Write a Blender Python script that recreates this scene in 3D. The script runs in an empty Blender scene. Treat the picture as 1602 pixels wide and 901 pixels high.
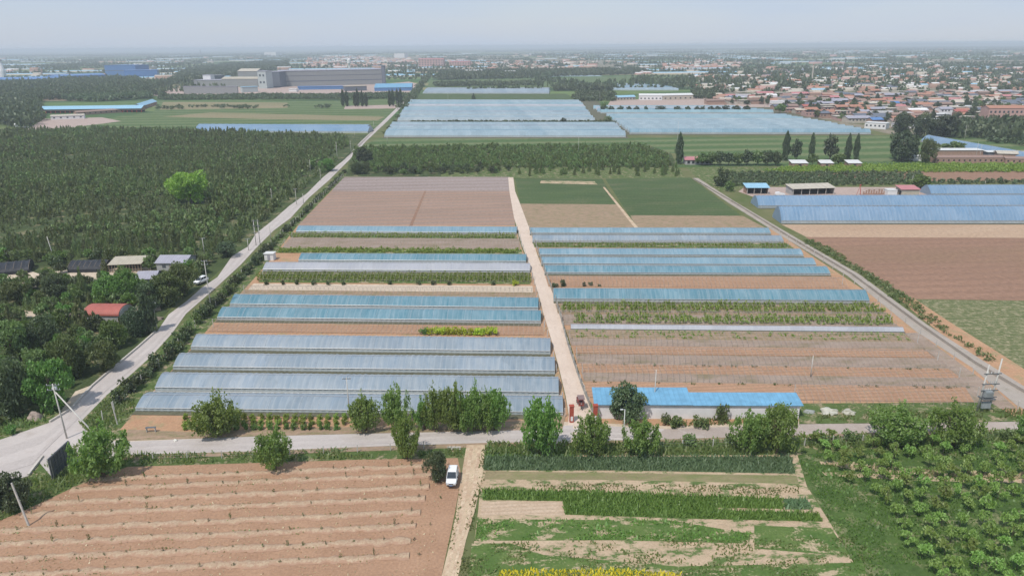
import bpy, bmesh, math, random
import numpy as np
from mathutils import Vector, Matrix
R = math.radians
random.seed(7)
rng = np.random.default_rng(7)
scene = bpy.context.scene
col = scene.collection

# ------------------------------------------------------------------ camera
PW, PH = 1602.0, 901.0
HFOV = R(70)
F = PW / 2 / math.tan(HFOV / 2)
CAMZ = 65.0
PITCH = math.atan((450.5 - 72) / F)
YAW = R(3.55)
ROLL = R(0.45)
fwd = Vector((math.sin(YAW) * math.cos(PITCH), math.cos(YAW) * math.cos(PITCH), -math.sin(PITCH)))
r0 = Vector((math.cos(YAW), -math.sin(YAW), 0))
u0 = r0.cross(fwd)
cr = r0 * math.cos(ROLL) - u0 * math.sin(ROLL)
cu = u0 * math.cos(ROLL) + r0 * math.sin(ROLL)
cam_d = bpy.data.cameras.new('camera')
cam = bpy.data.objects.new('camera', cam_d)
col.objects.link(cam)
cam_d.sensor_fit = 'HORIZONTAL'
cam_d.angle = HFOV
cam_d.clip_start = 0.5
cam_d.clip_end = 80000
m = Matrix((cr, cu, -fwd)).transposed().to_4x4()
m.translation = (0, 0, CAMZ)
cam.matrix_world = m
scene.camera = cam

# ------------------------------------------------------------------ sky, sun, exposure
SUN_EL = R(58)
SUN_DIR = Vector((-0.62, -0.78, 0)).normalized()          # towards the sun, on the ground
world = bpy.data.worlds.new('World')
scene.world = world
world.use_nodes = True
wn = world.node_tree
wn.nodes.clear()
sky = wn.nodes.new('ShaderNodeTexSky')
sky.sky_type = 'NISHITA'
sky.sun_disc = False
sky.sun_elevation = SUN_EL
sky.sun_rotation = math.atan2(SUN_DIR.x, SUN_DIR.y)
sky.altitude = 200
sky.air_density = 1.6
sky.dust_density = 0.6
sky.ozone_density = 3.0
bg = wn.nodes.new('ShaderNodeBackground')
bg.inputs['Strength'].default_value = 0.14
wo = wn.nodes.new('ShaderNodeOutputWorld')
veil = wn.nodes.new('ShaderNodeMix')                       # thin white overcast veil over the blue
veil.data_type = 'RGBA'
vt = wn.nodes.new('ShaderNodeTexCoord'); vm = wn.nodes.new('ShaderNodeMapping'); vm.inputs['Scale'].default_value = (1.2, 1.2, 7)
vno = wn.nodes.new('ShaderNodeTexNoise'); vno.inputs['Scale'].default_value = 1.6; vno.inputs['Detail'].default_value = 5
vr = wn.nodes.new('ShaderNodeMapRange'); vr.inputs[1].default_value = .3; vr.inputs[2].default_value = .7; vr.inputs[3].default_value = .74; vr.inputs[4].default_value = .95
wn.links.new(vt.outputs['Generated'], vm.inputs[0]); wn.links.new(vm.outputs[0], vno.inputs['Vector']); wn.links.new(vno.outputs['Fac'], vr.inputs[0])
wn.links.new(vr.outputs[0], veil.inputs[0])
veil.inputs[7].default_value = (3.55, 4.3, 5.55, 1)
wn.links.new(sky.outputs['Color'], veil.inputs[6])
wn.links.new(veil.outputs[2], bg.inputs['Color'])
wn.links.new(bg.outputs['Background'], wo.inputs['Surface'])
sun_d = bpy.data.lights.new('sun', 'SUN')
sun_d.energy = 3.6
sun_d.angle = R(0.6)
sun_d.color = (1.0, 0.95, 0.88)
sun = bpy.data.objects.new('sun', sun_d)
col.objects.link(sun)
sd = Vector((SUN_DIR.x * math.cos(SUN_EL), SUN_DIR.y * math.cos(SUN_EL), math.sin(SUN_EL)))
sun.rotation_euler = sd.to_track_quat('Z', 'Y').to_euler()
sun.location = (0, 0, 200)
vs = scene.view_settings
vs.view_transform = 'Standard'
vs.look = 'None'
vs.exposure = 0.0
vs.gamma = 1
vs.use_curve_mapping = False
scene.render.engine = 'CYCLES'
scene.cycles.max_bounces = 5
scene.cycles.diffuse_bounces = 2
scene.cycles.glossy_bounces = 2
scene.cycles.transmission_bounces = 3
scene.cycles.transparent_max_bounces = 8
scene.cycles.volume_bounces = 0
scene.cycles.use_denoising = True
scene.cycles.caustics_reflective = False
scene.cycles.caustics_refractive = False
# the air over the plain: density of the haze box built at the end
HAZE_DENSITY = 1.75e-4

# ------------------------------------------------------------------ helpers: photograph pixel -> point of the ground
def G(px, py, z=0.0):
    d = fwd + cr * ((px - PW / 2) / F) - cu * ((py - PH / 2) / F)
    t = (z - CAMZ) / d.z
    return Vector((d.x * t, d.y * t, z))
def GA(px, py):
    px = np.asarray(px, float); py = np.asarray(py, float)
    a = (px - PW / 2) / F; b = -(py - PH / 2) / F
    d = [fwd[i] + cr[i] * a + cu[i] * b for i in range(3)]
    t = -CAMZ / d[2]
    return d[0] * t, d[1] * t
def PX(p):
    v = Vector(p) - Vector((0, 0, CAMZ))
    w = v.dot(fwd)
    return (PW / 2 + F * v.dot(cr) / w, PH / 2 - F * v.dot(cu) / w, w)
def HT(p, ty):
    """height above ground point p whose top is seen at picture row ty"""
    lo, hi = 0.0, 120.0
    for _ in range(40):
        mid = (lo + hi) / 2
        if PX((p[0], p[1], mid))[1] > ty: lo = mid
        else: hi = mid
    return lo
def WM(p, px):
    return px * PX(p)[2] / F

def ordw(n):
    base = ['zeroth', 'first', 'second', 'third', 'fourth', 'fifth', 'sixth', 'seventh', 'eighth', 'ninth', 'tenth', 'eleventh', 'twelfth',
            'thirteenth', 'fourteenth', 'fifteenth', 'sixteenth', 'seventeenth', 'eighteenth', 'nineteenth']
    tens = {2: 'twent', 3: 'thirt', 4: 'fort', 5: 'fift', 6: 'sixt', 7: 'sevent', 8: 'eight', 9: 'ninet'}
    if n < 20: return base[n]
    if n < 100:
        return tens[n // 10] + ('ieth' if n % 10 == 0 else 'y-' + base[n % 10])
    return 'hundredth'

# ------------------------------------------------------------------ noise and polygons in numpy
def vnoise(x, y, seed=0):
    x = np.asarray(x, float); y = np.asarray(y, float)
    xi = np.floor(x).astype(np.int64); yi = np.floor(y).astype(np.int64)
    xf = x - xi; yf = y - yi
    xf = xf * xf * (3 - 2 * xf); yf = yf * yf * (3 - 2 * yf)
    def h(i, j):
        n = (i * 374761393 + j * 668265263 + seed * 974634617) & 0x7fffffff
        n = ((n ^ (n >> 13)) * 1274126177) & 0x7fffffff
        n = n ^ (n >> 16)
        return (n & 0xffff) / 65535.0
    return (h(xi, yi) * (1 - xf) + h(xi + 1, yi) * xf) * (1 - yf) + (h(xi, yi + 1) * (1 - xf) + h(xi + 1, yi + 1) * xf) * yf
def fnoise(x, y, seed=0):
    return (vnoise(x, y, seed) + 0.5 * vnoise(x * 2.1, y * 2.1, seed + 1) + 0.25 * vnoise(x * 4.3, y * 4.3, seed + 2)) / 1.75
def inpoly(x, y, poly):
    x = np.asarray(x, float); y = np.asarray(y, float)
    c = np.zeros(x.shape, bool)
    n = len(poly)
    for i in range(n):
        x1, y1 = poly[i][0], poly[i][1]; x2, y2 = poly[i - 1][0], poly[i - 1][1]
        if y1 == y2: continue
        k = ((y1 > y) != (y2 > y)) & (x < (x2 - x1) * (y - y1) / (y2 - y1) + x1)
        c ^= k
    return c
def gpoly(pts):
    return [tuple(G(*p)[:2]) for p in pts]
def scatter(poly, step, jitter=0.45):
    xs = [p[0] for p in poly]; ys = [p[1] for p in poly]
    gx, gy = np.meshgrid(np.arange(min(xs), max(xs), step), np.arange(min(ys), max(ys), step))
    gx = gx.ravel() + rng.uniform(-jitter, jitter, gx.size) * step
    gy = gy.ravel() + rng.uniform(-jitter, jitter, gy.size) * step
    k = inpoly(gx, gy, poly)
    return gx[k], gy[k]

# ------------------------------------------------------------------ helpers: tagging, mesh building
def tag(o, label=None, cat=None, group=None, kind=None):
    if label: o['label'] = label
    if cat: o['category'] = cat
    if group: o['group'] = group
    if kind: o['kind'] = kind
    return o
def empty(name, loc, rz=0.0, scale=None):
    o = bpy.data.objects.new(name, None)
    o.empty_display_size = 0.3
    col.objects.link(o)
    o.location = loc
    o.rotation_euler = (0, 0, rz)
    if scale: o.scale = scale
    return o
def link(name, me, parent=None, loc=None):
    o = bpy.data.objects.new(name, me)
    col.objects.link(o)
    if parent: o.parent = parent
    if loc is not None: o.location = loc
    return o
def npmesh(name, V, Fq, mats=(), midx=None, smooth=False, attr=None):
    V = np.asarray(V, np.float32).reshape(-1, 3); Fq = np.asarray(Fq, np.int32)
    k = Fq.shape[1]
    me = bpy.data.meshes.new(name)
    me.vertices.add(len(V)); me.vertices.foreach_set('co', V.ravel())
    me.loops.add(Fq.size); me.loops.foreach_set('vertex_index', Fq.ravel())
    me.polygons.add(len(Fq)); me.polygons.foreach_set('loop_start', np.arange(0, Fq.size, k, dtype=np.int32))
    for mm in (mats if isinstance(mats, (list, tuple)) else [mats]): me.materials.append(mm)
    if midx is not None: me.polygons.foreach_set('material_index', np.asarray(midx, np.int32))
    if attr is not None:
        for an, av in attr.items():
            a = me.attributes.new(an, 'FLOAT', 'POINT'); a.data.foreach_set('value', np.asarray(av, np.float32))
    me.update(calc_edges=True)
    if smooth: me.polygons.foreach_set('use_smooth', np.ones(len(Fq), bool))
    me.validate()
    return me
class MB:
    def __init__(s): s.v = []; s.f = []; s.m = []; s.cur = 0
    def add(s, vs, fs):
        b = len(s.v); s.v += [tuple(v) for v in vs]
        for f in fs: s.f.append([b + i for i in f]); s.m.append(s.cur)
        return s
    def box(s, x0, x1, y0, y1, z0, z1):
        return s.add([(x0, y0, z0), (x1, y0, z0), (x1, y1, z0), (x0, y1, z0), (x0, y0, z1), (x1, y0, z1), (x1, y1, z1), (x0, y1, z1)],
                     [(0, 3, 2, 1), (4, 5, 6, 7), (0, 1, 5, 4), (1, 2, 6, 5), (2, 3, 7, 6), (3, 0, 4, 7)])
    def tube(s, pts, rad, n=6, cap=True):
        pts = [Vector(p) for p in pts]
        rs = rad if isinstance(rad, (list, tuple)) else [rad] * len(pts)
        rings = []; vs = []
        for i, p in enumerate(pts):
            d = (pts[min(i + 1, len(pts) - 1)] - pts[max(i - 1, 0)]).normalized()
            a = d.orthogonal().normalized() if abs(d.z) > .9 else d.cross(Vector((0, 0, 1))).normalized()
            b = d.cross(a)
            for k in range(n):
                t = 2 * math.pi * k / n
                vs.append(p + (a * math.cos(t) + b * math.sin(t)) * rs[i])
        fs = []
        for i in range(len(pts) - 1):
            for k in range(n):
                fs.append((i * n + k, i * n + (k + 1) % n, (i + 1) * n + (k + 1) % n, (i + 1) * n + k))
        if cap:
            fs.append(tuple(range(n))); fs.append(tuple(range((len(pts) - 1) * n, len(pts) * n)))
        return s.add(vs, fs)
    def prism(s, outline, z0, z1):
        n = len(outline)
        return s.add([(p[0], p[1], z0) for p in outline] + [(p[0], p[1], z1) for p in outline],
                     [tuple(range(n))[::-1], tuple(range(n, 2 * n))] + [(i, (i + 1) % n, n + (i + 1) % n, n + i) for i in range(n)])
    def sideprism(s, prof, y0, y1):
        """profile in x,z extruded along y"""
        n = len(prof)
        return s.add([(p[0], y0, p[1]) for p in prof] + [(p[0], y1, p[1]) for p in prof],
                     [tuple(range(n)), tuple(range(n, 2 * n))[::-1]] + [(i, n + i, n + (i + 1) % n, (i + 1) % n) for i in range(n)])
    def endprism(s, prof, x0, x1):
        """profile in y,z extruded along x"""
        n = len(prof)
        return s.add([(x0, p[0], p[1]) for p in prof] + [(x1, p[0], p[1]) for p in prof],
                     [tuple(range(n))[::-1], tuple(range(n, 2 * n))] + [(i, (i + 1) % n, n + (i + 1) % n, n + i) for i in range(n)])
    def mesh(s, name, mats, smooth=False):
        me = bpy.data.meshes.new(name)
        me.from_pydata(s.v, [], s.f)
        for mm in (mats if isinstance(mats, (list, tuple)) else [mats]): me.materials.append(mm)
        if any(s.m): me.polygons.foreach_set('material_index', s.m)
        bm = bmesh.new(); bm.from_mesh(me); bmesh.ops.recalc_face_normals(bm, faces=bm.faces[:]); bm.to_mesh(me); bm.free()
        if smooth: me.polygons.foreach_set('use_smooth', [True] * len(me.polygons))
        me.update()
        return me
    def build(s, name, mats, parent=None, smooth=False, loc=None):
        return link(name, s.mesh(name, mats, smooth), parent, loc)

# ------------------------------------------------------------------ materials
class NT:
    def __init__(s, name):
        s.m = bpy.data.materials.new(name); s.m.use_nodes = True
        s.t = s.m.node_tree; s.t.nodes.clear()
        s.out = s.n('ShaderNodeOutputMaterial')
        s.x = None
    def n(s, typ, **kw):
        nd = s.t.nodes.new(typ)
        for k, v in kw.items(): setattr(nd, k, v)
        return nd
    def l(s, a, b): s.t.links.new(a, b)
    def obj(s):
        if s.x is None: s.x = s.n('ShaderNodeTexCoord').outputs['Object']
        return s.x
    def mapping(s, scale=(1, 1, 1), loc=(0, 0, 0), rot=(0, 0, 0), src=None):
        mp = s.n('ShaderNodeMapping')
        mp.inputs['Scale'].default_value = scale; mp.inputs['Location'].default_value = loc; mp.inputs['Rotation'].default_value = rot
        s.l(src or s.obj(), mp.inputs['Vector'])
        return mp.outputs[0]
    def noise(s, scale=1.0, detail=4, rough=.55, vec=None, dist=0.0):
        nd = s.n('ShaderNodeTexNoise')
        nd.inputs['Scale'].default_value = scale; nd.inputs['Detail'].default_value = detail
        nd.inputs['Roughness'].default_value = rough; nd.inputs['Distortion'].default_value = dist
        s.l(vec or s.obj(), nd.inputs['Vector'])
        return nd.outputs['Fac']
    def ramp(s, fac, lo, hi, a=0.0, b=1.0):
        mr = s.n('ShaderNodeMapRange'); mr.clamp = True
        mr.inputs[1].default_value = lo; mr.inputs[2].default_value = hi; mr.inputs[3].default_value = a; mr.inputs[4].default_value = b
        s.l(fac, mr.inputs[0]); return mr.outputs[0]
    def math(s, op, a, b=None):
        nd = s.n('ShaderNodeMath', operation=op)
        for i, v in enumerate((a, b)):
            if v is None: continue
            if isinstance(v, (int, float)): nd.inputs[i].default_value = v
            else: s.l(v, nd.inputs[i])
        return nd.outputs[0]
    def mix(s, fac, a, b, blend='MIX'):
        nd = s.n('ShaderNodeMix', data_type='RGBA', blend_type=blend)
        for i, v in ((0, fac), (6, a), (7, b)):
            if isinstance(v, (int, float)): nd.inputs[i].default_value = v
            elif isinstance(v, tuple): nd.inputs[i].default_value = (*v[:3], 1)
            else: s.l(v, nd.inputs[i])
        return nd.outputs[2]
    def bump(s, h, strength=.4, dist=.1):
        nd = s.n('ShaderNodeBump'); nd.inputs['Strength'].default_value = strength; nd.inputs['Distance'].default_value = dist
        s.l(h, nd.inputs['Height']); return nd.outputs[0]
    def pbr(s, color, rough=.9, spec=.2, metal=0.0, normal=None):
        b = s.n('ShaderNodeBsdfPrincipled')
        if isinstance(color, tuple): b.inputs['Base Color'].default_value = (*color[:3], 1)
        else: s.l(color, b.inputs['Base Color'])
        if isinstance(rough, (int, float)): b.inputs['Roughness'].default_value = rough
        else: s.l(rough, b.inputs['Roughness'])
        b.inputs['Specular IOR Level'].default_value = spec; b.inputs['Metallic'].default_value = metal
        if normal is not None: s.l(normal, b.inputs['Normal'])
        return b
    def fin(s, sh):
        s.l(sh.outputs[0] if hasattr(sh, 'outputs') else sh, s.out.inputs['Surface']); return s.m

def plain(name, c, rough=.7, spec=.3, metal=0.0, var=.25, scale=1.5):
    t = NT(name)
    f = t.ramp(t.noise(scale, 5), .3, .7)
    d = tuple(v * (1 - var) for v in c)
    return t.fin(t.pbr(t.mix(f, d, c), rough, spec, metal))

def ground_mat(name, cols, scale=.25, fine=2.2, rows=None, row_col=None, row_amt=.6, patch=None, patch_col=None, patch_lo=.5, patch_hi=.6, bump=.5, stretch=(1, 1, 1), patch_scale=.3, speck=None, row_rot=0.0, grain=1.0):
    """soil / grass / crop: broad mottling between two colours, fine grain, optional rows across Y and patches of another cover"""
    t = NT(name)
    v = t.mapping(stretch)
    c = t.mix(t.ramp(t.noise(scale, 5, .6, v), .32, .68), cols[0], cols[1])
    fn = t.noise(fine, 4, .7)
    if rows:
        sx = t.n('ShaderNodeSeparateXYZ'); t.l(t.mapping(rot=(0, 0, row_rot)), sx.inputs[0])
        wob = t.math('MULTIPLY', t.noise(.35, 3), rows * .5)
        y = t.math('ADD', sx.outputs[1], wob)
        w = t.math('SINE', t.math('MULTIPLY', y, 2 * math.pi / rows))
        w = t.math('ADD', w, t.math('MULTIPLY', t.math('SUBTRACT', fn, .5), 1.6))
        c = t.mix(t.ramp(w, -.2, .8, 0, row_amt), c, row_col)
    if patch_col:
        pn = t.noise(patch_scale, 6, .68, t.mapping(stretch))
        pn = t.math('ADD', pn, t.math('MULTIPLY', t.math('SUBTRACT', fn, .5), .35))
        c = t.mix(t.ramp(pn, patch_lo, patch_hi), c, patch_col)
    c = t.mix(t.ramp(fn, .25, .75, 0, 1), t.mix(1.0, c, (1 - .28 * grain,) * 3, 'MULTIPLY'), t.mix(1.0, c, (1 + .2 * grain,) * 3, 'MULTIPLY'))
    if speck:
        sp = t.ramp(t.noise(fine * 1.7, 2, .5, t.mapping(loc=(31, 7, 0))), .62, .7)
        c = t.mix(sp, c, speck)
    nb = t.bump(fn, bump, .12)
    return t.fin(t.pbr(c, .95, .1, normal=nb))

def leaf_mat(name, c0, c1, trans=.35, attr=False, gloss=.12, var=.28):
    t = NT(name)
    geo = t.n('ShaderNodeNewGeometry'); oi = t.n('ShaderNodeObjectInfo')
    c = t.mix(geo.outputs['Random Per Island'], c0, c1)
    hs = t.n('ShaderNodeHueSaturation')
    t.l(c, hs.inputs['Color'])
    if attr:
        at = t.n('ShaderNodeAttribute'); at.attribute_name = 'tint'
        rnd = at.outputs['Fac']
    else: rnd = oi.outputs['Random']
    t.l(t.ramp(rnd, 0, 1, .475, .525), hs.inputs['Hue'])
    t.l(t.ramp(rnd, 0, 1, 1 - var, 1 + var), hs.inputs['Value'])
    c = hs.outputs[0]
    d = t.n('ShaderNodeBsdfDiffuse'); t.l(c, d.inputs['Color'])
    tr = t.n('ShaderNodeBsdfTranslucent'); t.l(t.mix(1.0, c, (1.25, 1.3, .7), 'MULTIPLY'), tr.inputs['Color'])
    mx = t.n('ShaderNodeMixShader'); mx.inputs[0].default_value = trans
    t.l(d.outputs[0], mx.inputs[1]); t.l(tr.outputs[0], mx.inputs[2])
    gl = t.n('ShaderNodeBsdfGlossy'); gl.inputs['Roughness'].default_value = .5; gl.inputs['Color'].default_value = (.7, .75, .7, 1)
    m2 = t.n('ShaderNodeMixShader'); m2.inputs[0].default_value = gloss * .35
    t.l(mx.outputs[0], m2.inputs[1]); t.l(gl.outputs[0], m2.inputs[2])
    return t.fin(m2)

def film_mat(name, c0, c1, rough=.28, dirt=(.55, .55, .52), dirt_amt=.35, clear=.0, panels=.30):
    """greenhouse film: cloudy plastic, streaks that run down the arches, pale folds"""
    t = NT(name)
    v = t.mapping((1.1, .12, .3))
    st = t.ramp(t.noise(1.0, 5, .65, v), .35, .68)
    lg = t.ramp(t.noise(.09, 3, .5, t.mapping((1, .5, 1))), .35, .65)
    c = t.mix(lg, c0, c1)
    c = t.mix(t.math('MULTIPLY', st, dirt_amt), c, dirt)
    sx = t.n('ShaderNodeSeparateXYZ'); t.l(t.obj(), sx.inputs[0]); oi = t.n('ShaderNodeObjectInfo')
    wn_ = t.n('ShaderNodeTexWhiteNoise', noise_dimensions='1D')                 # film sheets of a few metres, each aged its own way
    t.l(t.math('ADD', t.math('FLOOR', t.math('DIVIDE', t.math('ADD', sx.outputs[0], t.math('MULTIPLY', t.noise(.15, 2), 7.0)), 4.6)), t.math('MULTIPLY', oi.outputs['Random'], 91.0)), wn_.inputs['W'])
    c = t.mix(t.ramp(wn_.outputs['Value'], 0, 1, 0, panels), c, tuple(v * .62 for v in c0))
    seam = t.math('PINGPONG', sx.outputs[0], .62)                                # arches felt through the film
    c = t.mix(t.ramp(seam, .0, .10, .20, 0), c, (.62, .66, .68))
    sag_ = t.ramp(t.noise(.7, 4, .6, t.mapping((1, .8, 1), (5, 9, 2))), .55, .75)
    c = t.mix(t.math('MULTIPLY', sag_, .35), c, tuple(v * .7 for v in c0))
    rg = t.ramp(st, 0, 1, rough, rough + .18)
    b = t.pbr(c, rg, .5, normal=t.bump(t.noise(2.2, 3, .5, t.mapping((1.5, .4, .4))), .25, .05))
    tr = t.n('ShaderNodeBsdfTranslucent'); t.l(c, tr.inputs['Color'])
    mx = t.n('ShaderNodeMixShader'); mx.inputs[0].default_value = .18
    t.l(b.outputs[0], mx.inputs[1]); t.l(tr.outputs[0], mx.inputs[2])
    if clear > 0:
        tp = t.n('ShaderNodeBsdfTransparent'); tp.inputs['Color'].default_value = (.85, .93, .95, 1)
        m2 = t.n('ShaderNodeMixShader'); m2.inputs[0].default_value = clear
        t.l(mx.outputs[0], m2.inputs[1]); t.l(tp.outputs[0], m2.inputs[2]); mx = m2
    return t.fin(mx)

def roof_mat(name, c, period=.3, axis=0, rough=.5, var=.2, spec=.4):
    t = NT(name)
    sx = t.n('ShaderNodeSeparateXYZ'); t.l(t.obj(), sx.inputs[0])
    w = t.math('SINE', t.math('MULTIPLY', sx.outputs[axis], 2 * math.pi / period))
    f = t.ramp(t.noise(.6, 5, .6), .3, .7)
    cc = t.mix(f, tuple(v * (1 - var) for v in c), c)
    cc = t.mix(t.ramp(w, .6, 1, 0, .38), cc, tuple(v * .6 for v in c))
    return t.fin(t.pbr(cc, rough, spec, normal=t.bump(w, .3, .03)))

# ------------------------------------------------------------------ foliage
def leaves(C, size, up=.8, aspect=.6):
    C = np.asarray(C, float); N = len(C)
    nrm = rng.normal(size=(N, 3)); nrm[:, 2] = np.abs(nrm[:, 2]) + up
    nrm /= np.linalg.norm(nrm, axis=1)[:, None]
    t = rng.normal(size=(N, 3)); a = np.cross(nrm, t); a /= np.linalg.norm(a, axis=1)[:, None] + 1e-9
    b = np.cross(nrm, a)
    s = (np.asarray(size) * np.ones(N) * rng.uniform(.7, 1.3, N))[:, None]
    V = np.stack([C - a * s, C - b * s * aspect, C + a * s, C + b * s * aspect], 1)
    return V.reshape(-1, 3), np.arange(N * 4).reshape(-1, 4)
def shoots(n_shoot, n_leaf, spread=1.0, base_z=.12, top=1.0, seed=None, droop=0.0, jitter=.07):
    """upright shoots fanning out of a stool; leaves along them"""
    th = rng.uniform(0, 2 * np.pi, n_shoot); rr = np.sqrt(rng.uniform(0, 1, n_shoot)) * spread
    zt = top * (1 - .45 * (rr / spread) ** 1.6) * rng.uniform(.72, 1.0, n_shoot)
    k = rng.integers(0, n_shoot, n_leaf)
    u = rng.uniform(.12, 1, n_leaf) ** .75
    r = rr[k] * np.sin(np.minimum(u, 1) * np.pi / 2) ** .7
    x = np.cos(th[k]) * r; y = np.sin(th[k]) * r
    z = base_z + (zt[k] - base_z) * u - droop * u ** 3 * rr[k]
    j = jitter * (1.25 - .5 * u)
    return np.stack([x + rng.normal(0, 1, n_leaf) * j, y + rng.normal(0, 1, n_leaf) * j, np.maximum(.02, z + rng.normal(0, 1, n_leaf) * j * .6)], 1)
def clumps(n_cl, n_leaf, zc=.6, rz=.4, rxy=1.0, cr_=.24, shell=.5):
    d = rng.normal(size=(n_cl, 3)); d /= np.linalg.norm(d, axis=1)[:, None]
    rad = rng.uniform(shell, 1, n_cl)[:, None] * (1 - cr_ * .5)
    c = d * rad * np.array([rxy, rxy, rz]) + np.array([0, 0, zc])
    k = rng.integers(0, n_cl, n_leaf)
    e = rng.normal(size=(n_leaf, 3)); e /= np.linalg.norm(e, axis=1)[:, None]
    e *= (rng.uniform(.35, 1, n_leaf) ** .5)[:, None] * cr_ * rng.uniform(.7, 1.2, n_cl)[k][:, None]
    return c[k] + e * np.array([1, 1, rz / rxy if rz < rxy else 1.0])
def cone(n_leaf, z0=.06, bulge=.75, noise=.12):
    u = rng.uniform(0, 1, n_leaf) ** 1.25
    prof = (1 - u) ** bulge * (np.minimum(1, u * 6 + .5))
    th = rng.uniform(0, 2 * np.pi, n_leaf)
    whorl = .78 + .22 * np.sin(th * 5 + np.floor(u * 9) * 2.1)
    r = prof * whorl * rng.uniform(.55, 1, n_leaf)
    return np.stack([np.cos(th) * r + rng.normal(0, noise * .3, n_leaf), np.sin(th) * r + rng.normal(0, noise * .3, n_leaf), z0 + (1 - z0) * u], 1)
def column(n_leaf):
    u = rng.uniform(0, 1, n_leaf)
    prof = np.sin(np.pi * np.clip(u * .93 + .07, 0, 1)) ** .55 * (1 - .35 * u)
    th = rng.uniform(0, 2 * np.pi, n_leaf)
    r = prof * rng.uniform(.3, 1, n_leaf) * (.75 + .3 * np.sin(th * 3 + u * 14))
    return np.stack([np.cos(th) * r, np.sin(th) * r, .08 + .92 * u], 1)
def trunk_mesh(name, mat, h=.6, r=.05, limbs=5, spread=.5, stems=1):
    b = MB()
    for s in range(stems):
        a = random.uniform(0, 6.28); o = .12 * (stems > 1)
        p0 = Vector((math.cos(a) * o * .4, math.sin(a) * o * .4, -.01)); p1 = Vector((math.cos(a) * o * 1.5, math.sin(a) * o * 1.5, h))
        mid = (p0 + p1) / 2 + Vector((random.uniform(-.03, .03), random.uniform(-.03, .03), 0))
        b.tube([p0, mid, p1], [r, r * .75, r * .4], 6)
        for k in range(limbs):
            u = random.uniform(.35, .95); q = p0.lerp(p1, u); t = random.uniform(0, 6.28); L = spread * random.uniform(.6, 1)
            e = q + Vector((math.cos(t) * L, math.sin(t) * L, L * random.uniform(.5, 1)))
            e.z = min(e.z, .95)
            b.tube([q, q.lerp(e, .5) + Vector((0, 0, .03)), e], [r * .45, r * .3, r * .12], 4)
    return b.mesh(name, mat, True)
# ------------------------------------------------------------------ materials used below
SOIL = (.40, .245, .155); SOIL_D = (.335, .20, .125); SOIL_L = (.44, .30, .21); STRAW = (.52, .43, .29)
GRASS = (.085, .135, .035); GRASS_D = (.05, .09, .025); GRASS_Y = (.15, .17, .06); DRYG = (.27, .25, .14)
M = {}
M['concrete_road'] = ground_mat('concrete_road_surface', ((.43, .385, .355), (.51, .455, .42)), .08, 1.6, patch=1, patch_col=(.40, .34, .30), patch_lo=.52, patch_hi=.75, bump=.15, grain=.3)
M['road_edge'] = ground_mat('road_edge_concrete', ((.55, .50, .45), (.50, .46, .40)), .3, 2)
M['lane'] = ground_mat('lane_surface', ((.33, .285, .245), (.40, .35, .30)), .15, 1.5, patch=1, patch_col=(.25, .22, .17), patch_lo=.52, patch_hi=.72, bump=.3, grain=.3)
M['dirt_path'] = ground_mat('pale_dirt_path', ((.57, .455, .365), (.62, .505, .415)), .12, 1.2, patch=1, patch_col=(.50, .39, .31), patch_lo=.5, patch_hi=.7, bump=.3, grain=.3)
M['dirt_track'] = ground_mat('straw_coloured_track', ((.50, .37, .25), (.58, .46, .32)), .2, 2.4, patch=1, patch_col=(.42, .28, .19), patch_lo=.48, patch_hi=.66, bump=.4, speck=(.22, .22, .10))
M['soil'] = ground_mat('ploughed_red_brown_soil', (SOIL_D, SOIL), .15, 2.6, bump=.6)
M['soil_orange'] = ground_mat('orange_brown_soil', ((.40, .23, .135), (.46, .28, .17)), .2, 2.2, patch=1, patch_col=(.34, .25, .14), patch_lo=.52, patch_hi=.62, bump=.5)
M['soil_rows'] = ground_mat('orange_soil_in_beds', ((.37, .215, .135), (.44, .265, .17)), .2, 2.0, rows=1.35, row_col=(.29, .19, .12), row_amt=.5, patch=1, patch_col=(.26, .20, .11), patch_lo=.56, patch_hi=.7, patch_scale=.8)
M['weedy_soil'] = ground_mat('weedy_soil', ((.31, .215, .15), (.38, .265, .185)), .3, 2.0, rows=2.2, row_col=(.26, .20, .12), row_amt=.45, patch=1, patch_col=(.20, .18, .09), patch_lo=.46, patch_hi=.66, patch_scale=.8, stretch=(.5, 1, 1))
M['grey_strip'] = ground_mat('dry_grey_litter', ((.29, .215, .165), (.355, .275, .22)), .35, 2.4, patch=1, patch_col=(.22, .18, .11), patch_lo=.50, patch_hi=.66, stretch=(.4, 1, 1))
M['grass'] = ground_mat('rough_grass', (GRASS_D, GRASS), .2, 1.8, patch=1, patch_col=DRYG, patch_lo=.52, patch_hi=.72)
M['verge'] = ground_mat('roadside_weeds', ((.07, .11, .03), (.11, .15, .05)), .35, 2.0, patch=1, patch_col=(.33, .26, .17), patch_lo=.52, patch_hi=.64, patch_scale=.45)
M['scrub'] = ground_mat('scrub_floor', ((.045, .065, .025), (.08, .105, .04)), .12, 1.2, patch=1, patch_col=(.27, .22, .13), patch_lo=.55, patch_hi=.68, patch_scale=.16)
M['straw_patchy'] = ground_mat('patchy_straw_and_weeds', ((.42, .31, .205), (.50, .38, .26)), .4, 2.6, patch=1, patch_col=(.10, .15, .045), patch_lo=.50, patch_hi=.60, patch_scale=.55, stretch=(.55, 1, 1), bump=.7)
M['green_patchy'] = ground_mat('patchy_green_weeds', ((.07, .13, .03), (.12, .17, .05)), .4, 2.6, patch=1, patch_col=(.42, .33, .215), patch_lo=.53, patch_hi=.62, patch_scale=.5, stretch=(.5, 1, 1), bump=.7)
M['olive_plot'] = ground_mat('olive_seed_bed', ((.25, .20, .12), (.30, .25, .14)), .25, 2.2, patch=1, patch_col=(.18, .19, .08), patch_lo=.42, patch_hi=.6, stretch=(.4, 1, 1))
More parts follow.
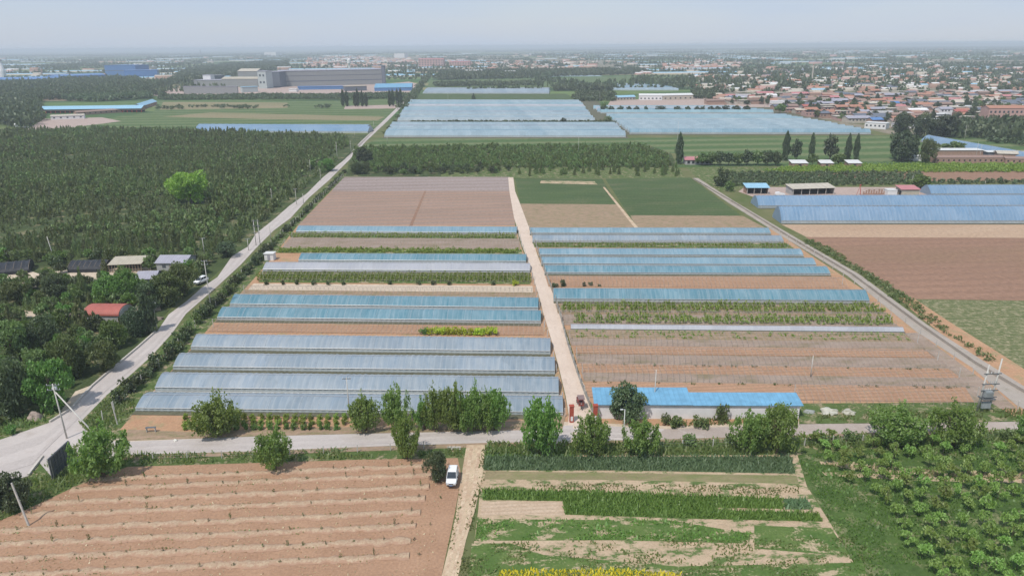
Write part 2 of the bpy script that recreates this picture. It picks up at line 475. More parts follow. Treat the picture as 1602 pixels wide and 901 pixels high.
M['bare_bed'] = ground_mat('bare_pale_bed', ((.46, .34, .24), (.52, .40, .29)), .4, 2.4, rows=.9, row_col=(.38, .27, .18), row_amt=.45)
M['crop_floor'] = ground_mat('crop_floor', ((.075, .13, .03), (.11, .175, .045)), .4, 3.0, bump=.9)
M['leek_floor'] = ground_mat('leek_floor', ((.075, .12, .055), (.11, .16, .08)), .4, 3.0, rows=.7, row_col=(.07, .09, .045), row_amt=.5, bump=.9)
M['drain_shade'] = ground_mat('weedy_drain_shade', ((.10, .10, .065), (.15, .14, .09)), .4, 2.0)  # dark weeds, with the shade between the tunnels put into the colour
M['wheat'] = ground_mat('dense_dark_green_crop', ((.055, .088, .034), (.08, .12, .045)), .05, 1.0, rows=3.6, row_col=(.105, .135, .06), row_amt=.5, patch=1, patch_col=(.12, .13, .065), patch_lo=.50, patch_hi=.72, patch_scale=.09, stretch=(.4, 1, 1))
M['pasture'] = ground_mat('thin_green_crop', ((.105, .13, .05), (.145, .16, .07)), .3, 1.6, rows=1.6, row_col=(.20, .19, .105), row_amt=.5, patch=1, patch_col=(.31, .27, .165), patch_lo=.48, patch_hi=.66, patch_scale=.6)
M['fallow'] = ground_mat('smooth_brown_field', ((.26, .155, .105), (.31, .185, .125)), .03, .7, rows=5.5, row_col=(.24, .145, .10), row_amt=.6, patch=1, patch_col=(.25, .16, .10), patch_lo=.45, patch_hi=.7, patch_scale=.04, stretch=(.3, 1, 1), bump=.3)
M['fallow_pale'] = ground_mat('smooth_tan_headland', ((.40, .27, .18), (.45, .32, .22)), .05, .8, bump=.3, stretch=(.3, 1, 1))
M['mulch'] = ground_mat('brown_field_with_grey_film_strips', ((.31, .205, .15), (.36, .24, .18)), .05, .8, rows=6.2, row_col=(.26, .20, .165), row_amt=.7, patch=1, patch_col=(.27, .19, .145), patch_lo=.48, patch_hi=.7, patch_scale=.07, stretch=(.25, 1, 1), bump=.3)
M['mulch_grey'] = ground_mat('grey_purple_film_strips', ((.26, .205, .18), (.31, .245, .215)), .05, .8, rows=8.5, row_col=(.33, .27, .25), row_amt=.8, stretch=(.2, 1, 1), bump=.3)
M['strips_far'] = ground_mat('green_strip_fields', ((.09, .14, .05), (.07, .12, .04)), .02, .35, rows=26, row_col=(.17, .19, .09), row_amt=.8, stretch=(.15, 1, 1))
M['strips_tan'] = ground_mat('tan_strip_field', ((.27, .22, .13), (.20, .19, .10)), .02, .4, stretch=(.15, 1, 1))
M['village_ground'] = ground_mat('village_lanes_and_yards', ((.30, .24, .19), (.20, .18, .12)), .06, .5, patch=1, patch_col=(.08, .11, .04), patch_lo=.5, patch_hi=.6, patch_scale=.05)
M['yard'] = ground_mat('pale_trodden_yard', ((.50, .40, .30), (.57, .47, .36)), .2, 1.2)
M['yard_pink'] = ground_mat('pink_grey_yard', ((.38, .29, .25), (.44, .34, .29)), .2, 1.2)

def open_land():
    """the plain: rough grass near, a patchwork of fields with pale film and bare soil farther out"""
    t = NT('farmland_plain')
    near = t.mix(t.ramp(t.noise(.06, 6, .65), .35, .65), (.09, .12, .04), (.17, .16, .08))
    vo = t.n('ShaderNodeTexVoronoi', distance='CHEBYCHEV'); vo.inputs['Scale'].default_value = 1.0; vo.inputs['Randomness'].default_value = .85
    t.l(t.mapping((1 / 260, 1 / 95, 1)), vo.inputs['Vector'])
    sp = t.n('ShaderNodeSeparateColor'); t.l(vo.outputs['Color'], sp.inputs[0])
    cr = t.n('ShaderNodeValToRGB'); cr.color_ramp.interpolation = 'CONSTANT'
    pal = [(0, (.055, .10, .035)), (.17, (.085, .13, .05)), (.32, (.12, .155, .06)), (.45, (.04, .07, .03)), (.60, (.20, .19, .10)), (.70, (.06, .10, .04)), (.80, (.26, .20, .14)), (.87, (.30, .38, .42)), (.91, (.10, .14, .05))]
    e = cr.color_ramp.elements
    pal = [(p, tuple(v * 1.25 for v in c)) for p, c in pal]
    e[0].position, e[0].color = 0, (*pal[0][1], 1)
    e[1].position, e[1].color = pal[1][0], (*pal[1][1], 1)
    for p, c in pal[2:]:
        x = e.new(p); x.color = (*c, 1)
    t.l(sp.outputs[0], cr.inputs[0])
    far = t.mix(t.ramp(t.noise(.02, 4, .6, t.mapping((.2, 1, 1))), .3, .7), t.mix(1.0, cr.outputs[0], (.75, .75, .75), 'MULTIPLY'), t.mix(1.0, cr.outputs[0], (1.15, 1.15, 1.1), 'MULTIPLY'))
    sx = t.n('ShaderNodeSeparateXYZ'); t.l(t.obj(), sx.inputs[0])
    c = t.mix(t.ramp(sx.outputs[1], 620, 760), near, far)
    return t.fin(t.pbr(c, .95, .05))
M['plain'] = open_land()

def structure(name, me, label, cat=None):
    o = link(name, me)
    return tag(o, label, cat, None, 'structure')
S_ = 45000.0
gm = MB(); gm.add([(-S_, -400, 0), (S_, -400, 0), (S_, 26000, 0), (-S_, 26000, 0)], [(0, 1, 2, 3)])
structure('ground', gm.mesh('ground', M['plain']), 'flat farmland plain running to the hazy horizon', 'ground')

LAYERS = []
def sheet(name, pts, mat, label, cat='field', px=True, z=None, kind='structure'):
    """a flat piece of ground, given by its corners in the photograph (they are turned into points of the ground)"""
    P = gpoly(pts) if px else pts
    bx = (min(p[0] for p in P), max(p[0] for p in P), min(p[1] for p in P), max(p[1] for p in P))
    lv = 1 + max([l for (x0, x1, y0, y1, l) in LAYERS if x0 < bx[1] and x1 > bx[0] and y0 < bx[3] and y1 > bx[2]] or [0])
    LAYERS.append((*bx, lv)); zz = .005 * lv if z is None else z
    b = MB(); b.add([(p[0], p[1], 0) for p in P], [tuple(range(len(P)))])
    me = b.mesh(name, mat)
    bm = bmesh.new(); bm.from_mesh(me); bmesh.ops.triangulate(bm, faces=bm.faces[:]); bm.normal_update()
    for f in bm.faces:
        if f.normal.z < 0: f.normal_flip()
    bm.to_mesh(me); bm.free()
    o = link(name, me, loc=(0, 0, zz))
    return tag(o, label, cat, None, kind)

# ---- the far and middle fields (laid first, lowest)
sheet('field', [(596, 216), (1010, 216), (1400, 212), (1602, 214), (1700, 216), (1760, 262), (1420, 258), (1060, 262), (1060, 240), (545, 236)], M['strips_far'], 'green strip fields between the tree nursery and the far blue tunnels')
sheet('field', [(40, 208), (300, 205), (580, 210), (598, 190), (636, 152), (560, 158), (250, 158), (240, 176), (110, 192)], M['strips_far'], 'green strip field left of the road behind the pine plantation')
sheet('field', [(255, 183), (420, 187), (590, 189), (602, 183), (330, 176)], M['strips_tan'], 'tan strip across the green field left of the road')
sheet('field', [(255, 160), (450, 161), (450, 169), (250, 172)], M['strips_tan'], 'bare tan plot at the back of the green field by the factory')
sheet('field', [(540, 166), (625, 164), (618, 170), (538, 171)], M['yard_pink'], 'bare pinkish yard behind the dark poplars left of the road')
sheet('field', [(655, 147), (885, 147), (905, 158), (640, 158)], M['wheat'], 'dark green field in front of the farthest blue tunnels')
sheet('field', [(672, 126), (1060, 118), (1090, 131), (880, 137), (668, 138)], M['strips_far'], 'narrow green fields between the dark tree belts')
sheet('yard', [(955, 158), (1110, 150), (1220, 160), (1225, 170), (1020, 167), (950, 166)], M['yard_pink'], 'pinkish bare yard around the long white roofs', 'yard')
sheet('village_ground', [(1080, 112), (1600, 86), (1700, 90), (1760, 190), (1590, 200), (1400, 212), (1370, 205), (1240, 180), (1220, 166), (1110, 152)], M['village_ground'], 'earth lanes and yards between the village houses', 'ground')
sheet('village_ground', [(470, 106), (560, 88), (800, 90), (1000, 96), (1060, 106), (700, 110)], M['village_ground'], 'yards of the hazy far village at the end of the road', 'ground')
sheet('factory_yard', [(225, 150), (225, 140), (600, 132), (640, 128), (655, 132), (632, 152), (480, 152)], M['yard_pink'], 'pink grey yard in front of the long grey factory', 'yard')
# ---- nursery block, its clearing, fields beyond the tunnels
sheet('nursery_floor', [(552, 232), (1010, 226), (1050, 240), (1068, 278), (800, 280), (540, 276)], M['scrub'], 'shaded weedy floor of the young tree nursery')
sheet('clearing', [(690, 262), (810, 262), (1062, 262), (1072, 279), (805, 279), (690, 277)], M['verge'], 'pale weedy clearing along the front of the nursery')
sheet('field', [(537, 277), (797, 277), (801, 300), (518, 300)], M['mulch_grey'], 'grey and mauve strips at the far end of the brown field')
sheet('field', [(519, 299), (801, 299), (806, 354), (463, 354)], M['mulch'], 'brown field behind the left tunnels')
sheet('field', [(537, 276), (519, 299), (465, 354), (452, 354), (507, 300), (530, 276)], M['soil_orange'], 'orange soil margin beside the left fence')
sheet('field', [(806, 280), (942, 280), (966, 320), (814, 320)], M['wheat'], 'dark green crop left of the diagonal track')
sheet('field', [(846, 283), (930, 284), (935, 289), (845, 287)], M['straw_patchy'], 'bare tan patch in the dark green crop')
sheet('field', [(947, 280), (1080, 278), (1160, 338), (985, 339)], M['wheat'], 'large dark green crop right of the diagonal track')
sheet('field', [(814, 319), (968, 320), (994, 357), (824, 357)], M['weedy_soil'], 'brown stubble plot in front of the left green crop')
sheet('field', [(986, 337), (1162, 338), (1200, 358), (996, 357)], M['weedy_soil'], 'brown stubble plot in front of the right green crop')
sheet('diagonal_track', [(943, 293), (946, 293), (999, 357), (993, 357)], M['dirt_track'], 'narrow tan track between the two green crops', 'path')
sheet('field', [(1074, 262), (1470, 264), (1470, 290), (1170, 292), (1130, 300), (1088, 276)], M['verge'], 'rough green ground behind the right hand sheds')
sheet('field', [(1190, 269), (1760, 268), (1760, 282), (1420, 284), (1240, 275)], M['fallow'], 'narrow brown strip behind the big tunnels')
sheet('yard', [(1155, 300), (1165, 293), (1460, 293), (1460, 309), (1180, 309)], M['yard_pink'], 'bare yard with the sheds behind the big tunnels', 'yard')
sheet('field', [(1222, 351), (1780, 350), (1800, 373), (1262, 371)], M['fallow_pale'], 'tan headland in front of the big blue tunnels')
sheet('field', [(1260, 371), (1800, 373), (1900, 474), (1428, 468), (1345, 420)], M['fallow'], 'large smooth brown field on the right')
sheet('field', [(1424, 469), (1900, 474), (2150, 640), (1700, 640), (1590, 575)], M['pasture'], 'thin green crop below the brown field on the right')
sheet('field_margin', [(1404, 466), (1430, 467), (1480, 500), (1560, 550), (1700, 640), (1660, 640), (1500, 545), (1440, 496)], M['soil_orange'], 'bare orange margin beside the thin green crop')
# ---- the two tunnel blocks
sheet('left_block_ground', [(462, 353), (806, 353), (815, 385), (833, 430), (850, 490), (866, 545), (884, 620), (893, 668), (200, 690), (186, 668), (215, 640), (330, 510), (412, 420)], M['soil_orange'], 'orange soil of the left tunnel block')
sheet('right_block_ground', [(826, 358), (1206, 358), (1300, 420), (1430, 505), (1560, 600), (1602, 640), (1640, 662), (930, 668), (920, 620), (905, 580), (890, 530), (872, 480), (858, 445), (842, 400)], M['soil_orange'], 'orange soil of the right tunnel block')
# ---- left woodland
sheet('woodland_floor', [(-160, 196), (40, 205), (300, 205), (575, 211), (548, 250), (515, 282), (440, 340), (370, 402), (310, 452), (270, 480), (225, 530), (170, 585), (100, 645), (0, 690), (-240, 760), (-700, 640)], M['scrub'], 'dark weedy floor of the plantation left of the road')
sheet('yard', [(0, 440), (30, 418), (60, 428), (110, 422), (175, 420), (235, 418), (240, 432), (215, 437), (120, 440), (40, 452)], M['yard'], 'pale trodden yard by the black net sheds', 'yard')
sheet('yard', [(0, 487), (130, 482), (250, 478), (252, 486), (130, 494), (0, 497)], M['yard'], 'pale earth lane behind the red roofed hut', 'path')
sheet('yard', [(90, 650), (118, 612), (150, 600), (150, 612), (108, 648)], M['yard'], 'bare tan bank beside the bend of the road', 'yard')
sheet('verge', [(-60, 712), (0, 690), (62, 668), (98, 648), (92, 632), (55, 655), (0, 676), (-60, 690)], M['verge'], 'weedy verge left of the road bend', 'verge')
# ---- foreground fields
sheet('ploughed_field', [(-260, 920), (-60, 830), (40, 795), (100, 768), (150, 738), (200, 727), (420, 720), (560, 717), (690, 714), (716, 716), (722, 745), (712, 800), (695, 880), (660, 1050), (-300, 1150)], M['soil'], 'red brown ploughed field at the bottom left')
sheet('verge', [(198, 708), (420, 705), (600, 699), (735, 693), (728, 716), (560, 719), (400, 724), (200, 730), (120, 760), (30, 802), (-80, 846), (-160, 800), (0, 757), (45, 747), (70, 716), (122, 662), (170, 640), (205, 700)], M['verge'], 'weedy verge between the concrete road and the ploughed field', 'verge')
sheet('verge', [(166, 619), (205, 586), (270, 522), (340, 452), (455, 344), (520, 282), (545, 262), (541, 275), (465, 354), (412, 420), (330, 510), (215, 640), (188, 672), (168, 690), (122, 662)], M['verge'], 'weedy strip between the road and the left tunnels', 'verge')
sheet('orchard_ground', [(1240, 700), (1450, 688), (1660, 678), (1900, 700), (2300, 1000), (1600, 1150), (1430, 1050), (1390, 900), (1330, 800)], M['grass'], 'lush grass below the orchard saplings')
sheet('dry_strip', [(1282, 721), (1310, 722), (1318, 727), (1284, 726)], M['straw_patchy'], 'short dry tan strip at the top of the orchard')
sheet('dry_strip', [(1286, 738), (1350, 740), (1450, 745), (1602, 749), (1700, 751), (1700, 756), (1602, 755), (1450, 752), (1350, 747), (1288, 743)], M['straw_patchy'], 'long dry tan strip across the orchard')
sheet('grass_strip', [(1236, 712), (1262, 712), (1400, 860), (1520, 1050), (1400, 1050), (1345, 900), (1296, 812)], M['grass'], 'diagonal grass path beside the vegetable plots', 'path')
sheet('vegetable_plots', [(757, 696), (1244, 700), (1262, 760), (1300, 820), (1350, 905), (1420, 1050), (700, 1050), (735, 900), (748, 800)], M['straw_patchy'], 'strip plots of straw and vegetables at the bottom right')
sheet('verge', [(757, 690), (1000, 690), (1246, 682), (1600, 671), (1720, 676), (1740, 694), (1460, 694), (1246, 712), (1030, 712), (757, 712)], M['verge'], 'overgrown verge along the right half of the road', 'verge')
sheet('olive_plot', [(760, 737), (1246, 744), (1250, 757), (958, 751), (757, 750)], M['olive_plot'], 'olive brown seed bed behind the bright green strip')
sheet('bare_bed', [(754, 784), (880, 785), (884, 806), (752, 806)], M['bare_bed'], 'bare pale bed at the left end of the green strip')
sheet('weed_plot', [(748, 812), (1050, 814), (1180, 836), (1160, 850), (960, 845), (742, 846)], M['green_patchy'], 'weedy green plot below the bright green strip')
sheet('weed_plot', [(1180, 822), (1300, 826), (1330, 870), (1180, 858)], M['green_patchy'], 'weedy green plot at the foot of the diagonal grass path')
sheet('weed_plot', [(738, 850), (800, 850), (850, 868), (1060, 886), (1350, 880), (1370, 940), (730, 940)], M['green_patchy'], 'patchy weeds above the yellow flowers')
sheet('crop_bed', [(755, 766), (958, 771), (1222, 781), (1226, 796), (1120, 794), (1120, 798), (1280, 803), (1287, 816), (1060, 811), (884, 805), (880, 784), (755, 782)], M['crop_floor'], 'ground of the bright green crop strip', 'bed')
sheet('crop_bed', [(757, 714), (1238, 715), (1244, 741), (960, 736), (757, 736)], M['leek_floor'], 'ground of the blue green leek strip', 'bed')
sheet('crop_bed', [(1224, 780), (1262, 781), (1272, 797), (1228, 797)], M['leek_floor'], 'ground of the small blue green patch', 'bed')
sheet('crop_bed', [(757, 698), (900, 698), (900, 714), (757, 714)], M['crop_floor'], 'bright grassy corner beside the straw coloured track', 'verge')
# ---- roads and paths
sheet('road_shoulder', [(160, 712), (400, 705), (600, 697), (760, 692), (920, 689), (1050, 686), (1250, 680), (1602, 671), (1800, 666), (1800, 671), (1602, 677), (1250, 688), (1050, 694), (920, 697), (760, 699), (600, 705), (400, 712), (200, 719), (150, 726)], M['weedy_soil'], 'dusty shoulder on the near side of the crossroad', 'shoulder')
sheet('road_shoulder', [(150, 690), (200, 685), (400, 677), (600, 672), (800, 662), (885, 660), (1050, 667), (1250, 659), (1602, 651), (1602, 657), (1250, 665), (1050, 673), (920, 666), (800, 669), (600, 679), (400, 684), (200, 692)], M['yard'], 'dusty shoulder on the far side of the crossroad', 'shoulder')
sheet('concrete_lane', [(1083, 279), (1092, 279), (1150, 316), (1245, 372), (1345, 430), (1450, 508), (1540, 566), (1640, 628), (1760, 700), (1740, 712), (1590, 634), (1520, 575), (1432, 518), (1326, 432), (1235, 377), (1140, 318)], M['lane'], 'concrete lane along the right tunnel block', 'lane')
sheet('dirt_path', [(795, 278), (803, 278), (806, 300), (814, 320), (829, 360), (841, 400), (859, 445), (873, 480), (888, 530), (904, 580), (918, 612), (925, 640), (934, 668), (940, 690), (868, 694), (888, 668), (890, 650), (885, 620), (873, 570), (862, 530), (850, 490), (845, 470), (833, 430), (817, 385), (804, 340), (797, 300)], M['dirt_path'], 'straight pale dirt path between the two tunnel blocks', 'path')
sheet('dirt_track', [(730, 696), (759, 696), (755, 742), (744, 795), (729, 845), (717, 900), (690, 1050), (655, 1050), (690, 905), (701, 862), (713, 806), (719, 762)], M['dirt_track'], 'straw coloured track leaving the road towards the viewer', 'path')
ROADL = [(-320, 752), (0, 688), (78, 661), (111, 641), (144, 605), (166, 586), (216, 544), (247, 517), (264, 492), (291, 472), (316, 450), (340, 434), (363, 401), (388, 386), (400, 366), (428, 344), (453, 322), (480, 303), (505, 278), (539, 250), (564, 222), (600, 189), (640, 150), (672, 116), (682, 104)]
ROADR = [(-320, 850), (0, 757), (43, 745), (67, 715), (125, 661), (166, 619), (205, 586), (236, 558), (269, 522), (291, 491), (338, 450), (377, 414), (400, 389), (428, 361), (455, 341), (483, 310), (516, 281), (547, 250), (572, 222), (606, 190), (646, 150), (676, 116), (685, 104)]
sheet('road', ROADL + ROADR[::-1], M['concrete_road'], 'long pale concrete road running to the horizon', 'road')
sheet('road', [(60, 722), (125, 661), (150, 690), (200, 691), (400, 683), (600, 678), (800, 668), (920, 665), (1050, 672), (1250, 664), (1400, 659), (1602, 656), (1800, 650), (1800, 666), (1602, 672), (1400, 676), (1250, 681), (1050, 687), (920, 690), (760, 693), (600, 698), (400, 706), (200, 712), (130, 722), (80, 745)], M['concrete_road'], 'concrete crossroad passing in front of the tunnels', 'road')
M['road_dusty'] = ground_mat('earth_covered_road', ((.345, .285, .245), (.41, .345, .30)), .12, 1.6, patch=1, patch_col=(.44, .39, .35), patch_lo=.54, patch_hi=.68, patch_scale=.25, grain=.3)
sheet('road', [(1040, 671.5), (1250, 664), (1400, 659), (1602, 656), (1800, 650), (1800, 666), (1602, 672), (1400, 676), (1250, 681), (1020, 687.5)], M['road_dusty'], 'earth covered right half of the crossroad', 'road')
def along(Lp, Rp, a, b):
    n = min(len(Lp), len(Rp)); q = lambda i, u: (Lp[i][0] + (Rp[i][0] - Lp[i][0]) * u, Lp[i][1] + (Rp[i][1] - Lp[i][1]) * u)
    return [q(i, a) for i in range(n)] + [q(i, b) for i in range(n)][::-1]
M['track_path'] = ground_mat('worn_wheel_track', ((.535, .42, .335), (.575, .46, .375)), .3, 1.6, patch=1, patch_col=(.60, .485, .395), patch_lo=.36, patch_hi=.64, patch_scale=.12, grain=.3)
M['track_road'] = ground_mat('stained_road_concrete', ((.39, .345, .315), (.44, .39, .36)), .2, 1.6, patch=1, patch_col=(.46, .41, .38), patch_lo=.36, patch_hi=.62, patch_scale=.12, grain=.3)
M['track_straw'] = ground_mat('worn_earth_track', ((.46, .32, .22), (.52, .38, .265)), .3, 1.6, patch=1, patch_col=(.55, .43, .30), patch_lo=.44, patch_hi=.58, patch_scale=.6)
DPL = [(795, 278), (797, 300), (804, 340), (817, 385), (833, 430), (845, 470), (850, 490), (862, 530), (873, 570), (885, 620), (890, 650), (880, 690)]
DPR = [(803, 278), (806, 300), (819, 340), (836, 385), (854, 430), (868, 470), (876, 490), (888, 530), (901, 570), (920, 620), (929, 650), (935, 690)]
for a, b, w in ((.24, .38, 'left'), (.60, .74, 'right')): sheet('wheel_track', along(DPL, DPR, a, b), M['track_path'], w + ' wheel track worn into the straight dirt path', 'track')
for a, b, w in ((.22, .40, 'left'), (.60, .78, 'right')): sheet('wheel_track', along(ROADL[1:], ROADR[1:], a, b), M['track_road'], w + ' wheel track along the long road', 'track')
CRL = [(200, 691), (400, 683), (600, 678), (800, 668), (920, 665), (1030, 671)]
CRR = [(200, 712), (400, 706), (600, 698), (800, 692), (920, 690), (1020, 687)]
for a, b, w in ((.22, .42, 'far'), (.60, .80, 'near')): sheet('wheel_track', along(CRL, CRR, a, b), M['track_road'], w + ' wheel track along the crossroad', 'track')
STL = [(730, 697), (719, 762), (713, 806), (701, 862), (690, 905)]; STR = [(759, 697), (752, 762), (741, 806), (724, 862), (715, 905)]
for a, b, w in ((.18, .38, 'left'), (.62, .80, 'right')): sheet('wheel_track', along(STL, STR, a, b), M['track_straw'], w + ' wheel track on the straw coloured track', 'track')
sheet('wheel_track', [(664, 299), (667, 299), (645, 354), (640, 354)], M['fallow'], 'faint slanting wheel track across the brown field', 'track')
def edge_strip(name, pts, w, mat, label, h=.13):
    P = [Vector(G(*p)) for p in pts]; b = MB()
    for i in range(len(P) - 1):
        d = (P[i + 1] - P[i]).normalized(); n = Vector((-d.y, d.x, 0)) * w / 2
        q = [P[i] - n, P[i + 1] - n, P[i + 1] + n, P[i] + n]
        b.add([(v.x, v.y, 0) for v in q] + [(v.x, v.y, h + .28) for v in q], [(0, 3, 2, 1), (4, 5, 6, 7), (0, 1, 5, 4), (1, 2, 6, 5), (2, 3, 7, 6), (3, 0, 4, 7)])
    return structure(name, b.mesh(name, mat), label, 'kerb')
edge_strip('kerb', [(78, 661), (111, 641), (144, 605), (166, 586), (216, 544), (243, 520)], .35, M['road_edge'], 'raised pale kerb along the left edge of the road bend')
edge_strip('kerb', [(45, 744), (67, 715)], .35, M['road_edge'], 'short pale kerb on the right edge of the bend')
# ------------------------------------------------------------------ film tunnels
M['film_pale'] = film_mat('pale_grey_film', (.23, .30, .36), (.31, .37, .43), .3)
M['film_white'] = film_mat('milky_film', (.40, .41, .45), (.47, .47, .51), .4)
M['film_teal'] = film_mat('teal_film', (.10, .245, .31), (.15, .29, .35), .26, dirt=(.40, .50, .54), dirt_amt=.4)
M['film_blue'] = film_mat('blue_film', (.17, .31, .39), (.23, .36, .43), .28, dirt=(.45, .53, .57), dirt_amt=.4)
M['film_deep'] = film_mat('deep_blue_film', (.16, .28, .42), (.22, .33, .46), .28, dirt=(.42, .51, .58), dirt_amt=.25, panels=.14)
M['film_far'] = film_mat('far_blue_film', (.25, .355, .41), (.32, .415, .46), .34, dirt=(.50, .57, .60), dirt_amt=.4)
M['film_grey'] = film_mat('greyish_film', (.30, .37, .40), (.37, .43, .45), .34, dirt=(.50, .54, .54), dirt_amt=.4)
M['film_aqua'] = film_mat('aqua_film', (.20, .36, .42), (.26, .41, .46), .34, dirt=(.48, .56, .57), dirt_amt=.35)
M['film_skirt'] = film_mat('skirt_film', (.44, .50, .52), (.53, .57, .57), .4)
M['pipe'] = plain('galvanised_pipe', (.50, .50, .49), .45, .5, .4)
M['rope'] = plain('pale_press_rope', (.62, .66, .68), .6, .3)
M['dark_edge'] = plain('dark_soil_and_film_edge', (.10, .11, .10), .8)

def frame_from(xl, yl, xr, yr):
    a = G(xl, yl); b = G(xr, yr); d = b - a
    return a, d.length, math.atan2(d.y, d.x)
def arch(u, w, h, sk):
    """profile across the span: u 0..1 -> (y, z); steep skirts, round roof"""
    if u < .12: k = u / .12; return (.10 * k, sk * k)
    if u > .88: k = (1 - u) / .12; return (w - .10 * k, sk * k)
    s = (u - .12) / .76; t = s * math.pi
    return (.1 + (w - .2) * s, sk + (h - sk) * (.62 * (1 - abs(2 * s - 1) ** 1.5) + .38 * math.sin(t)))
def tunnel(name, ends, crest, film, label, span=7.2, group=None, skirt=.85, hoop=1.25, drain_shade=True, h=None, skirt_mat='film_skirt', sub=3, kx=.035):
    xl, yl, xr, yr = ends
    a, L, rz = frame_from(xl, yl, xr, yr)
    c = G((xl + xr) / 2, (yl + yr) / 2) + Vector((-math.sin(rz), math.cos(rz), 0)) * span / 2
    if h is None: h = max(1.7, min(6, HT(c, crest)))
    sk = skirt * min(1, h / 2.4)
    nh = max(4, int(L / hoop)); nx = nh * sub
    US = [0, .06, .12, .16, .21, .27, .34, .42, .5, .58, .66, .73, .79, .84, .88, .94, 1]
    xs = np.linspace(0, L, nx + 1)
    sag = 1 - kx * np.abs(np.sin(np.linspace(0, nh * np.pi, nx + 1))) ** .7
    prof = np.array([arch(u, span, h, sk) for u in US])
    wob = (vnoise(xs / 6, xs * 0, 5) - .5) * .10
    ny = len(US)
    V = np.zeros((nx + 1, ny, 3))
    V[:, :, 0] = xs[:, None]
    V[:, :, 1] = span / 2 + (prof[None, :, 0] - span / 2) * sag[:, None]
    V[:, :, 2] = prof[None, :, 1] * (sag + wob / h)[:, None]
    i, j = np.meshgrid(np.arange(nx), np.arange(ny - 1), indexing='ij')
    q = np.stack([i * ny + j, (i + 1) * ny + j, (i + 1) * ny + j + 1, i * ny + j + 1], -1)
    def strip(j0, j1): return q[:, j0:j1].reshape(-1, 4)
    root = empty(name, (a.x, a.y, .02), rz)
    tag(root, label, 'greenhouse', group)
    Vf = V.reshape(-1, 3)
    me = npmesh('roof_film', Vf, strip(2, 14), M[film], smooth=True); link('roof_film', me, root)
    for (j0, j1) in ((0, 2), (14, 16)):
        link('side_skirt', npmesh('side_skirt', Vf, strip(j0, j1), M[skirt_mat], smooth=True), root)
    for x in (0.02, L - .02):
        b = MB(); b.add([(x, p[0], p[1]) for p in prof], [tuple(range(ny))])
        b.build('end_film', M[film], root)
    b = MB()
    for y, z in ((.10, sk + .04), (span - .10, sk + .04)):
        b.tube([(0, y - .06 * (1 if y < 1 else -1), z), (L, y - .06 * (1 if y < 1 else -1), z)], .06, 5)
    b.build('vent_roll', M['pipe'], root)
    b = MB(); b.tube([(0, span / 2, h + .02), (L, span / 2, h + .02)], .05, 5); b.build('ridge_pipe', M['film_white'], root)
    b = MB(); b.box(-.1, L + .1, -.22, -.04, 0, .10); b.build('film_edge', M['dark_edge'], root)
    if L < 200:
        x = random.uniform(1, 4)
        while x < L - 1:
            b = MB(); b.tube([(x, arch(u, span, h, sk)[0], arch(u, span, h, sk)[1] + .03) for u in (.12, .16, .21, .27, .34, .42, .5, .6, .73, .88)], .022, 3, False); b.build('press_rope', M['rope'], root); x += random.uniform(1.2, 6) if film == 'film_teal' else random.uniform(3, 11)
        c0 = a + Vector((math.sin(rz), -math.cos(rz), 0)) * (1.6 if drain_shade else .5); e = Vector((math.cos(rz), math.sin(rz), 0)) * L; nn = Vector((-math.sin(rz), math.cos(rz), 0)) * (span + (2.2 if drain_shade else 1.0))
        sheet('drain_shade', [tuple(q[:2]) for q in (c0, c0 + e, c0 + e + nn, c0 + nn)], M['drain_shade'], 'weedy ground with painted shade under and beside the ' + label.split(',')[0], 'ground', px=False)
    return root

# left block, front to back: (xl, yl, xr, yr), crest row
left = [
    ((212, 643, 881, 650), 620, 'film_pale', 'frontmost pale grey film tunnel of the left block, behind the roadside trees'),
    ((243, 612, 874, 620), 587, 'film_pale', 'pale grey film tunnel second from the front of the left block'),
    ((271, 579, 868, 586), 556, 'film_pale', 'pale blue grey film tunnel third from the front of the left block'),
    ((299, 548, 861, 555), 526, 'film_pale', 'pale film tunnel just in front of the orange bed with the yellow hedge'),
    ((340, 501, 846, 507), 483, 'film_teal', 'teal film tunnel of the left block directly behind the yellow hedge bed'),
    ((360, 480, 842, 486), 463, 'film_teal', 'teal film tunnel of the left block, rear one of the teal pair'),
    ((411, 425, 829, 427), 411, 'film_white', 'milky pinkish grey film tunnel by the small white hut'),
    ((467, 410, 823, 412), 397, 'film_teal', 'short teal film tunnel behind the milky tunnel of the left block'),
    ((463, 365, 808, 367), 354, 'film_blue', 'rearmost blue film tunnel of the left block, at the edge of the brown field'),
]
right = [
    ((866, 472, 1360, 475), 452, 'film_teal', 'lone blue film tunnel between the brown bed and the green rows of the right block'),
    ((852, 429, 1299, 431), 417, 'film_teal', 'front one of three blue film tunnels side by side in the right block'),
    ((847, 415, 1277, 417), 403, 'film_blue', 'middle one of three blue film tunnels side by side in the right block'),
    ((843, 401, 1257, 402), 389, 'film_blue', 'rear one of three blue film tunnels side by side in the right block'),
    ((833, 379.5, 1226, 380.5), 368, 'film_pale', 'whitish film tunnel second from the rear of the right block'),
    ((829, 367, 1206, 367.5), 357.5, 'film_blue', 'rearmost blue film tunnel of the right block, by the stubble plots'),
]
for ends, crest, film, label in left: tunnel('film_tunnel', ends, crest, film, label, 7.0, 'film tunnels of the left block')
for ends, crest, film, label in right: tunnel('film_tunnel', ends, crest, film, label, 7.2, 'film tunnels of the right block')
tunnel('film_tunnel', (893, 515, 1415, 520), 508, 'film_white', 'low narrow white film cover between the green rows and the brown beds', 2.2, 'film tunnels of the right block', skirt=.3, h=.9)
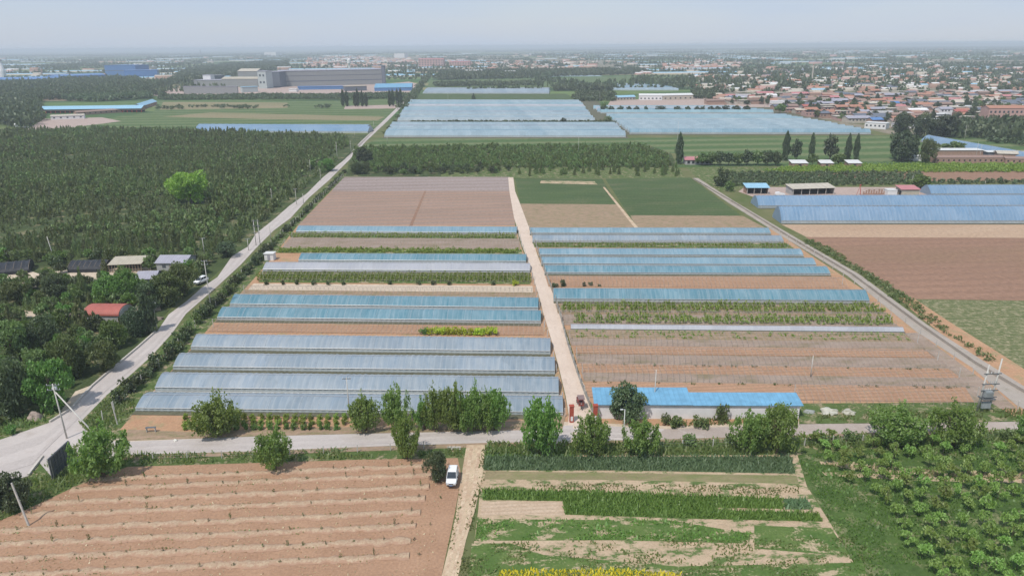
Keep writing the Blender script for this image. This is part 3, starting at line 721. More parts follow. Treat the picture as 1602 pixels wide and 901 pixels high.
# the big tunnels on the right
tunnel('film_tunnel', (1222, 350, 1800, 350), 322, 'film_deep', 'large blue film tunnel facing the smooth brown field', 11.0, 'large tunnels on the right', 1.1, 1.6)
tunnel('film_tunnel', (1186, 326, 1800, 325), 305, 'film_deep', 'large blue film tunnel behind the front one, reaching towards the blue roofed shed', 11.0, 'large tunnels on the right', 1.1, 1.6)
tunnel('film_tunnel', (1456, 307, 1800, 307), 289, 'film_deep', 'large grey blue film tunnel right of the red roofed hut', 10.0, 'large tunnels on the right', 1.0, 1.6)
# diagonal one by the brick sheds
tunnel('film_tunnel', (1440, 222, 1680, 268), 214, 'film_deep', 'long blue film tunnel running slantwise behind the brick sheds', 10.0, None, 1.0, 2.0, h=4.6)

# ---- far blocks: every row a thing of its own
def far_block(y0, y1, n, xl0, xl1, xr0, xr1, tilt, film, phrase, group, h=3.0):
    p0, p1 = G((xl0 + xr0) / 2, y0), G((xl1 + xr1) / 2, y1)
    for k in range(n):
        u = k / max(1, n - 1)
        P = p0.lerp(p1, k / n); yy = PX(P)[1]
        s = (y0 - yy) / (y0 - y1) if y0 != y1 else 0
        xl = xl0 + (xl1 - xl0) * s + random.uniform(-1.5, 1.5); xr = xr0 + (xr1 - xr0) * s + random.uniform(-1.5, 1.5)
        A = G(xl, yy - tilt / 2); B = G(xr, yy + tilt / 2)
        gap = (p1 - p0).length / n
        d = B - A; L = d.length; rz = math.atan2(d.y, d.x); w = gap * random.choice((.70, .74, .78, .84))
        nx = max(6, int(L / 3)); US = np.array([0, .06, .12, .13, .2, .3, .4, .5, .62, .74, .86, .93, 1])
        hh = h * random.uniform(.93, 1.07)
        prof = np.array([arch(t, w, hh, 1.1) for t in US]); xs = np.linspace(0, L, nx + 1)
        sag = 1 - .03 * (np.arange(nx + 1) % 2)
        V = np.zeros((nx + 1, 13, 3)); V[:, :, 0] = xs[:, None]
        V[:, :, 1] = w / 2 + (prof[None, :, 0] - w / 2) * sag[:, None]; V[:, :, 2] = prof[None, :, 1] * sag[:, None]
        i, j = np.meshgrid(np.arange(nx), np.arange(12), indexing='ij')
        q = np.stack([i * 13 + j, (i + 1) * 13 + j, (i + 1) * 13 + j + 1, i * 13 + j + 1], -1).reshape(-1, 4)
        root = empty('film_tunnel', (A.x, A.y, .05), rz)
        if n == 1: lab = phrase
        else: lab = ('frontmost ' if k == 0 else 'rearmost ' if k == n - 1 else '') + phrase + ('' if k in (0, n - 1) else ', row %s' % ordw(k + 1))
        tag(root, lab, 'greenhouse', group)
        fm = film if random.random() < .4 else random.choice(('film_blue', 'film_pale', 'film_far', 'film_grey', 'film_white', 'film_aqua', 'film_aqua'))
        qs = q.reshape(nx, 12, 4)
        link('side_skirt', npmesh('side_skirt', V.reshape(-1, 3), qs[:, :2].reshape(-1, 4), M['film_skirt'], smooth=True), root)
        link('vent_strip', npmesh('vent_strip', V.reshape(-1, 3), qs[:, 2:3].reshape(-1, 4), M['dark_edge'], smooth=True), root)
        link('roof_film', npmesh('roof_film', V.reshape(-1, 3), qs[:, 3:].reshape(-1, 4), M[fm], smooth=True), root)
        for x in (.02, L - .02):
            b = MB(); b.add([(x, p[0], p[1]) for p in prof], [tuple(range(13))]); b.build('end_film', M['film_skirt'], root)
sheet('drain_shade', [(598, 217), (985, 217), (935, 158), (640, 158)], M['drain_shade'], 'dark ground between the rows of the far block right of the road', 'ground')
sheet('drain_shade', [(980, 212), (1370, 212), (1225, 168), (925, 168)], M['drain_shade'], 'dark ground between the rows of the wide far block', 'ground')
far_block(215, 196, 8, 602, 615, 980, 962, 0.5, 'film_far', 'blue tunnel in the far block right of the road, before the hedge', 'far tunnels before the hedge row', 3.4)
far_block(191, 160, 20, 622, 640, 930, 905, 0.5, 'film_far', 'blue tunnel in the far block right of the road, behind the hedge', 'far tunnels behind the hedge row', 3.4)
far_block(210, 183, 13, 985, 948, 1362, 1222, 0.5, 'film_far', 'blue film tunnel in the wide far block before the village', 'far tunnels before the village', 3.6)
far_block(178, 169, 6, 938, 925, 1210, 1140, 0.3, 'film_blue', 'pale blue tunnel behind the row of round trees', 'far tunnels behind the round trees', 3.4)
far_block(147, 140, 6, 662, 668, 858, 858, 0.2, 'film_pale', 'pale tunnel in the farthest block right of the road', 'farthest tunnels right of the road', 3.2)
far_block(142, 133, 8, 960, 868, 1062, 1035, 0.2, 'film_pale', 'pale tunnel in the far block behind the square grove', 'farthest tunnels behind the square grove', 3.2)
far_block(208, 200, 2, 305, 309, 576, 572, 1.0, 'film_deep', 'long blue tunnel between the pine plantation and the green field', 'long blue tunnels left of the road', 4.2)

# ------------------------------------------------------------------ uncovered arches, beds and plant rows between the tunnels
M['hoop'] = plain('weathered_hoop_pipe', (.36, .31, .27), .6, .3)
M['post'] = plain('pale_concrete_post', (.58, .55, .50), .8, .2)
def hoop_frame(ends, crest_h, span, label, group, hoop=1.2, posts=True):
    a, L, rz = frame_from(*ends)
    root = empty('hoop_frame', (a.x, a.y, .03), rz)
    tag(root, label, 'hoop frame', group)
    n = int(L / hoop)
    b = MB(); b.tube([(0, *arch(u, span, crest_h, .8)) for u in (0, .12, .2, .34, .5, .66, .8, .88, 1)], .03, 4, False); me = b.mesh('arch', M['hoop'])
    for k in range(min(n, 99) + 1):
        o = link('arch', me, root, (k * L / min(n, 99) + random.uniform(-.05, .05), 0, 0)); o.scale = (1, 1, random.uniform(.95, 1.04))
    for u in (.12, .34, .5, .66, .88):
        y, z = arch(u, span, crest_h, .8); p = MB(); p.tube([(0, y, z - .03), (L, y, z - .03)], .022, 4); p.build('purlin', M['hoop'], root)
    if posts:
        for x in (0, L):
            p = MB(); p.box(x - .06, x + .06, span / 2 - .06, span / 2 + .06, 0, crest_h + .1); p.build('end_post', M['post'], root)
    return root
for ends, h, sp, lab in (
    ((325, 520, 851, 526), 2.2, 6.4, 'bare arches over the orange bed with the yellow hedge'),
    ((376, 463, 838, 467), 2.1, 5.5, 'bare arches over the brown bed below the pale strip'),
    ((405, 441, 833, 444), 2.3, 7.0, 'bare arches over the bright vine rows before the milky tunnel'),
    ((440, 389, 815, 391), 2.1, 7.0, 'bare arches over the grey bed behind the short teal tunnel'),
    ((452, 377, 811, 379), 2.1, 7.0, 'bare arches over the weedy strip before the rearmost left tunnel')):
    hoop_frame(ends, h, sp, lab, 'uncovered arches of the left block')
for ends, h, sp, lab in (
    ((836, 387, 1238, 389), 2.1, 6.0, 'bare arches over the narrow green strip behind the three blue tunnels'),
    ((858, 449, 1325, 452), 2.1, 7.0, 'bare arches over the brown bed with the dark bushes'),
    ((872, 490, 1385, 493), 2.2, 6.8, 'bare arches over the rear green vine rows of the right block'),
    ((878, 507, 1402, 511), 2.2, 6.8, 'bare arches over the front green vine rows before the low white cover'),
    ((892, 541, 1447, 547), 2.2, 7.2, 'bare arches over the weedy bed in front of the low white cover'),
    ((903, 569, 1480, 575), 2.2, 7.2, 'bare arches over the middle brown beds of the right block'),
    ((912, 597, 1515, 604), 2.2, 7.2, 'bare arches over the brown beds second from the blue roofed building'),
    ((1252, 632, 1545, 636), 2.2, 7.2, 'bare arches over the brown beds beside the blue roofed building')):
    hoop_frame(ends, h, sp, lab, 'uncovered arches of the right block')
def strip(name, ql, qr, mat, label, cat='bed'):
    """strip between two rows of the picture: ql = (xl, y_front, y_back) at the left end, qr the same at the right"""
    return sheet(name, [(ql[0], ql[1]), (qr[0], qr[1]), (qr[0] - (qr[1] - qr[2]) * qr[3], qr[2]), (ql[0] + (ql[1] - ql[2]) * ql[3], ql[2])], mat, label, cat)
strip('bed', (326, 519, 507, .9), (850, 525, 512, .1), M['soil_rows'], 'orange bed under the arches with the yellow hedge')
strip('bed', (375, 462, 453, .9), (838, 466, 457, .1), M['weedy_soil'], 'brown weedy bed below the pale strip')
strip('bed', (388, 454, 444, .9), (834, 458, 448, .1), M['yard'], 'pale pinkish strip across the left block')
strip('bed', (404, 442, 427, .9), (830, 445, 429, .1), M['green_patchy'], 'bed of the bright vine rows')
strip('bed', (432, 396, 388, .9), (817, 398, 391, .1), M['green_patchy'], 'green strip behind the short teal tunnel')
strip('bed', (440, 389, 372, .9), (814, 391, 374, .1), M['grey_strip'], 'grey littered bed of the left block')
strip('bed', (454, 372, 366, .9), (809, 374, 368, .1), M['green_patchy'], 'green strip before the rearmost left tunnel')
strip('bed', (836, 387.5, 380.5, -.3), (1242, 389, 381, 1.4), M['green_patchy'], 'narrow green bed of the right block')
strip('bed', (858, 449, 432, -.3), (1330, 452, 433, 1.4), M['soil_rows'], 'brown bed with dark bushes in the right block')
strip('bed', (873, 491, 476, -.3), (1390, 494, 478, 1.4), M['weedy_soil'], 'bed of the rear vine rows')
strip('bed', (880, 509, 492, -.3), (1410, 514, 495, 1.4), M['grey_strip'], 'grey bed of the front vine rows')
strip('bed', (890, 530, 516, -.3), (1434, 536, 521, 1.4), M['weedy_soil'], 'straw and weeds before the low white cover')
strip('bed', (894, 541, 530, -.3), (1450, 547, 536, 1.4), M['grey_strip'], 'grey littered strip under the arches')
strip('bed', (899, 553, 541, -.3), (1462, 560, 547, 1.4), M['soil_rows'], 'brown bed in the middle of the right block')
strip('bed', (904, 569, 554, -.3), (1487, 577, 561, 1.4), M['grey_strip'], 'grey strip between two brown beds')
strip('bed', (909, 583, 569, -.3), (1505, 592, 577, 1.4), M['soil_rows'], 'brown bed second from the blue roofed building')
strip('bed', (914, 597, 583, -.3), (1520, 606, 592, 1.4), M['grey_strip'], 'grey strip behind the blue roofed building')
strip('bed', (920, 622, 597, -.3), (1548, 630, 606, 1.4), M['soil_rows'], 'brown bed right behind the blue roofed building')
sheet('bed', [(1415, 522), (1436, 521), (1560, 612), (1590, 640), (1530, 640), (1500, 590)], M['grey_strip'], 'grey litter between the bed ends and the concrete lane', 'bed')
sheet('bed', [(1250, 632), (1548, 630), (1600, 660), (1250, 664)], M['verge'], 'weeds between the brown beds and the road', 'bed')
sheet('bed', [(200, 672), (290, 676), (560, 668), (800, 660), (885, 650), (880, 672), (560, 679), (400, 683), (195, 690)], M['weedy_soil'], 'weedy brown strip between the road and the frontmost tunnel', 'bed')
# ------------------------------------------------------------------ plants
M['bark'] = plain('grey_brown_bark', (.16, .12, .09), .9, .1)
LM = {
    'young': leaf_mat('young_nursery_leaves', (.10, .155, .045), (.20, .26, .085), .3, attr=True),
    'mixed': leaf_mat('mixed_wood_leaves', (.10, .15, .045), (.20, .255, .085), .3, attr=True),
    'road': leaf_mat('roadside_tree_leaves', (.13, .22, .04), (.25, .35, .09), .48, var=.16),
    'road_dark': leaf_mat('dark_tree_leaves', (.07, .10, .04), (.13, .165, .08)),
    'pine': leaf_mat('pine_needles', (.115, .155, .056), (.215, .25, .10), .32),
    'pine_mass': leaf_mat('pine_needles_of_the_stand', (.115, .155, .056), (.215, .25, .10), .32, attr=True),
    'mid': leaf_mat('mid_green_leaves', (.095, .145, .04), (.18, .23, .075)),
    'lime': leaf_mat('lime_green_leaves', (.22, .36, .05), (.36, .50, .09), .48, var=.04),
    'fresh': leaf_mat('fresh_green_leaves', (.09, .17, .03), (.16, .25, .055)),
    'sapling': leaf_mat('sapling_leaves', (.19, .30, .06), (.34, .45, .13), .45),
    'poplar': leaf_mat('dark_poplar_leaves', (.050, .075, .036), (.090, .120, .056), .2),
    'far': leaf_mat('far_tree_leaves', (.075, .11, .050), (.13, .165, .075), .25, attr=True),
    'hedge': leaf_mat('dark_hedge_leaves', (.055, .080, .034), (.11, .135, .056)),
    'yellow': leaf_mat('yellow_green_hedge_leaves', (.32, .42, .03), (.56, .60, .05), .4),
    'yflower': leaf_mat('yellow_flowers', (.74, .66, .03), (.88, .80, .06), .3),
    'crop': leaf_mat('bright_crop_blades', (.13, .22, .04), (.20, .29, .07)),
    'leek': leaf_mat('blue_green_leek_blades', (.12, .19, .09), (.19, .26, .14)),
    'weed': leaf_mat('weed_blades', (.14, .20, .06), (.25, .28, .11), .5),
    'dry': leaf_mat('dry_straw_blades', (.48, .38, .22), (.62, .52, .34), .2),
    'limegreen': leaf_mat('lime_shrub_leaves', (.16, .25, .035), (.30, .36, .06), .35),
    'vine': leaf_mat('vine_leaves', (.17, .26, .04), (.31, .38, .08), .42),
    'twig': leaf_mat('sparse_sprout_leaves', (.15, .17, .08), (.24, .23, .13)),
}
def proto(kind, n=3):
    out = []
    for i in range(n):
        t = None
        if kind == 'bush':
            V, Q = leaves(np.concatenate([shoots(random.choice((16, 22, 30)), 2600, 1.0, .05, 1.1, jitter=.07), clumps(random.choice((14, 18, 24)), 2100, .46, .44, .95, .26, .35)]), .047)
            t = trunk_mesh('trunk', M['bark'], .5, .035, 5, .4, 4)
        elif kind == 'round':
            V, Q = leaves(clumps(40, 5600, .51, .50, 1.0, .29), .05)
            t = trunk_mesh('trunk', M['bark'], .6, .05, 6, .5, 1)
        elif kind == 'round_low':
            V, Q = leaves(clumps(22, 620, .56, .44, 1.0, .34), .12)
            t = trunk_mesh('trunk', M['bark'], .5, .05, 2, .4, 1)
        elif kind == 'pine':
            V, Q = leaves(cone(300), .15, .1, .35)
            t = trunk_mesh('trunk', M['bark'], .8, .05, 0, .3, 1)
        elif kind == 'poplar':
            V, Q = leaves(column(1300), .11, .2)
            t = trunk_mesh('trunk', M['bark'], .7, .07, 0, .3, 1)
        elif kind == 'shrub':
            V, Q = leaves(clumps(12, 420, .45, .5, 1.0, .42), .14)
            t = trunk_mesh('stem', M['bark'], .4, .04, 3, .4, 2)
        elif kind == 'sapling':
            k = 9; th = rng.uniform(0, 6.28, k); rr = rng.uniform(.25, .85, k)
            c = np.stack([np.cos(th) * rr, np.sin(th) * rr, rng.uniform(.6, .95, k) - .15 * rr], 1)
            pts = []
            for q in c:
                for s in range(7):
                    a = s * .9 + rng.uniform(0, .4); u = rng.uniform(.08, .34)
                    for w in np.linspace(.3, 1, 4): pts.append(q + np.array([math.cos(a) * u * w * 1.3, math.sin(a) * u * w * 1.3, -.10 * w * w + rng.normal(0, .02)]))
            V, Q = leaves(np.array(pts), .15, 1.1, .5)
            t = trunk_mesh('stem', M['bark'], .75, .035, 4, .5, 1)
        elif kind == 'sprout':
            V, Q = leaves(shoots(6, 46, .6, .1, 1.0, jitter=.06), .13)
            t = trunk_mesh('stem', M['bark'], .7, .03, 4, .5, 2)
        out.append((V, Q, t))
    return out
PR = {}
CM = {}
def crown_meshes(kind, lm):
    if kind not in PR: PR[kind] = proto(kind, 4 if kind in ('bush', 'pine', 'sapling') else 3)
    if (kind, lm) not in CM:
        CM[(kind, lm)] = [npmesh('crown', V, Q, LM[lm]) for V, Q, t in PR[kind]]
    return CM[(kind, lm)]
def plant(kind, lm, p, h, hw, name, label, group=None, cat='tree', part=None):
    cms = crown_meshes(kind, lm); i = random.randrange(len(cms))
    s = random.uniform(.94, 1.06)
    root = empty(name, (p[0], p[1], .02), random.uniform(0, 6.28), (hw * s, hw / s, h))
    tag(root, label, cat, group)
    t = PR[kind][i][2]
    link(part or ('stem' if kind in ('shrub', 'sapling', 'sprout') else 'trunk'), t, root)
    link('foliage' if kind in ('shrub', 'sprout') else 'crown', cms[i], root)
    return root
def plant_px(kind, lm, px, by, ty, hw, name, label, group=None, cat='tree'):
    p = G(px, by); return plant(kind, lm, p, max(.4, HT(p, ty)), WM(p, hw), name, label, group, cat)

# ---- trees along the crossroad
RT = [
    (163, 745, 655, 43, 'road', 'large bushy tree on the verge right of the dark signboard'),
    (341, 682, 613, 37, 'road', 'bushy tree standing in front of the frontmost tunnel, above the shrub bed'),
    (430, 735, 668, 31, 'road', 'round bushy tree at the upper edge of the ploughed field'),
    (572, 674, 613, 27, 'road', 'bushy tree left of the taller pair behind the road'),
    (622, 671, 601, 26, 'road', 'tall narrow bushy tree behind the road, left of the dense thicket'),
    (637, 717, 640, 24, 'road', 'upright bushy tree on the near side of the road, left of the parked car'),
    (664, 672, 618, 18, 'road', 'smallest leftmost bush of the dense roadside thicket'),
    (728, 676, 606, 24, 'road', 'tree at the front of the dense roadside thicket'),
    (759, 675, 610, 24, 'road', 'front tree in the right half of the dense roadside thicket'),
    (682, 672, 602, 25, 'road', 'first full sized tree from the left in the dense roadside thicket'),
    (712, 673, 598, 27, 'road', 'second tree from the left in the dense roadside thicket'),
    (743, 673, 599, 27, 'road', 'second tree from the right in the dense roadside thicket'),
    (774, 672, 603, 27, 'road', 'rightmost tree of the dense roadside thicket'),
    (845, 710, 614, 35, 'road', 'tall bushy tree on the near verge left of the dirt path entrance'),
    (925, 710, 640, 29, 'road', 'bushy tree on the near verge facing the dirt path entrance'),
    (980, 658, 598, 30, 'road_dark', 'darker tree in front of the blue roofed building'),
    (1003, 710, 645, 30, 'road', 'bushy tree on the near verge by the lamp post'),
    (1170, 708, 640, 33, 'road', 'left one of two merged bushes hiding the right end of the blue roofed building'),
    (1213, 708, 628, 38, 'road', 'right one of two merged bushes hiding the right end of the blue roofed building'),
    (1400, 692, 631, 46, 'road', 'wide bushy tree between the orchard and the road'),
    (1490, 697, 622, 38, 'road', 'tall bushy tree left of the pole mounted transformer'),
    (1606, 690, 640, 22, 'road', 'bushy tree cut by the right picture edge beside the road'),
    (683, 752, 704, 19, 'road_dark', 'small dark leaved tree beside the parked white car'),
    (20, 795, 740, 32, 'road_dark', 'dark shrubby tree at the left edge beside the bent concrete post'),
]
for px, by, ty, hw, lm, lab in RT:
    plant_px('round' if lm == 'road_dark' else 'bush', lm, px, by, ty, hw, 'roadside_tree', lab, 'trees along the crossroad')
# weeds and bushes by the blue roofed building
for px, by, ty, hw, lab in ((1128, 660, 630, 12, 'upright grey green bush in front of the white wall'), (1060, 668, 652, 16, 'low bush below the white wall, nearest the lamp post'), (1098, 668, 650, 15, 'low bush in the middle below the white wall'),
                            (1040, 664, 646, 9, 'small bush at the foot of the white wall left of the low bushes'), (1235, 664, 640, 9, 'small bush at the right end of the white wall')):
    plant_px('shrub', 'mid', px, by, ty, hw, 'bush', lab, 'bushes before the white wall', 'bush')
for i, px in enumerate((1080, 1140, 1280, 1330, 1575)):
    plant_px('shrub', 'mid', px, 696 - (i * 2), 678 - i * 2, 13, 'bush', '%s low bush from the left in the overgrown verge right of the lamp post' % ordw(i + 1), 'low bushes of the verge', 'bush')

# ---- shrub bed before the frontmost tunnel
k = 0
for r_, (y, hh) in enumerate(((656, 8), (664, 8), (672, 9))):
    xs = [x for x in np.arange(292, 548, 13) if not (r_ == 2 and x > 530)]
    for i, px in enumerate(xs):
        plant_px('shrub', 'limegreen' if r_ < 2 or px < 330 else 'fresh', px + random.uniform(-1.5, 1.5), y, y - hh - random.uniform(0, 3), 6.2, 'clipped_shrub',
                 '%s clipped shrub from the left in the %s row before the frontmost tunnel' % (ordw(i + 1), ('back', 'middle', 'front')[r_]), 'clipped shrubs before the frontmost tunnel', 'shrub')
for i, px in enumerate(range(664, 776, 9)):
    lab = ['dark green shrub at the left end of the yellow hedge'][0] if i == 0 else '%s shrub from the left of the yellow green hedge on the orange bed' % ordw(i + 1)
    plant_px('shrub', 'fresh' if i == 0 else 'yellow', px, 522.5 + i * .12, 511, 8.2, 'hedge_shrub', lab, 'shrubs of the yellow hedge', 'shrub')
# dark round shrubs in the left block, bushes in the brown bed
for i, px in enumerate((417, 442, 464, 491, 514, 538, 678, 703, 772, 610, 655)):
    plant_px('shrub', 'hedge', px, 446, 438.5, 4.6, 'round_shrub', '%s dark round shrub in the line above the pale strip' % ordw(sorted((417, 442, 464, 491, 514, 538, 678, 703, 772, 610, 655)).index(px) + 1), 'dark round shrubs above the pale strip', 'shrub')
plant_px('shrub', 'yellow', 806, 447, 438, 6, 'round_shrub', 'yellow round shrub at the path end of the pale strip', None, 'shrub')
for px, by, ty, hw, lab in ((880, 448, 437, 7, 'largest dark bush in the brown bed, nearest the path'), (868, 449, 442, 6, 'low dark bush at the path end of the brown bed'), (914, 448, 441, 4, 'small dark bush left of the pair in the brown bed'), (924, 447, 440, 4, 'small dark bush right of the pair in the brown bed'), (938, 448, 444, 3.5, 'smallest dark bush in the brown bed')):
    plant_px('shrub', 'hedge', px, by, ty, hw, 'bush', lab, 'dark bushes of the brown bed', 'bush')

# ---- hedge between the road and the left fence
HL = [(176, 640), (215, 603), (262, 562), (300, 516), (352, 462), (392, 421), (420, 392), (470, 340), (520, 290), (540, 268)]
hp = [G(*p) for p in HL]; ln = [0]
for i in range(1, len(hp)): ln.append(ln[-1] + (hp[i] - hp[i - 1]).length)
s = 3.0; k = 0
while s < ln[-1]:
    i = max(j for j in range(len(ln)) if ln[j] <= s); u = (s - ln[i]) / max(.01, ln[min(i + 1, len(ln) - 1)] - ln[i]); q = hp[i].lerp(hp[min(i + 1, len(hp) - 1)], u)
    big = s < ln[6]
    if random.random() < .93:
        k += 1
        plant('shrub', 'hedge' if random.random() < .75 else 'mid', (q.x + random.uniform(-.5, .5), q.y + random.uniform(-.6, .6)), random.uniform(2.2, 3.6) if big else random.uniform(1.5, 2.4), random.uniform(1.4, 2.1) if big else random.uniform(1.2, 1.7),
              'hedge_bush', '%s dark hedge bush from the crossroad along the long road' % ordw(k) if k < 100 else 'dark hedge bush far along the hedge between the long road and the brown field', 'hedge bushes along the long road', 'bush')
    s += random.uniform(2.3, 3.4) if big else random.uniform(3, 4.4)

# ---- orchard saplings at the bottom right
def orchard():
    A = G(1252, 690); poly = gpoly([(1256, 688), (1360, 694), (1690, 684), (1760, 935), (1440, 935), (1425, 880), (1378, 800), (1300, 738)])
    ys = [p[1] for p in poly]; y = max(ys) - 1.0; row = 0
    while y > min(ys):
        xs = []; x = min(p[0] for p in poly) + random.uniform(0, 2)
        while x < max(p[0] for p in poly):
            xs.append(x); x += random.uniform(2.3, 3.3)
        xs = [x for x in xs if inpoly(np.array([x]), np.array([y]), poly)[0] and random.random() < .92]
        if xs: row += 1
        for i, x in enumerate(xs):
            pp = PX((x, y, 0))
            h = random.uniform(2.2, 3.2) * (1.0 if pp[1] > 700 else .85)
            plant('sapling', 'sapling', (x + random.uniform(-.25, .25), y + random.uniform(-.4, .4)), h, random.uniform(1.0, 1.35), 'orchard_sapling', '%s sapling from the left in orchard row %s from the road' % (ordw(i + 1), ordw(row)), 'orchard saplings', 'sapling')
        y -= 3.0
orchard()
# ---- sprouts on the ridges of the ploughed field
RIDGE_PX = [743, 757, 776, 794, 816, 837, 860, 885]
ridge_y = [G(330, y)[1] for y in RIDGE_PX]
FIELD = gpoly([(-100, 905), (40, 800), (105, 770), (160, 738), (200, 730), (420, 724), (560, 721), (690, 718), (712, 745), (690, 800), (672, 901), (660, 930)])
for r_, y in enumerate(ridge_y):
    n = 0; x = min(p[0] for p in FIELD)
    while x < max(p[0] for p in FIELD):
        x += random.uniform(1.6, 6.5)
        if inpoly(np.array([x]), np.array([y]), FIELD)[0]:
            n += 1
            plant('sprout', 'twig' if random.random() < .5 else 'mid', (x, y + random.uniform(-.25, .25)), random.choice((.5, .6, .7, 1.0, 1.7)), random.uniform(.3, .5), 'sprout', '%s sprout from the left on the %s straw ridge of the ploughed field' % (ordw(n), ordw(r_ + 1)), 'sprouts on the ridges', 'plant')

# ---- trees left of the road, below the net sheds
LT = [
    (300, 318, 265, 32, 'round', 'lime', 'big rounded lime green tree rising out of the pine plantation'),
    (262, 478, 425, 26, 'round', 'mid', 'broad green tree between the grey roofs and the road'),
    (290, 462, 408, 24, 'round', 'mid', 'broad green tree right of the grey roofs, nearest the white car'),
    (235, 486, 440, 20, 'round', 'road_dark', 'dark tree in front of the lower grey roof'),
    (178, 545, 500, 20, 'round', 'fresh', 'bright green rounded tree below the red roofed hut'),
    (235, 520, 462, 18, 'poplar', 'poplar', 'dark upright tree by the pole with the cross arm'),
    (214, 525, 478, 20, 'round', 'poplar', 'dark tree right of the red roofed hut'),
    (165, 580, 532, 24, 'round', 'mid', 'green tree at the road edge below the bright rounded tree'),
    (85, 640, 560, 34, 'round', 'fresh', 'large bright green tree behind the pole with the strut'),
    (60, 600, 545, 30, 'round', 'mid', 'green tree left of the large bright one'),
    (110, 590, 520, 28, 'round', 'mid', 'green tree above the large bright one'),
    (130, 520, 470, 24, 'pine', 'pine', 'dark conifer left of the red roofed hut'),
    (22, 650, 560, 34, 'round', 'road_dark', 'dark tree at the left edge above the boulder'),
    (20, 560, 500, 30, 'round', 'mid', 'green tree at the left edge beside the earth lane'),
    (70, 545, 492, 28, 'round', 'road_dark', 'dark green tree below the earth lane'),
    (17, 680, 664, 9, 'shrub', 'fresh', 'small bright bush on the verge left of the boulder'),
    (30, 476, 438, 22, 'round', 'mid', 'green tree in front of the left black net shed'),
    (88, 470, 428, 22, 'round', 'road_dark', 'dark tree between the two black net sheds'),
    (132, 470, 420, 12, 'pine', 'pine', 'dark conifer in front of the right black net shed'),
    (175, 474, 430, 24, 'round', 'fresh', 'bright green tree in front of the slatted shed'),
    (204, 470, 420, 20, 'round', 'fresh', 'bright green tree between the slatted shed and the grey roofs'),
    (355, 402, 378, 16, 'round', 'poplar', 'dark rounded tree at the field entrance left of the road'),
    (302, 392, 362, 12, 'pine', 'mid', 'small green conifer above the upper grey roof'),
    (512, 268, 247, 13, 'round', 'fresh', 'green tree at the roadside by the far end of the plantation'),
    (570, 258, 230, 16, 'round', 'poplar', 'dark tree at the corner of the nursery beside the road'),
    (560, 272, 252, 13, 'round', 'hedge', 'dark bushy tree at the near corner of the nursery'),
]
for px, by, ty, hw, kd, lm, lab in LT:
    plant_px(kd, lm, px, by, ty, hw, 'conifer' if kd == 'pine' else 'bush' if kd == 'shrub' else 'broadleaf_tree', lab, 'trees left of the road', 'bush' if kd == 'shrub' else 'tree')
ROADP = gpoly(ROADL + ROADR[::-1])
BUILT = []        # rectangles kept clear, filled by the sheds: (x, y, radius)
for q in ((10, 434, 12), (30, 436, 11), (50, 432, 10), (118, 434, 10), (137, 434, 10), (155, 434, 10), (185, 434, 9), (205, 432, 9), (222, 450, 7), (240, 436, 8), (268, 428, 8), (165, 495, 11), (195, 497, 11), (148, 495, 9), (225, 440, 8), (240, 432, 8), (272, 415, 12), (290, 410, 8), (20, 420, 14), (45, 420, 10), (137, 420, 13), (160, 420, 8), (120, 420, 8), (200, 417, 14), (222, 418, 8), (145, 440, 5), (315, 445, 9), (57, 650, 6), (85, 672, 7), (110, 640, 8), (235, 497, 5)):
    g = G(q[0], q[1]); BUILT.append((g.x, g.y, q[2] * .42))
def clear(x, y, extra=0):
    k = np.ones(x.shape, bool)
    for bx, by, r in BUILT: k &= (x - bx) ** 2 + (y - by) ** 2 > (r + extra) ** 2
    return k
# thicket: broadleaf trees one can tell apart
TH = gpoly([(-120, 404), (60, 405), (110, 404), (240, 403), (300, 402), (340, 402), (320, 432), (290, 452), (250, 474), (240, 488), (190, 536), (150, 588), (95, 630), (0, 668), (-60, 690)])
x, y = scatter(TH, 3.9); kk = clear(x, y, 1.0); x, y = x[kk], y[kk]
od = np.argsort(y)
for x_, y_ in zip(x[od], y[od]):
    pp = PX((x_, y_, 0))
    h = random.uniform(2.6, 4.6)
    if random.random() < .74:
        plant('round_low', random.choice(('mid', 'mid', 'fresh', 'hedge')), (x_, y_), h, h * random.uniform(.42, .6), 'thicket_tree', 'one of the many green broad-leaved trees in the thicket around the red roofed hut', 'broad-leaved trees of the thicket left of the road')
    else:
        plant('pine', 'pine', (x_, y_), h * 1.05, h * random.uniform(.34, .44), 'conifer', 'one of the many dark conifers in the thicket around the red roofed hut', 'conifers of the thicket left of the road')
# the pine plantation: the nearest as trees, the rest as one mass
PLANT = gpoly([(-130, 204), (300, 207), (545, 217), (540, 240), (495, 279), (440, 322), (393, 366), (362, 392), (330, 398), (240, 402), (150, 404), (0, 402), (-160, 402)])
x, y = scatter(PLANT, 3.0)
g1 = G(300, 318)
kk = clear(x, y, 1.0) & ((x - g1.x) ** 2 + (y - g1.y) ** 2 > 40) & ~((np.abs(x - g1.x * (y / g1.y)) < 6.5) & (y < g1.y) & (y > g1.y - 15))
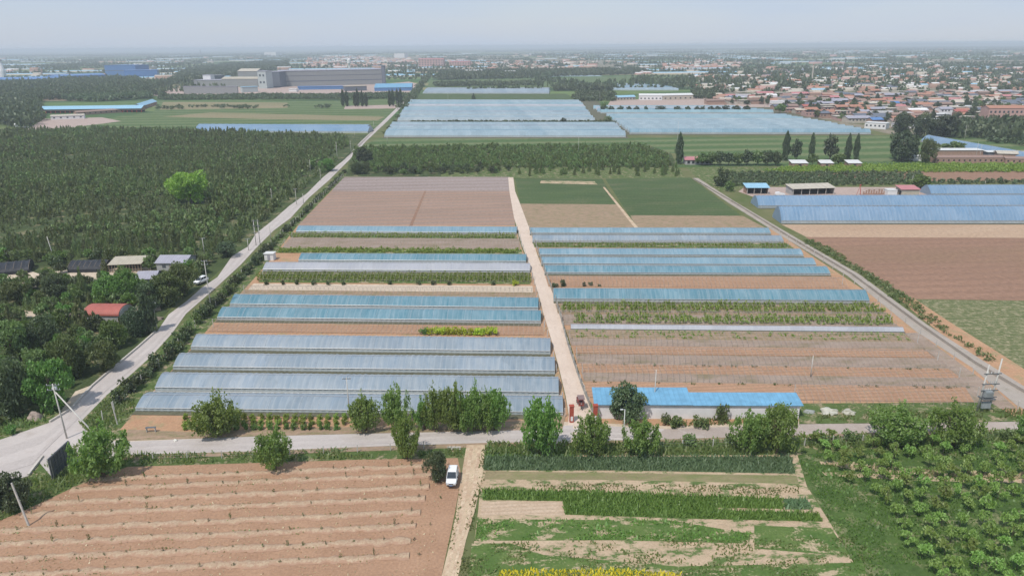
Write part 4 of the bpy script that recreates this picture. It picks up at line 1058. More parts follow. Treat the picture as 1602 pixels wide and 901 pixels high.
# a gap or two between blocks of trees
kk &= ~(np.abs(vnoise(x / 60, y / 200, 3) - .5) < .03)
kk &= rng.uniform(0, 1, x.size) < .78 + .35 * (fnoise(x / 18, y / 12, 41) - .3)
kk &= ~(((y - 300) % 62 < 3.0) & (vnoise(x / 50, y / 9, 12) > .35))
x, y = x[kk], y[kk]
od = np.argsort(y); x, y = x[od], y[od]
sc = fnoise(x / 45, y / 30, 11)
hs = (2.0 + 3.0 * sc) * rng.uniform(.62, 1.3, x.size)
vis = []
for i in range(x.size):
    if len(vis) >= 120: break
    q = PX((x[i], y[i], 0))
    if 0 < q[0] < 1602: vis.append(i)
for i in vis:
    plant('pine', 'pine', (x[i], y[i]), hs[i], hs[i] * random.uniform(.34, .42), 'conifer', 'one of the dark young conifers at the front of the plantation, behind the net sheds', 'young conifers of the plantation')
rest = np.setdiff1d(np.arange(x.size), vis)
def mass(name, X, Y, H, W, gen, lm, label, cat, size=.17, tint=None, up=.35, kind='stuff', z0=0.0):
    """one mesh of many plants: gen() gives unit crowns, each is set at X, Y with height H and half width W"""
    P_ = [gen() for _ in range(6)]
    Vs, Ts = [], []
    pick = rng.integers(0, 6, len(X))
    for j in range(6):
        idx = np.nonzero(pick == j)[0]
        if not len(idx): continue
        V, Q = leaves(P_[j], size, up)
        a = rng.uniform(0, 6.28, len(idx)); ca, sa = np.cos(a)[:, None], np.sin(a)[:, None]
        vx = V[None, :, 0] * ca - V[None, :, 1] * sa; vy = V[None, :, 0] * sa + V[None, :, 1] * ca
        w = W[idx][:, None]; h = H[idx][:, None]
        out = np.stack([X[idx][:, None] + vx * w, Y[idx][:, None] + vy * w, z0 + V[None, :, 2] * h], -1)
        Vs.append(out.reshape(-1, 3))
        tt = (rng.uniform(0, 1, len(idx)) if tint is None else tint[idx])
        Ts.append(np.repeat(tt, V.shape[0]))
    V = np.concatenate(Vs); T = np.concatenate(Ts)
    o = link(name, npmesh(name, V, np.arange(len(V)).reshape(-1, 4), LM[lm], attr={'tint': T}))
    return tag(o, label, cat, None, kind)
X, Y, H = x[rest], y[rest], hs[rest]
tn = np.clip(fnoise(X / 30, Y / 20, 21) * 1.1 - .1 + rng.uniform(-.3, .3, X.size), 0, 1)
mass('pine_plantation', X, Y, H, H * rng.uniform(.33, .43, X.size), lambda: cone(64, bulge=random.choice((.5, .65, .8))), 'pine_mass', 'dense dark pine plantation left of the long road', 'woodland', .26, tn, .6)
mx = fnoise(x[rest] / 38, y[rest] / 22, 77) + rng.uniform(-.12, .12, rest.size) > .60
mass('mixed_plantation', X[mx] + 1.2, Y[mx] + .8, H[mx] * rng.uniform(.7, 1.25, mx.sum()), H[mx] * rng.uniform(.36, .6, mx.sum()), lambda: clumps(9, 60, .52, .46, 1, .42), 'mixed', 'lighter broad-leaved trees mixed into the pine plantation', 'woodland', .22, np.clip(.35 + .6 * rng.uniform(0, 1, mx.sum()), 0, 1))

# ---- the tree nursery behind the brown field
NU = gpoly([(556, 234), (1000, 230), (1045, 246), (1046, 262), (700, 266), (552, 268)])
x, y = scatter(NU, 3.4, .42)
hs2 = rng.uniform(2.2, 4.6, x.size)
mass('nursery_trees', x, y, hs2, rng.uniform(1.0, 1.8, x.size), lambda: clumps(9, 74, .52, .46, 1, .42), 'young', 'block of young upright trees behind the brown field', 'woodland', .24, np.clip(.55 + rng.normal(0, .25, x.size), 0, 1))
x, y = scatter(gpoly([(548, 263), (795, 262), (795, 273), (545, 274)]), 5.2, .35)
for i in np.argsort(x):
    plant('round_low', random.choice(('hedge', 'mid', 'hedge')), (x[i], y[i]), random.uniform(2.0, 4.4), random.uniform(1.3, 2.3), 'nursery_bush', 'one of the dark bushy trees along the back edge of the brown field', 'dark bushy trees behind the brown field')
x, y = scatter(gpoly([(812, 259), (1060, 258), (1066, 276), (812, 276)]), 7.0, .45)
for i in np.argsort(x):
    plant('pine', 'mid', (x[i], y[i]), random.uniform(2.2, 4.6), random.uniform(1.1, 1.9), 'conifer', 'one of the loosely spaced small conifers behind the dark green crops', 'loosely spaced conifers of the clearing')
# ---- trees of the middle distance, right
MT = [
    (1062, 257, 210, 8.5, 'poplar', 'poplar', 'lone tall dark poplar left of the low brick shed'),
    (1228, 252, 207, 8, 'poplar', 'poplar', 'tall poplar at the left end of the row by the white sheds'),
    (1245, 252, 218, 10, 'round_low', 'poplar', 'rounded tree beside the tall left poplar of the row'),
    (1268, 252, 210, 6.5, 'poplar', 'poplar', 'slim poplar between the first two white sheds'),
    (1297, 252, 212, 11, 'round_low', 'poplar', 'broad tree above the middle white shed'),
    (1325, 251, 211, 7, 'poplar', 'poplar', 'left one of the twin poplars by the right white shed'),
    (1338, 251, 211, 6.5, 'poplar', 'poplar', 'right one of the twin poplars by the right white shed'),
    (1312, 258, 240, 12, 'round_low', 'mid', 'low tree between the middle and right white sheds'),
    (1270, 260, 240, 10, 'round_low', 'mid', 'low tree between the left and middle white sheds'),
    (1410, 252, 203, 26, 'round', 'poplar', 'very large dark tree left of the brick sheds'),
    (1450, 258, 214, 14, 'round', 'mid', 'leaning grey green tree at the left end of the brick shed'),
    (1492, 238, 222, 20, 'round_low', 'mid', 'dome shaped tree in front of the slanting blue tunnel'),
    (1415, 212, 175, 20, 'round', 'poplar', 'dark tree by the white walled house at the village edge'),
    (1445, 216, 182, 18, 'round', 'poplar', 'dark tree behind the top of the slanting blue tunnel'),
    (1475, 214, 178, 24, 'round', 'poplar', 'dark broad tree right of the village edge house'),
    (1440, 296, 274, 18, 'round_low', 'fresh', 'green tree behind the red roofed hut'),
    (1128, 292, 262, 13, 'round_low', 'hedge', 'dark tree left of the blue roofed shed'),
    (1140, 300, 283, 10, 'shrub', 'mid', 'bush at the roadside left of the blue roofed shed'),
    (945, 175, 160, 7, 'round_low', 'mid', 'grey green tree at the corner of the far blue tunnels'),
    (951, 192, 182, 7, 'round_low', 'mid', 'grey tree at the right end of the hedge row between the far tunnels'),
    (741, 157, 147, 5, 'pine', 'poplar', 'lone dark tree behind the far blue tunnels'),
    (714, 194, 187, 4, 'round_low', 'poplar', 'small dark tree standing out of the left half of the far hedge row'),
    (881, 195, 184, 6, 'round_low', 'poplar', 'tallest tree of the far hedge row, right half'),
    (865, 195, 188, 5, 'round_low', 'poplar', 'small tree left of the tallest one in the far hedge row'),
    (830, 195, 189, 7, 'round_low', 'poplar', 'low bushy tree in the middle of the far hedge row'),
    (1220, 178, 162, 10, 'round_low', 'fresh', 'green tree where the far tunnels meet the village'),
]
for px, by, ty, hw, kd, lm, lab in MT:
    plant_px(kd, lm, px, by, ty, hw, 'poplar_tree' if kd == 'poplar' else 'bush' if kd == 'shrub' else 'conifer' if kd == 'pine' else 'broadleaf_tree', lab, 'trees of the middle distance', 'bush' if kd == 'shrub' else 'tree')
for i, (px, hw) in enumerate(((942, 4), (956, 6), (971, 6), (984, 5), (996, 5), (1010, 3.5), (1033, 9), (1060, 6.5), (1076, 5), (1090, 5), (1099, 5), (1112, 6), (1122, 6), (1135, 7), (1152, 8), (1168, 7))):
    plant_px('round_low', 'poplar', px, 176 + i * .05, 166 - (i > 12), hw, 'broadleaf_tree', '%s dark round tree from the left in the row behind the wide blue tunnels' % ordw(i + 1), 'row of round trees behind the wide tunnels')
for i, px in enumerate((1098, 1112, 1126, 1140, 1153, 1168, 1184, 1200, 1213)):
    plant_px('round_low', random.choice(('poplar', 'hedge', 'mid')), px, 259, 238 - random.uniform(-4, 4), 11, 'broadleaf_tree', '%s tree from the left in the dark clump right of the low brick shed' % ordw(i + 1), 'dark clump beside the low brick shed')
for i, px in enumerate((537, 543, 556, 560, 567, 573)):
    plant_px('poplar', 'poplar', px, 167, 140 + (i % 3) * 3, 4.2, 'poplar_tree', '%s dark poplar from the left before the long grey factory' % ordw(i + 1), 'dark poplars before the factory')
for i, px in enumerate((610, 615, 622, 627)):
    plant_px('poplar', 'poplar', px, 167 - i, 142 - i, 4.0, 'poplar_tree', '%s dark poplar from the left in the roadside clump below the blue roof' % ordw(i + 1), 'dark poplars beside the long road')
# yellow green nursery rows right of the white sheds
YB = gpoly([(1190, 270), (1240, 262), (1420, 258), (1640, 258), (1640, 270), (1440, 270), (1260, 272)])
x, y = scatter(YB, 2.2, .4)
mass('yellow_shrub_rows', x, y, rng.uniform(1.2, 2.2, x.size), rng.uniform(1.0, 1.6, x.size), lambda: clumps(8, 46, .5, .5, 1, .4), 'limegreen', 'bright yellow green nursery shrubs below the brick sheds', 'shrubs', .28)
HB = gpoly([(1120, 292), (1130, 272), (1440, 272), (1450, 288), (1330, 291)])
x, y = scatter(HB, 2.8, .4)
mass('shrub_rows', x, y, rng.uniform(1.4, 2.6, x.size), rng.uniform(1.1, 1.7, x.size), lambda: clumps(8, 46, .5, .5, 1, .4), 'far', 'dull green nursery rows behind the right hand sheds', 'shrubs', .28, np.clip(.5 + rng.normal(0, .2, x.size), 0, 1))
x, y = scatter(gpoly([(1420, 288), (1440, 284), (1700, 282), (1700, 288), (1460, 289)]), 3.0, .4)
mass('shrub_rows', x, y, rng.uniform(1.2, 2.2, x.size), rng.uniform(1.1, 1.7, x.size), lambda: clumps(8, 46, .5, .5, 1, .4), 'far', 'green scrub behind the grey blue tunnel on the right', 'shrubs', .28)
x, y = scatter(gpoly([(640, 195), (960, 195), (968, 193), (960, 192), (640, 192)]), 3.0, .4)
mass('hedge', x, y, rng.uniform(1.6, 3.0, x.size), rng.uniform(1.3, 2.2, x.size), lambda: clumps(8, 46, .5, .5, 1, .4), 'far', 'thin dark hedge row between the far blue tunnels', 'hedge', .28, np.full(x.size, .2))
x, y = scatter(gpoly([(1250, 376), (1275, 376), (1345, 418), (1430, 470), (1500, 530), (1560, 566), (1545, 566), (1450, 505), (1345, 428)]), 1.5, .4)
mass('weeds', x, y, rng.uniform(.5, 1.3, x.size), rng.uniform(.7, 1.2, x.size), lambda: clumps(6, 40, .5, .5, 1, .5), 'mid', 'green weeds along the far side of the concrete lane', 'weeds', .22)

# ---- vine and vegetable rows between the tunnels
def rows_of(name, ql, qr, n, h, w, lm, label, keep=.9, step=.85):
    X, Y = [], []
    for k in range(n):
        u = (k + .5) / n
        A = G(ql[0], ql[1] + (ql[2] - ql[1]) * u); B = G(qr[0], qr[1] + (qr[2] - qr[1]) * u)
        m_ = int((B - A).length / step); t = (np.arange(m_) + rng.uniform(-.3, .3, m_)) / m_
        kp = (rng.uniform(0, 1, m_) < keep) & (fnoise(t * 30 + k * 7, t * 0 + k, 4) > 1 - keep - .25)
        X.append((A.x + (B.x - A.x) * t)[kp]); Y.append((A.y + (B.y - A.y) * t)[kp])
    X = np.concatenate(X); Y = np.concatenate(Y)
    return mass(name, X, Y, h * rng.uniform(.6, 1.2, X.size), w * rng.uniform(.8, 1.2, X.size), lambda: shoots(5, 30, .9, .1, 1.0, jitter=.15), lm, label, 'plants', .24)
rows_of('vine_rows', (406, 440, 429), (831, 443, 431), 4, 1.6, .95, 'vine', 'bright green vine rows before the milky tunnel', .95)
rows_of('vine_rows', (440, 396, 390), (815, 397, 392), 3, 1.4, 1.0, 'vine', 'yellow green plants behind the short teal tunnel', .85)
rows_of('vine_rows', (455, 372, 366), (808, 374, 368), 3, 1.3, .95, 'vine', 'green plants before the rearmost left tunnel', .9)
rows_of('vine_rows', (838, 387, 381), (1238, 388, 382), 3, .9, .7, 'vine', 'narrow green plants behind the three blue tunnels', .8)
rows_of('vine_rows', (882, 490, 477), (1384, 492, 479), 3, 1.9, .95, 'vine', 'rear green vine rows of the right block', .8)
rows_of('vine_rows', (900, 507, 494), (1400, 510, 497), 3, 1.6, .95, 'vine', 'front green vine rows of the right block', .8)
rows_of('weeds', (895, 529, 517), (1425, 534, 523), 3, .8, .7, 'vine', 'thin weeds before the low white cover', .45)
rows_of('weeds', (910, 572, 570), (1490, 580, 577), 1, .6, .6, 'mid', 'weed line between the brown beds of the right block', .35)
rows_of('weeds', (918, 600, 597), (1520, 609, 606), 1, .6, .6, 'mid', 'weed line behind the blue roofed building', .4)

# ---- grass, weeds and crops of the foreground
def tufts(name, pts, dens, h, w, lm, label, noise=None, px=True, hvar=.4, cat='grass', lean=1.1):
    poly = gpoly(pts) if px else pts
    x, y = scatter(poly, 1 / math.sqrt(dens), .5)
    if noise:
        sc_, lo = noise; kk = fnoise(x / sc_, y / (sc_ * .6), len(name) + int(dens * 7)) > lo + rng.uniform(-.08, .08, x.size)
        x, y = x[kk], y[kk]
    N = x.size; a = rng.uniform(0, 6.28, N); hh = h * rng.uniform(1 - hvar, 1 + hvar, N); ww = w * rng.uniform(.6, 1.4, N)
    la = rng.uniform(0, 6.28, N); ll = hh * lean * rng.uniform(0, 1, N)
    dx, dy = np.cos(a) * ww / 2, np.sin(a) * ww / 2
    z = np.full(N, .05)
    V = np.stack([np.stack([x - dx, y - dy, z], 1), np.stack([x + dx, y + dy, z], 1),
                  np.stack([x + dx * .5 + np.cos(la) * ll, y + dy * .5 + np.sin(la) * ll, z + hh], 1), np.stack([x - dx * .5 + np.cos(la) * ll, y - dy * .5 + np.sin(la) * ll, z + hh], 1)], 1)
    o = link(name, npmesh(name, V.reshape(-1, 3), np.arange(N * 4).reshape(-1, 4), LM[lm]))
    return tag(o, label, cat, None, 'stuff')
tufts('grass', [(198, 712), (420, 708), (600, 701), (725, 698), (725, 714), (560, 718), (400, 723), (200, 728), (120, 758), (30, 800), (-40, 836), (0, 760), (45, 750), (75, 720), (122, 690), (170, 690)], 9, .55, .3, 'weed', 'weedy grass between the concrete road and the ploughed field', (4, .42))
tufts('grass', [(125, 665), (166, 625), (205, 592), (212, 642), (190, 665), (172, 685), (150, 688)], 7, .5, .3, 'weed', 'grass in the corner by the road bend', (4, .4))
tufts('grass', [(760, 694), (1000, 694), (1246, 686), (1420, 680), (1620, 674), (1620, 690), (1460, 690), (1246, 710), (1030, 714), (760, 712)], 10, .7, .35, 'weed', 'overgrown grass along the right half of the road', (4, .36))
tufts('grass', [(1050, 655), (1245, 655), (1300, 650), (1602, 642), (1602, 655), (1400, 657), (1250, 662), (1060, 668)], 7, .6, .35, 'weed', 'weeds between the white wall and the road', (5, .42))
tufts('grass', [(1240, 702), (1450, 690), (1640, 682), (1660, 920), (1400, 920), (1345, 905), (1296, 812)], 5, .3, .3, 'fresh', 'lush grass under the orchard saplings', (5, .40))
tufts('dry_grass', [(1280, 725), (1330, 735), (1450, 745), (1620, 750), (1620, 742), (1450, 737), (1340, 726)], 9, .35, .4, 'dry', 'band of dry grass across the orchard', (5, .35))
tufts('leek_rows', [(757, 714), (1238, 715), (1244, 741), (960, 736), (757, 736)], 16, .55, .22, 'leek', 'blue green leek strip along the verge', None, cat='crop', lean=1.0)
tufts('green_crop', [(755, 765), (958, 770), (1222, 780), (1226, 797), (1120, 795), (1120, 798), (1280, 802), (1287, 816), (1060, 811), (884, 805), (880, 784), (755, 782)], 22, .5, .22, 'crop', 'bright green crop strip across the plots', None, cat='crop', lean=1.0)
tufts('leek_rows', [(1224, 780), (1262, 781), (1272, 797), (1228, 797)], 16, .5, .22, 'leek', 'small blue green patch at the right end of the bright strip', None, cat='crop', lean=1.0)
tufts('weeds', [(748, 812), (1050, 814), (1180, 836), (1160, 850), (960, 845), (742, 846)], 9, .3, .28, 'crop', 'green weeds below the bright strip', (3.5, .46))
tufts('weeds', [(738, 850), (1350, 840), (1380, 920), (730, 920)], 7, .3, .28, 'weed', 'patchy weeds above the yellow flowers', (3, .54))
tufts('weeds', [(840, 755), (1250, 762), (1250, 777), (958, 768), (840, 765)], 8, .25, .28, 'weed', 'patchy weeds behind the bright strip', (3, .5))
tufts('yellow_flowers', [(782, 893), (960, 891), (1062, 897), (1075, 925), (770, 925)], 20, .32, .22, 'yflower', 'yellow flowers at the bottom edge', None, cat='flowers')
tufts('weeds', [(744, 795), (757, 760), (760, 700), (754, 700), (740, 780), (718, 860), (712, 910), (735, 910)], 7, .3, .28, 'weed', 'weeds along the right edge of the straw coloured track', (3, .48))
tufts('weeds', [(713, 806), (719, 762), (724, 762), (716, 820), (700, 905), (688, 905)], 6, .25, .28, 'weed', 'weeds along the left edge of the straw coloured track', (3, .5))
tufts('grass', [(-20, 688), (60, 664), (96, 646), (92, 630), (40, 650), (-20, 668)], 7, .5, .35, 'weed', 'grass on the bank left of the road bend', (4, .4))
def ridge_mat():
    t = NT('straw_covered_ridge')
    c = t.mix(t.ramp(t.noise(.7, 5, .65), .32, .68), (.40, .285, .19), (.49, .37, .25))
    c = t.mix(t.ramp(t.noise(3.2, 4, .7), .45, .62), c, (.36, .235, .16))
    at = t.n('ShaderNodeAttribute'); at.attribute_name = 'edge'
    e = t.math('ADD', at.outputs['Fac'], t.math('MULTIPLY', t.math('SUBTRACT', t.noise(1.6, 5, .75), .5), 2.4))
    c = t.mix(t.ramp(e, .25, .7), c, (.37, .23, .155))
    return t.fin(t.pbr(c, .95, .1, normal=t.bump(t.noise(3.0, 4, .7), .9, .12)))
for r_, y in enumerate(ridge_y):
    x0 = min([p for p in np.arange(-140, 40, .5) if inpoly(np.array([p]), np.array([y]), FIELD)[0]] or [0])
    x1 = max([p for p in np.arange(-140, 40, .5) if inpoly(np.array([p]), np.array([y]), FIELD)[0]] or [0]) - 3
    if x1 - x0 < 5: continue
    # a low ridge of pale crumbly earth with straw
    n = int((x1 - x0) / .35); xs = np.linspace(x0, x1, n); b = MB()
    prof = ((-.85, .0), (-.55, .12), (-.2, .2), (.15, .2), (.5, .13), (.85, .0))
    wv = (vnoise(xs / 2.2, xs * 0 + r_, 8) - .5) * .35; hv = .5 + vnoise(xs / .8, xs * 0 + r_ * 3, 9); wd = .6 + .6 * vnoise(xs / .9, xs * 0 + 5 * r_, 10)
    V = np.array([[(xs[i], y + wv[i] + p[0] * wd[i], .04 + p[1] * hv[i]) for p in prof] for i in range(n)])
    i, j = np.meshgrid(np.arange(n - 1), np.arange(5), indexing='ij')
    Q = np.stack([i * 6 + j, (i + 1) * 6 + j, (i + 1) * 6 + j + 1, i * 6 + j + 1], -1).reshape(-1, 4)
    if 'ridge' not in M: M['ridge'] = ridge_mat() if True else ground_mat('straw_covered_ridge', ((.43, .31, .21), (.51, .39, .265)), .7, 3.2, patch=1, patch_col=(.34, .21, .145), patch_lo=.44, patch_hi=.62, patch_scale=1.1, bump=.9, speck=(.20, .19, .10))
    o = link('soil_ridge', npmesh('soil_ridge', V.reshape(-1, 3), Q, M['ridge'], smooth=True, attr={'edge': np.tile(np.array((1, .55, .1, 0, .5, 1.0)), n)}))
    tag(o, '%s pale straw ridge from the road in the ploughed field' % ordw(r_ + 1), 'ridge', 'straw ridges of the ploughed field', 'structure')
    tufts('weeds', [(x0, y - .8), (x1, y - .8), (x1, y + .8), (x0, y + .8)], 7, .16, .2, 'weed', 'sparse weeds on the %s straw ridge of the ploughed field' % ordw(r_ + 1), (2.5, .60), px=False)

# clods lying on the ploughed soil
fx, fy = scatter(FIELD, .62, .5)
kk = fnoise(fx / 3.5, fy / 2.0, 61) + rng.uniform(-.2, .2, fx.size) > .5
fx, fy = fx[kk], fy[kk]; n_ = fx.size; s_ = rng.uniform(.03, .10, n_)[:, None]
base = np.array([(1, 0, 0), (0, 1, 0), (-1, 0, 0), (0, -1, 0), (0, 0, .8)]); a_ = rng.uniform(0, 6.28, n_)
ca, sa = np.cos(a_)[:, None], np.sin(a_)[:, None]
V = np.stack([fx[:, None] + (base[None, :, 0] * ca - base[None, :, 1] * sa) * s_ * 1.3, fy[:, None] + (base[None, :, 0] * sa + base[None, :, 1] * ca) * s_, .03 + base[None, :, 2] * s_ + 0 * ca], -1)
T3 = np.array([(0, 1, 4), (1, 2, 4), (2, 3, 4), (3, 0, 4)]); Q = (np.arange(n_)[:, None, None] * 5 + T3[None]).reshape(-1, 3)
tag(link('soil_clods', npmesh('soil_clods', V.reshape(-1, 3), Q, M['soil'])), 'clods scattered over the ploughed field', 'clods', None, 'stuff')
tufts('dry_grass', [(-100, 905), (40, 800), (105, 770), (160, 738), (200, 730), (420, 724), (560, 721), (690, 718), (712, 745), (690, 800), (672, 901), (660, 930)], 1.5, .12, .22, 'dry', 'thin straw residue on the ploughed field', (5, .42), lean=1.6)
# ------------------------------------------------------------------ buildings near by
M['white_wall'] = plain('whitewashed_wall', (.74, .72, .71), .85, .2, 0, .12, .8)
M['grey_wall'] = plain('grey_rendered_wall', (.40, .39, .38), .85, .2, 0, .2, .6)
M['brick_wall'] = plain('pinkish_brick_wall', (.40, .26, .20), .9, .1, 0, .25, .9)
M['red_brick'] = plain('red_brick_pillar', (.40, .09, .06), .85, .15, 0, .25, 2)
M['cream_wall'] = plain('cream_wall', (.52, .46, .38), .85, .15, 0, .2, .7)
M['pink_wall'] = plain('pink_plaster_wall', (.50, .32, .28), .85, .15, 0, .15, .7)
M['dark_open'] = plain('dark_opening', (.03, .032, .036), .6, .3)
M['glass'] = plain('dark_window_glass', (.05, .065, .085), .12, .6)
M['timber'] = plain('weathered_timber', (.30, .24, .18), .9, .1)
M['black_net'] = plain('black_shade_net', (.025, .028, .036), .6, .35, 0, .4, .8)
M['roof_sky'] = roof_mat('bright_blue_steel_roof', (.17, .39, .57), .9, 0, .5, .30)
M['roof_blue'] = roof_mat('blue_steel_roof', (.10, .22, .46), .9, 0, .45)
M['roof_cyan'] = roof_mat('pale_blue_steel_roof', (.30, .52, .66), .9, 0, .45)
M['roof_red'] = roof_mat('faded_red_roof', (.42, .12, .09), .5, 0, .6)
M['roof_pink'] = roof_mat('pink_steel_roof', (.52, .20, .20), .8, 0, .5)
M['roof_orange'] = roof_mat('orange_tile_roof', (.42, .20, .13), .5, 0, .75)
M['roof_grey'] = roof_mat('grey_fibre_roof', (.36, .35, .40), .8, 0, .7)
M['roof_slate'] = roof_mat('dark_slate_roof', (.14, .155, .19), .5, 0, .7)
M['roof_cream'] = roof_mat('pale_concrete_roof', (.52, .47, .39), 2.5, 0, .85, .25, .2)
M['roof_white'] = roof_mat('white_steel_roof', (.68, .67, .64), .8, 0, .5, .12)
M['roof_tan'] = roof_mat('tan_fibre_roof', (.46, .41, .32), .8, 0, .8)
M['roof_brown'] = roof_mat('brown_tile_roof', (.30, .20, .16), .5, 0, .8)

def gable(root, L, W, h, rise, wall, roof, over=.3, windows=(), door=None, wmat='glass', ridge_x=True, flat=False, wall_name='wall', roof_th=.10):
    """house of length L (x) and depth W (y) with origin at its front left corner; windows = (x, z, w, h) on the front"""
    b = MB()
    if flat: b.box(0, L, 0, W, 0, h)
    else: b.endprism([(0, 0), (W, 0), (W, h), (W / 2, h + rise), (0, h)], 0, L)
    b.build(wall_name, M[wall], root)
    b = MB()
    if flat: b.box(-over, L + over, -over, W + over, h + .003, h + .003 + roof_th * 1.6)
    else:
        t = roof_th; k = rise / (W / 2)
        b.endprism([(-over, h - over * k + .01), (W / 2, h + rise + .01), (W + over, h - over * k + .01), (W + over, h - over * k + t + .01), (W / 2, h + rise + t + .01), (-over, h - over * k + t + .01)], -over, L + over)
    b.build('roof', M[roof], root)
    for (x, z, w, hh) in windows:
        b = MB(); b.box(x, x + w, -.05, .02, z, z + hh); f = b.build('window', M[wmat], root)
    if door:
        x, w, hh = door; b = MB(); b.box(x, x + w, -.04, .02, .02, hh); b.build('door', M['timber'], root)
    return root
def house_at(name, ends, label, cat, group=None):
    a, L, rz = frame_from(*ends)
    root = empty(name, (a.x, a.y, .02), rz); tag(root, label, cat, group)
    return root, L, a, rz
# long white building with bright blue roof
root, L, a, rz = house_at('roadside_building', (932, 655, 1249, 656), 'long low white building with a bright blue steel roof beside the dirt path entrance', 'building')
d1 = L * .465
b = MB(); b.endprism([(0, 0), (4.9, 0), (4.9, 3.6), (0, 3.0)], 0, d1); b.build('wall', M['white_wall'], root)
b = MB(); b.endprism([(0, 0), (3.4, 0), (3.4, 3.35), (0, 2.9)], d1, L); b.build('wall', M['white_wall'], root)
b = MB(); b.endprism([(-.4, 2.97), (5.3, 3.67), (5.3, 3.79), (-.4, 3.09)], -.4, d1 + .3); b.build('roof', M['roof_sky'], root)
b = MB(); b.endprism([(-.35, 2.87), (3.8, 3.42), (3.8, 3.53), (-.35, 2.98)], d1 + .31, L + .5); b.build('roof', M['roof_sky'], root)
# gate pillars with pale lettering strips
for px, by, ty, lab in ((894, 660, 628, 'red brick gate pillar on the left side of the dirt path entrance'), (931, 659, 629, 'red brick gate pillar on the right side of the dirt path entrance, at the corner of the white building')):
    p = G(px, by); r_ = empty('gate_pillar', (p.x, p.y, .02)); tag(r_, lab, 'gate pillar', 'gate pillars of the dirt path')
    b = MB(); b.box(-.36, .36, -.36, .36, 0, 3.2); b.build('shaft', M['red_brick'], r_)
    b = MB(); b.box(-.44, .44, -.44, .44, 3.2, 3.36); b.build('capstone', M['red_brick'], r_)
    b = MB(); b.box(-.2, .2, -.38, -.362, .4, 1.3); b.build('pale_plate', M['white_wall'], r_)
# small white hut at the end of the milky tunnel
root, L, a, rz = house_at('pump_hut', (414, 408, 428, 408), 'small white hut with a flat roof at the left end of the milky tunnel', 'hut')
gable(root, L, 2.6, 2.2, .2, 'white_wall', 'roof_white', .2, flat=True)
b = MB(); b.box(L * .35, L * .65, -.04, .02, .02, 1.8); b.build('door', M['roof_grey'], root)
# red roofed hut
p0, p1 = G(134, 503), G(190, 503)
root = empty('round_roofed_hut', (p0.x, p0.y, .02), R(-6)); tag(root, 'hut with a rounded red roof in the thicket left of the road', 'hut')
L = (p1 - p0).length; W = 6.0
prof = [(0, 0), (W, 0), (W, 1.7)] + [(W / 2 + W / 2 * math.cos(t), 1.7 + 1.5 * math.sin(t)) for t in np.linspace(.15, math.pi - .15, 9)] + [(0, 1.7)]
b = MB(); b.endprism(prof, 0, L); b.build('wall', M['grey_wall'], root)
arc = [(W / 2 + (W / 2 + .25) * math.cos(t), 1.72 + 1.6 * math.sin(t)) for t in np.linspace(-.05, math.pi + .05, 13)]
arc2 = [(W / 2 + (W / 2 + .33) * math.cos(t), 1.74 + 1.68 * math.sin(t)) for t in np.linspace(math.pi + .05, -.05, 13)]
b = MB(); b.endprism(arc + arc2, -.25, L - .12); b.build('roof', M['roof_red'], root)
b = MB(); b.box(L, L + .05, 2.0, 2.9, 0.02, 2.0); b.build('door', M['timber'], root)
b = MB(); b.box(L, L + .05, 3.8, 4.8, .9, 1.9); b.build('window', M['glass'], root)
# the grey roofs
for (e, dep, h, rise, lab) in (((246, 424, 291, 424), 8, 2.6, 1.3, 'house with a pale grey roof, upper one of the two grey roofs'), ((214, 449, 243, 448), 7, 2.4, 1.2, 'low house with a grey roof, lower one of the two grey roofs')):
    root, L, a, rz = house_at('grey_roofed_house', e, lab, 'house', 'grey roofed houses'); gable(root, L, dep, h, rise, 'grey_wall', 'roof_grey', .4, [(L * .2, 1, 1.1, 1), (L * .7, 1, 1.1, 1)], (L * .45, 1, 1.9))
# black net sheds and slatted shed
for (e, dep, lab) in (((-40, 436, 46, 427), 9, 'larger black shade net shed cut by the left picture edge'), ((106, 427, 164, 426), 7, 'smaller black shade net shed beside the slatted shed')):
    root, L, a, rz = house_at('net_shed', e, lab, 'shed', 'black net sheds')
    b = MB()
    nx = 14; prof = [arch(u, dep, 3.0, 1.5) for u in np.linspace(0, 1, 13)]
    vs = [(L * i / nx, p[0], p[1] * (1 - .05 * (i % 2))) for i in range(nx + 1) for p in prof]
    b.add(vs, [(i * 13 + j, (i + 1) * 13 + j, (i + 1) * 13 + j + 1, i * 13 + j + 1) for i in range(nx) for j in range(12)])
    b.build('net_cover', M['black_net'], root)
    b = MB()
    for x in (.02, L - .02): b.add([(x, p[0], p[1]) for p in prof], [tuple(range(13))])
    b.build('end_net', M['black_net'], root)
    b = MB()
    for i in range(0, nx + 1, 2): b.tube([(L * i / nx, p[0], p[1] + .02) for p in prof[::2]], .05, 4)
    b.build('rib', M['timber'], root)
root, L, a, rz = house_at('slatted_shed', (172, 427, 222, 425), 'open slatted shed with a pale roof beside the black net sheds', 'shed')
b = MB(); b.endprism([(-.3, 2.5), (6.5, 3.3), (6.5, 3.4), (-.3, 2.6)], -.3, L + .3); b.build('roof', M['roof_tan'], root)
for x in np.linspace(0, L, 12):
    b = MB(); b.box(x - .07, x + .07, -.07, .07, 0, 2.5); b.build('post', M['timber'], root)
b = MB(); b.endprism([(5.9, 0), (6.1, 0), (6.1, 3.2), (5.9, 3.2)], 0, L); b.build('back_wall', M['timber'], root)
b = MB(); b.box(-.05, L, -.04, .04, .9, 1.0); b.box(-.05, L, -.04, .04, .4, .5); b.build('rail', M['timber'], root)
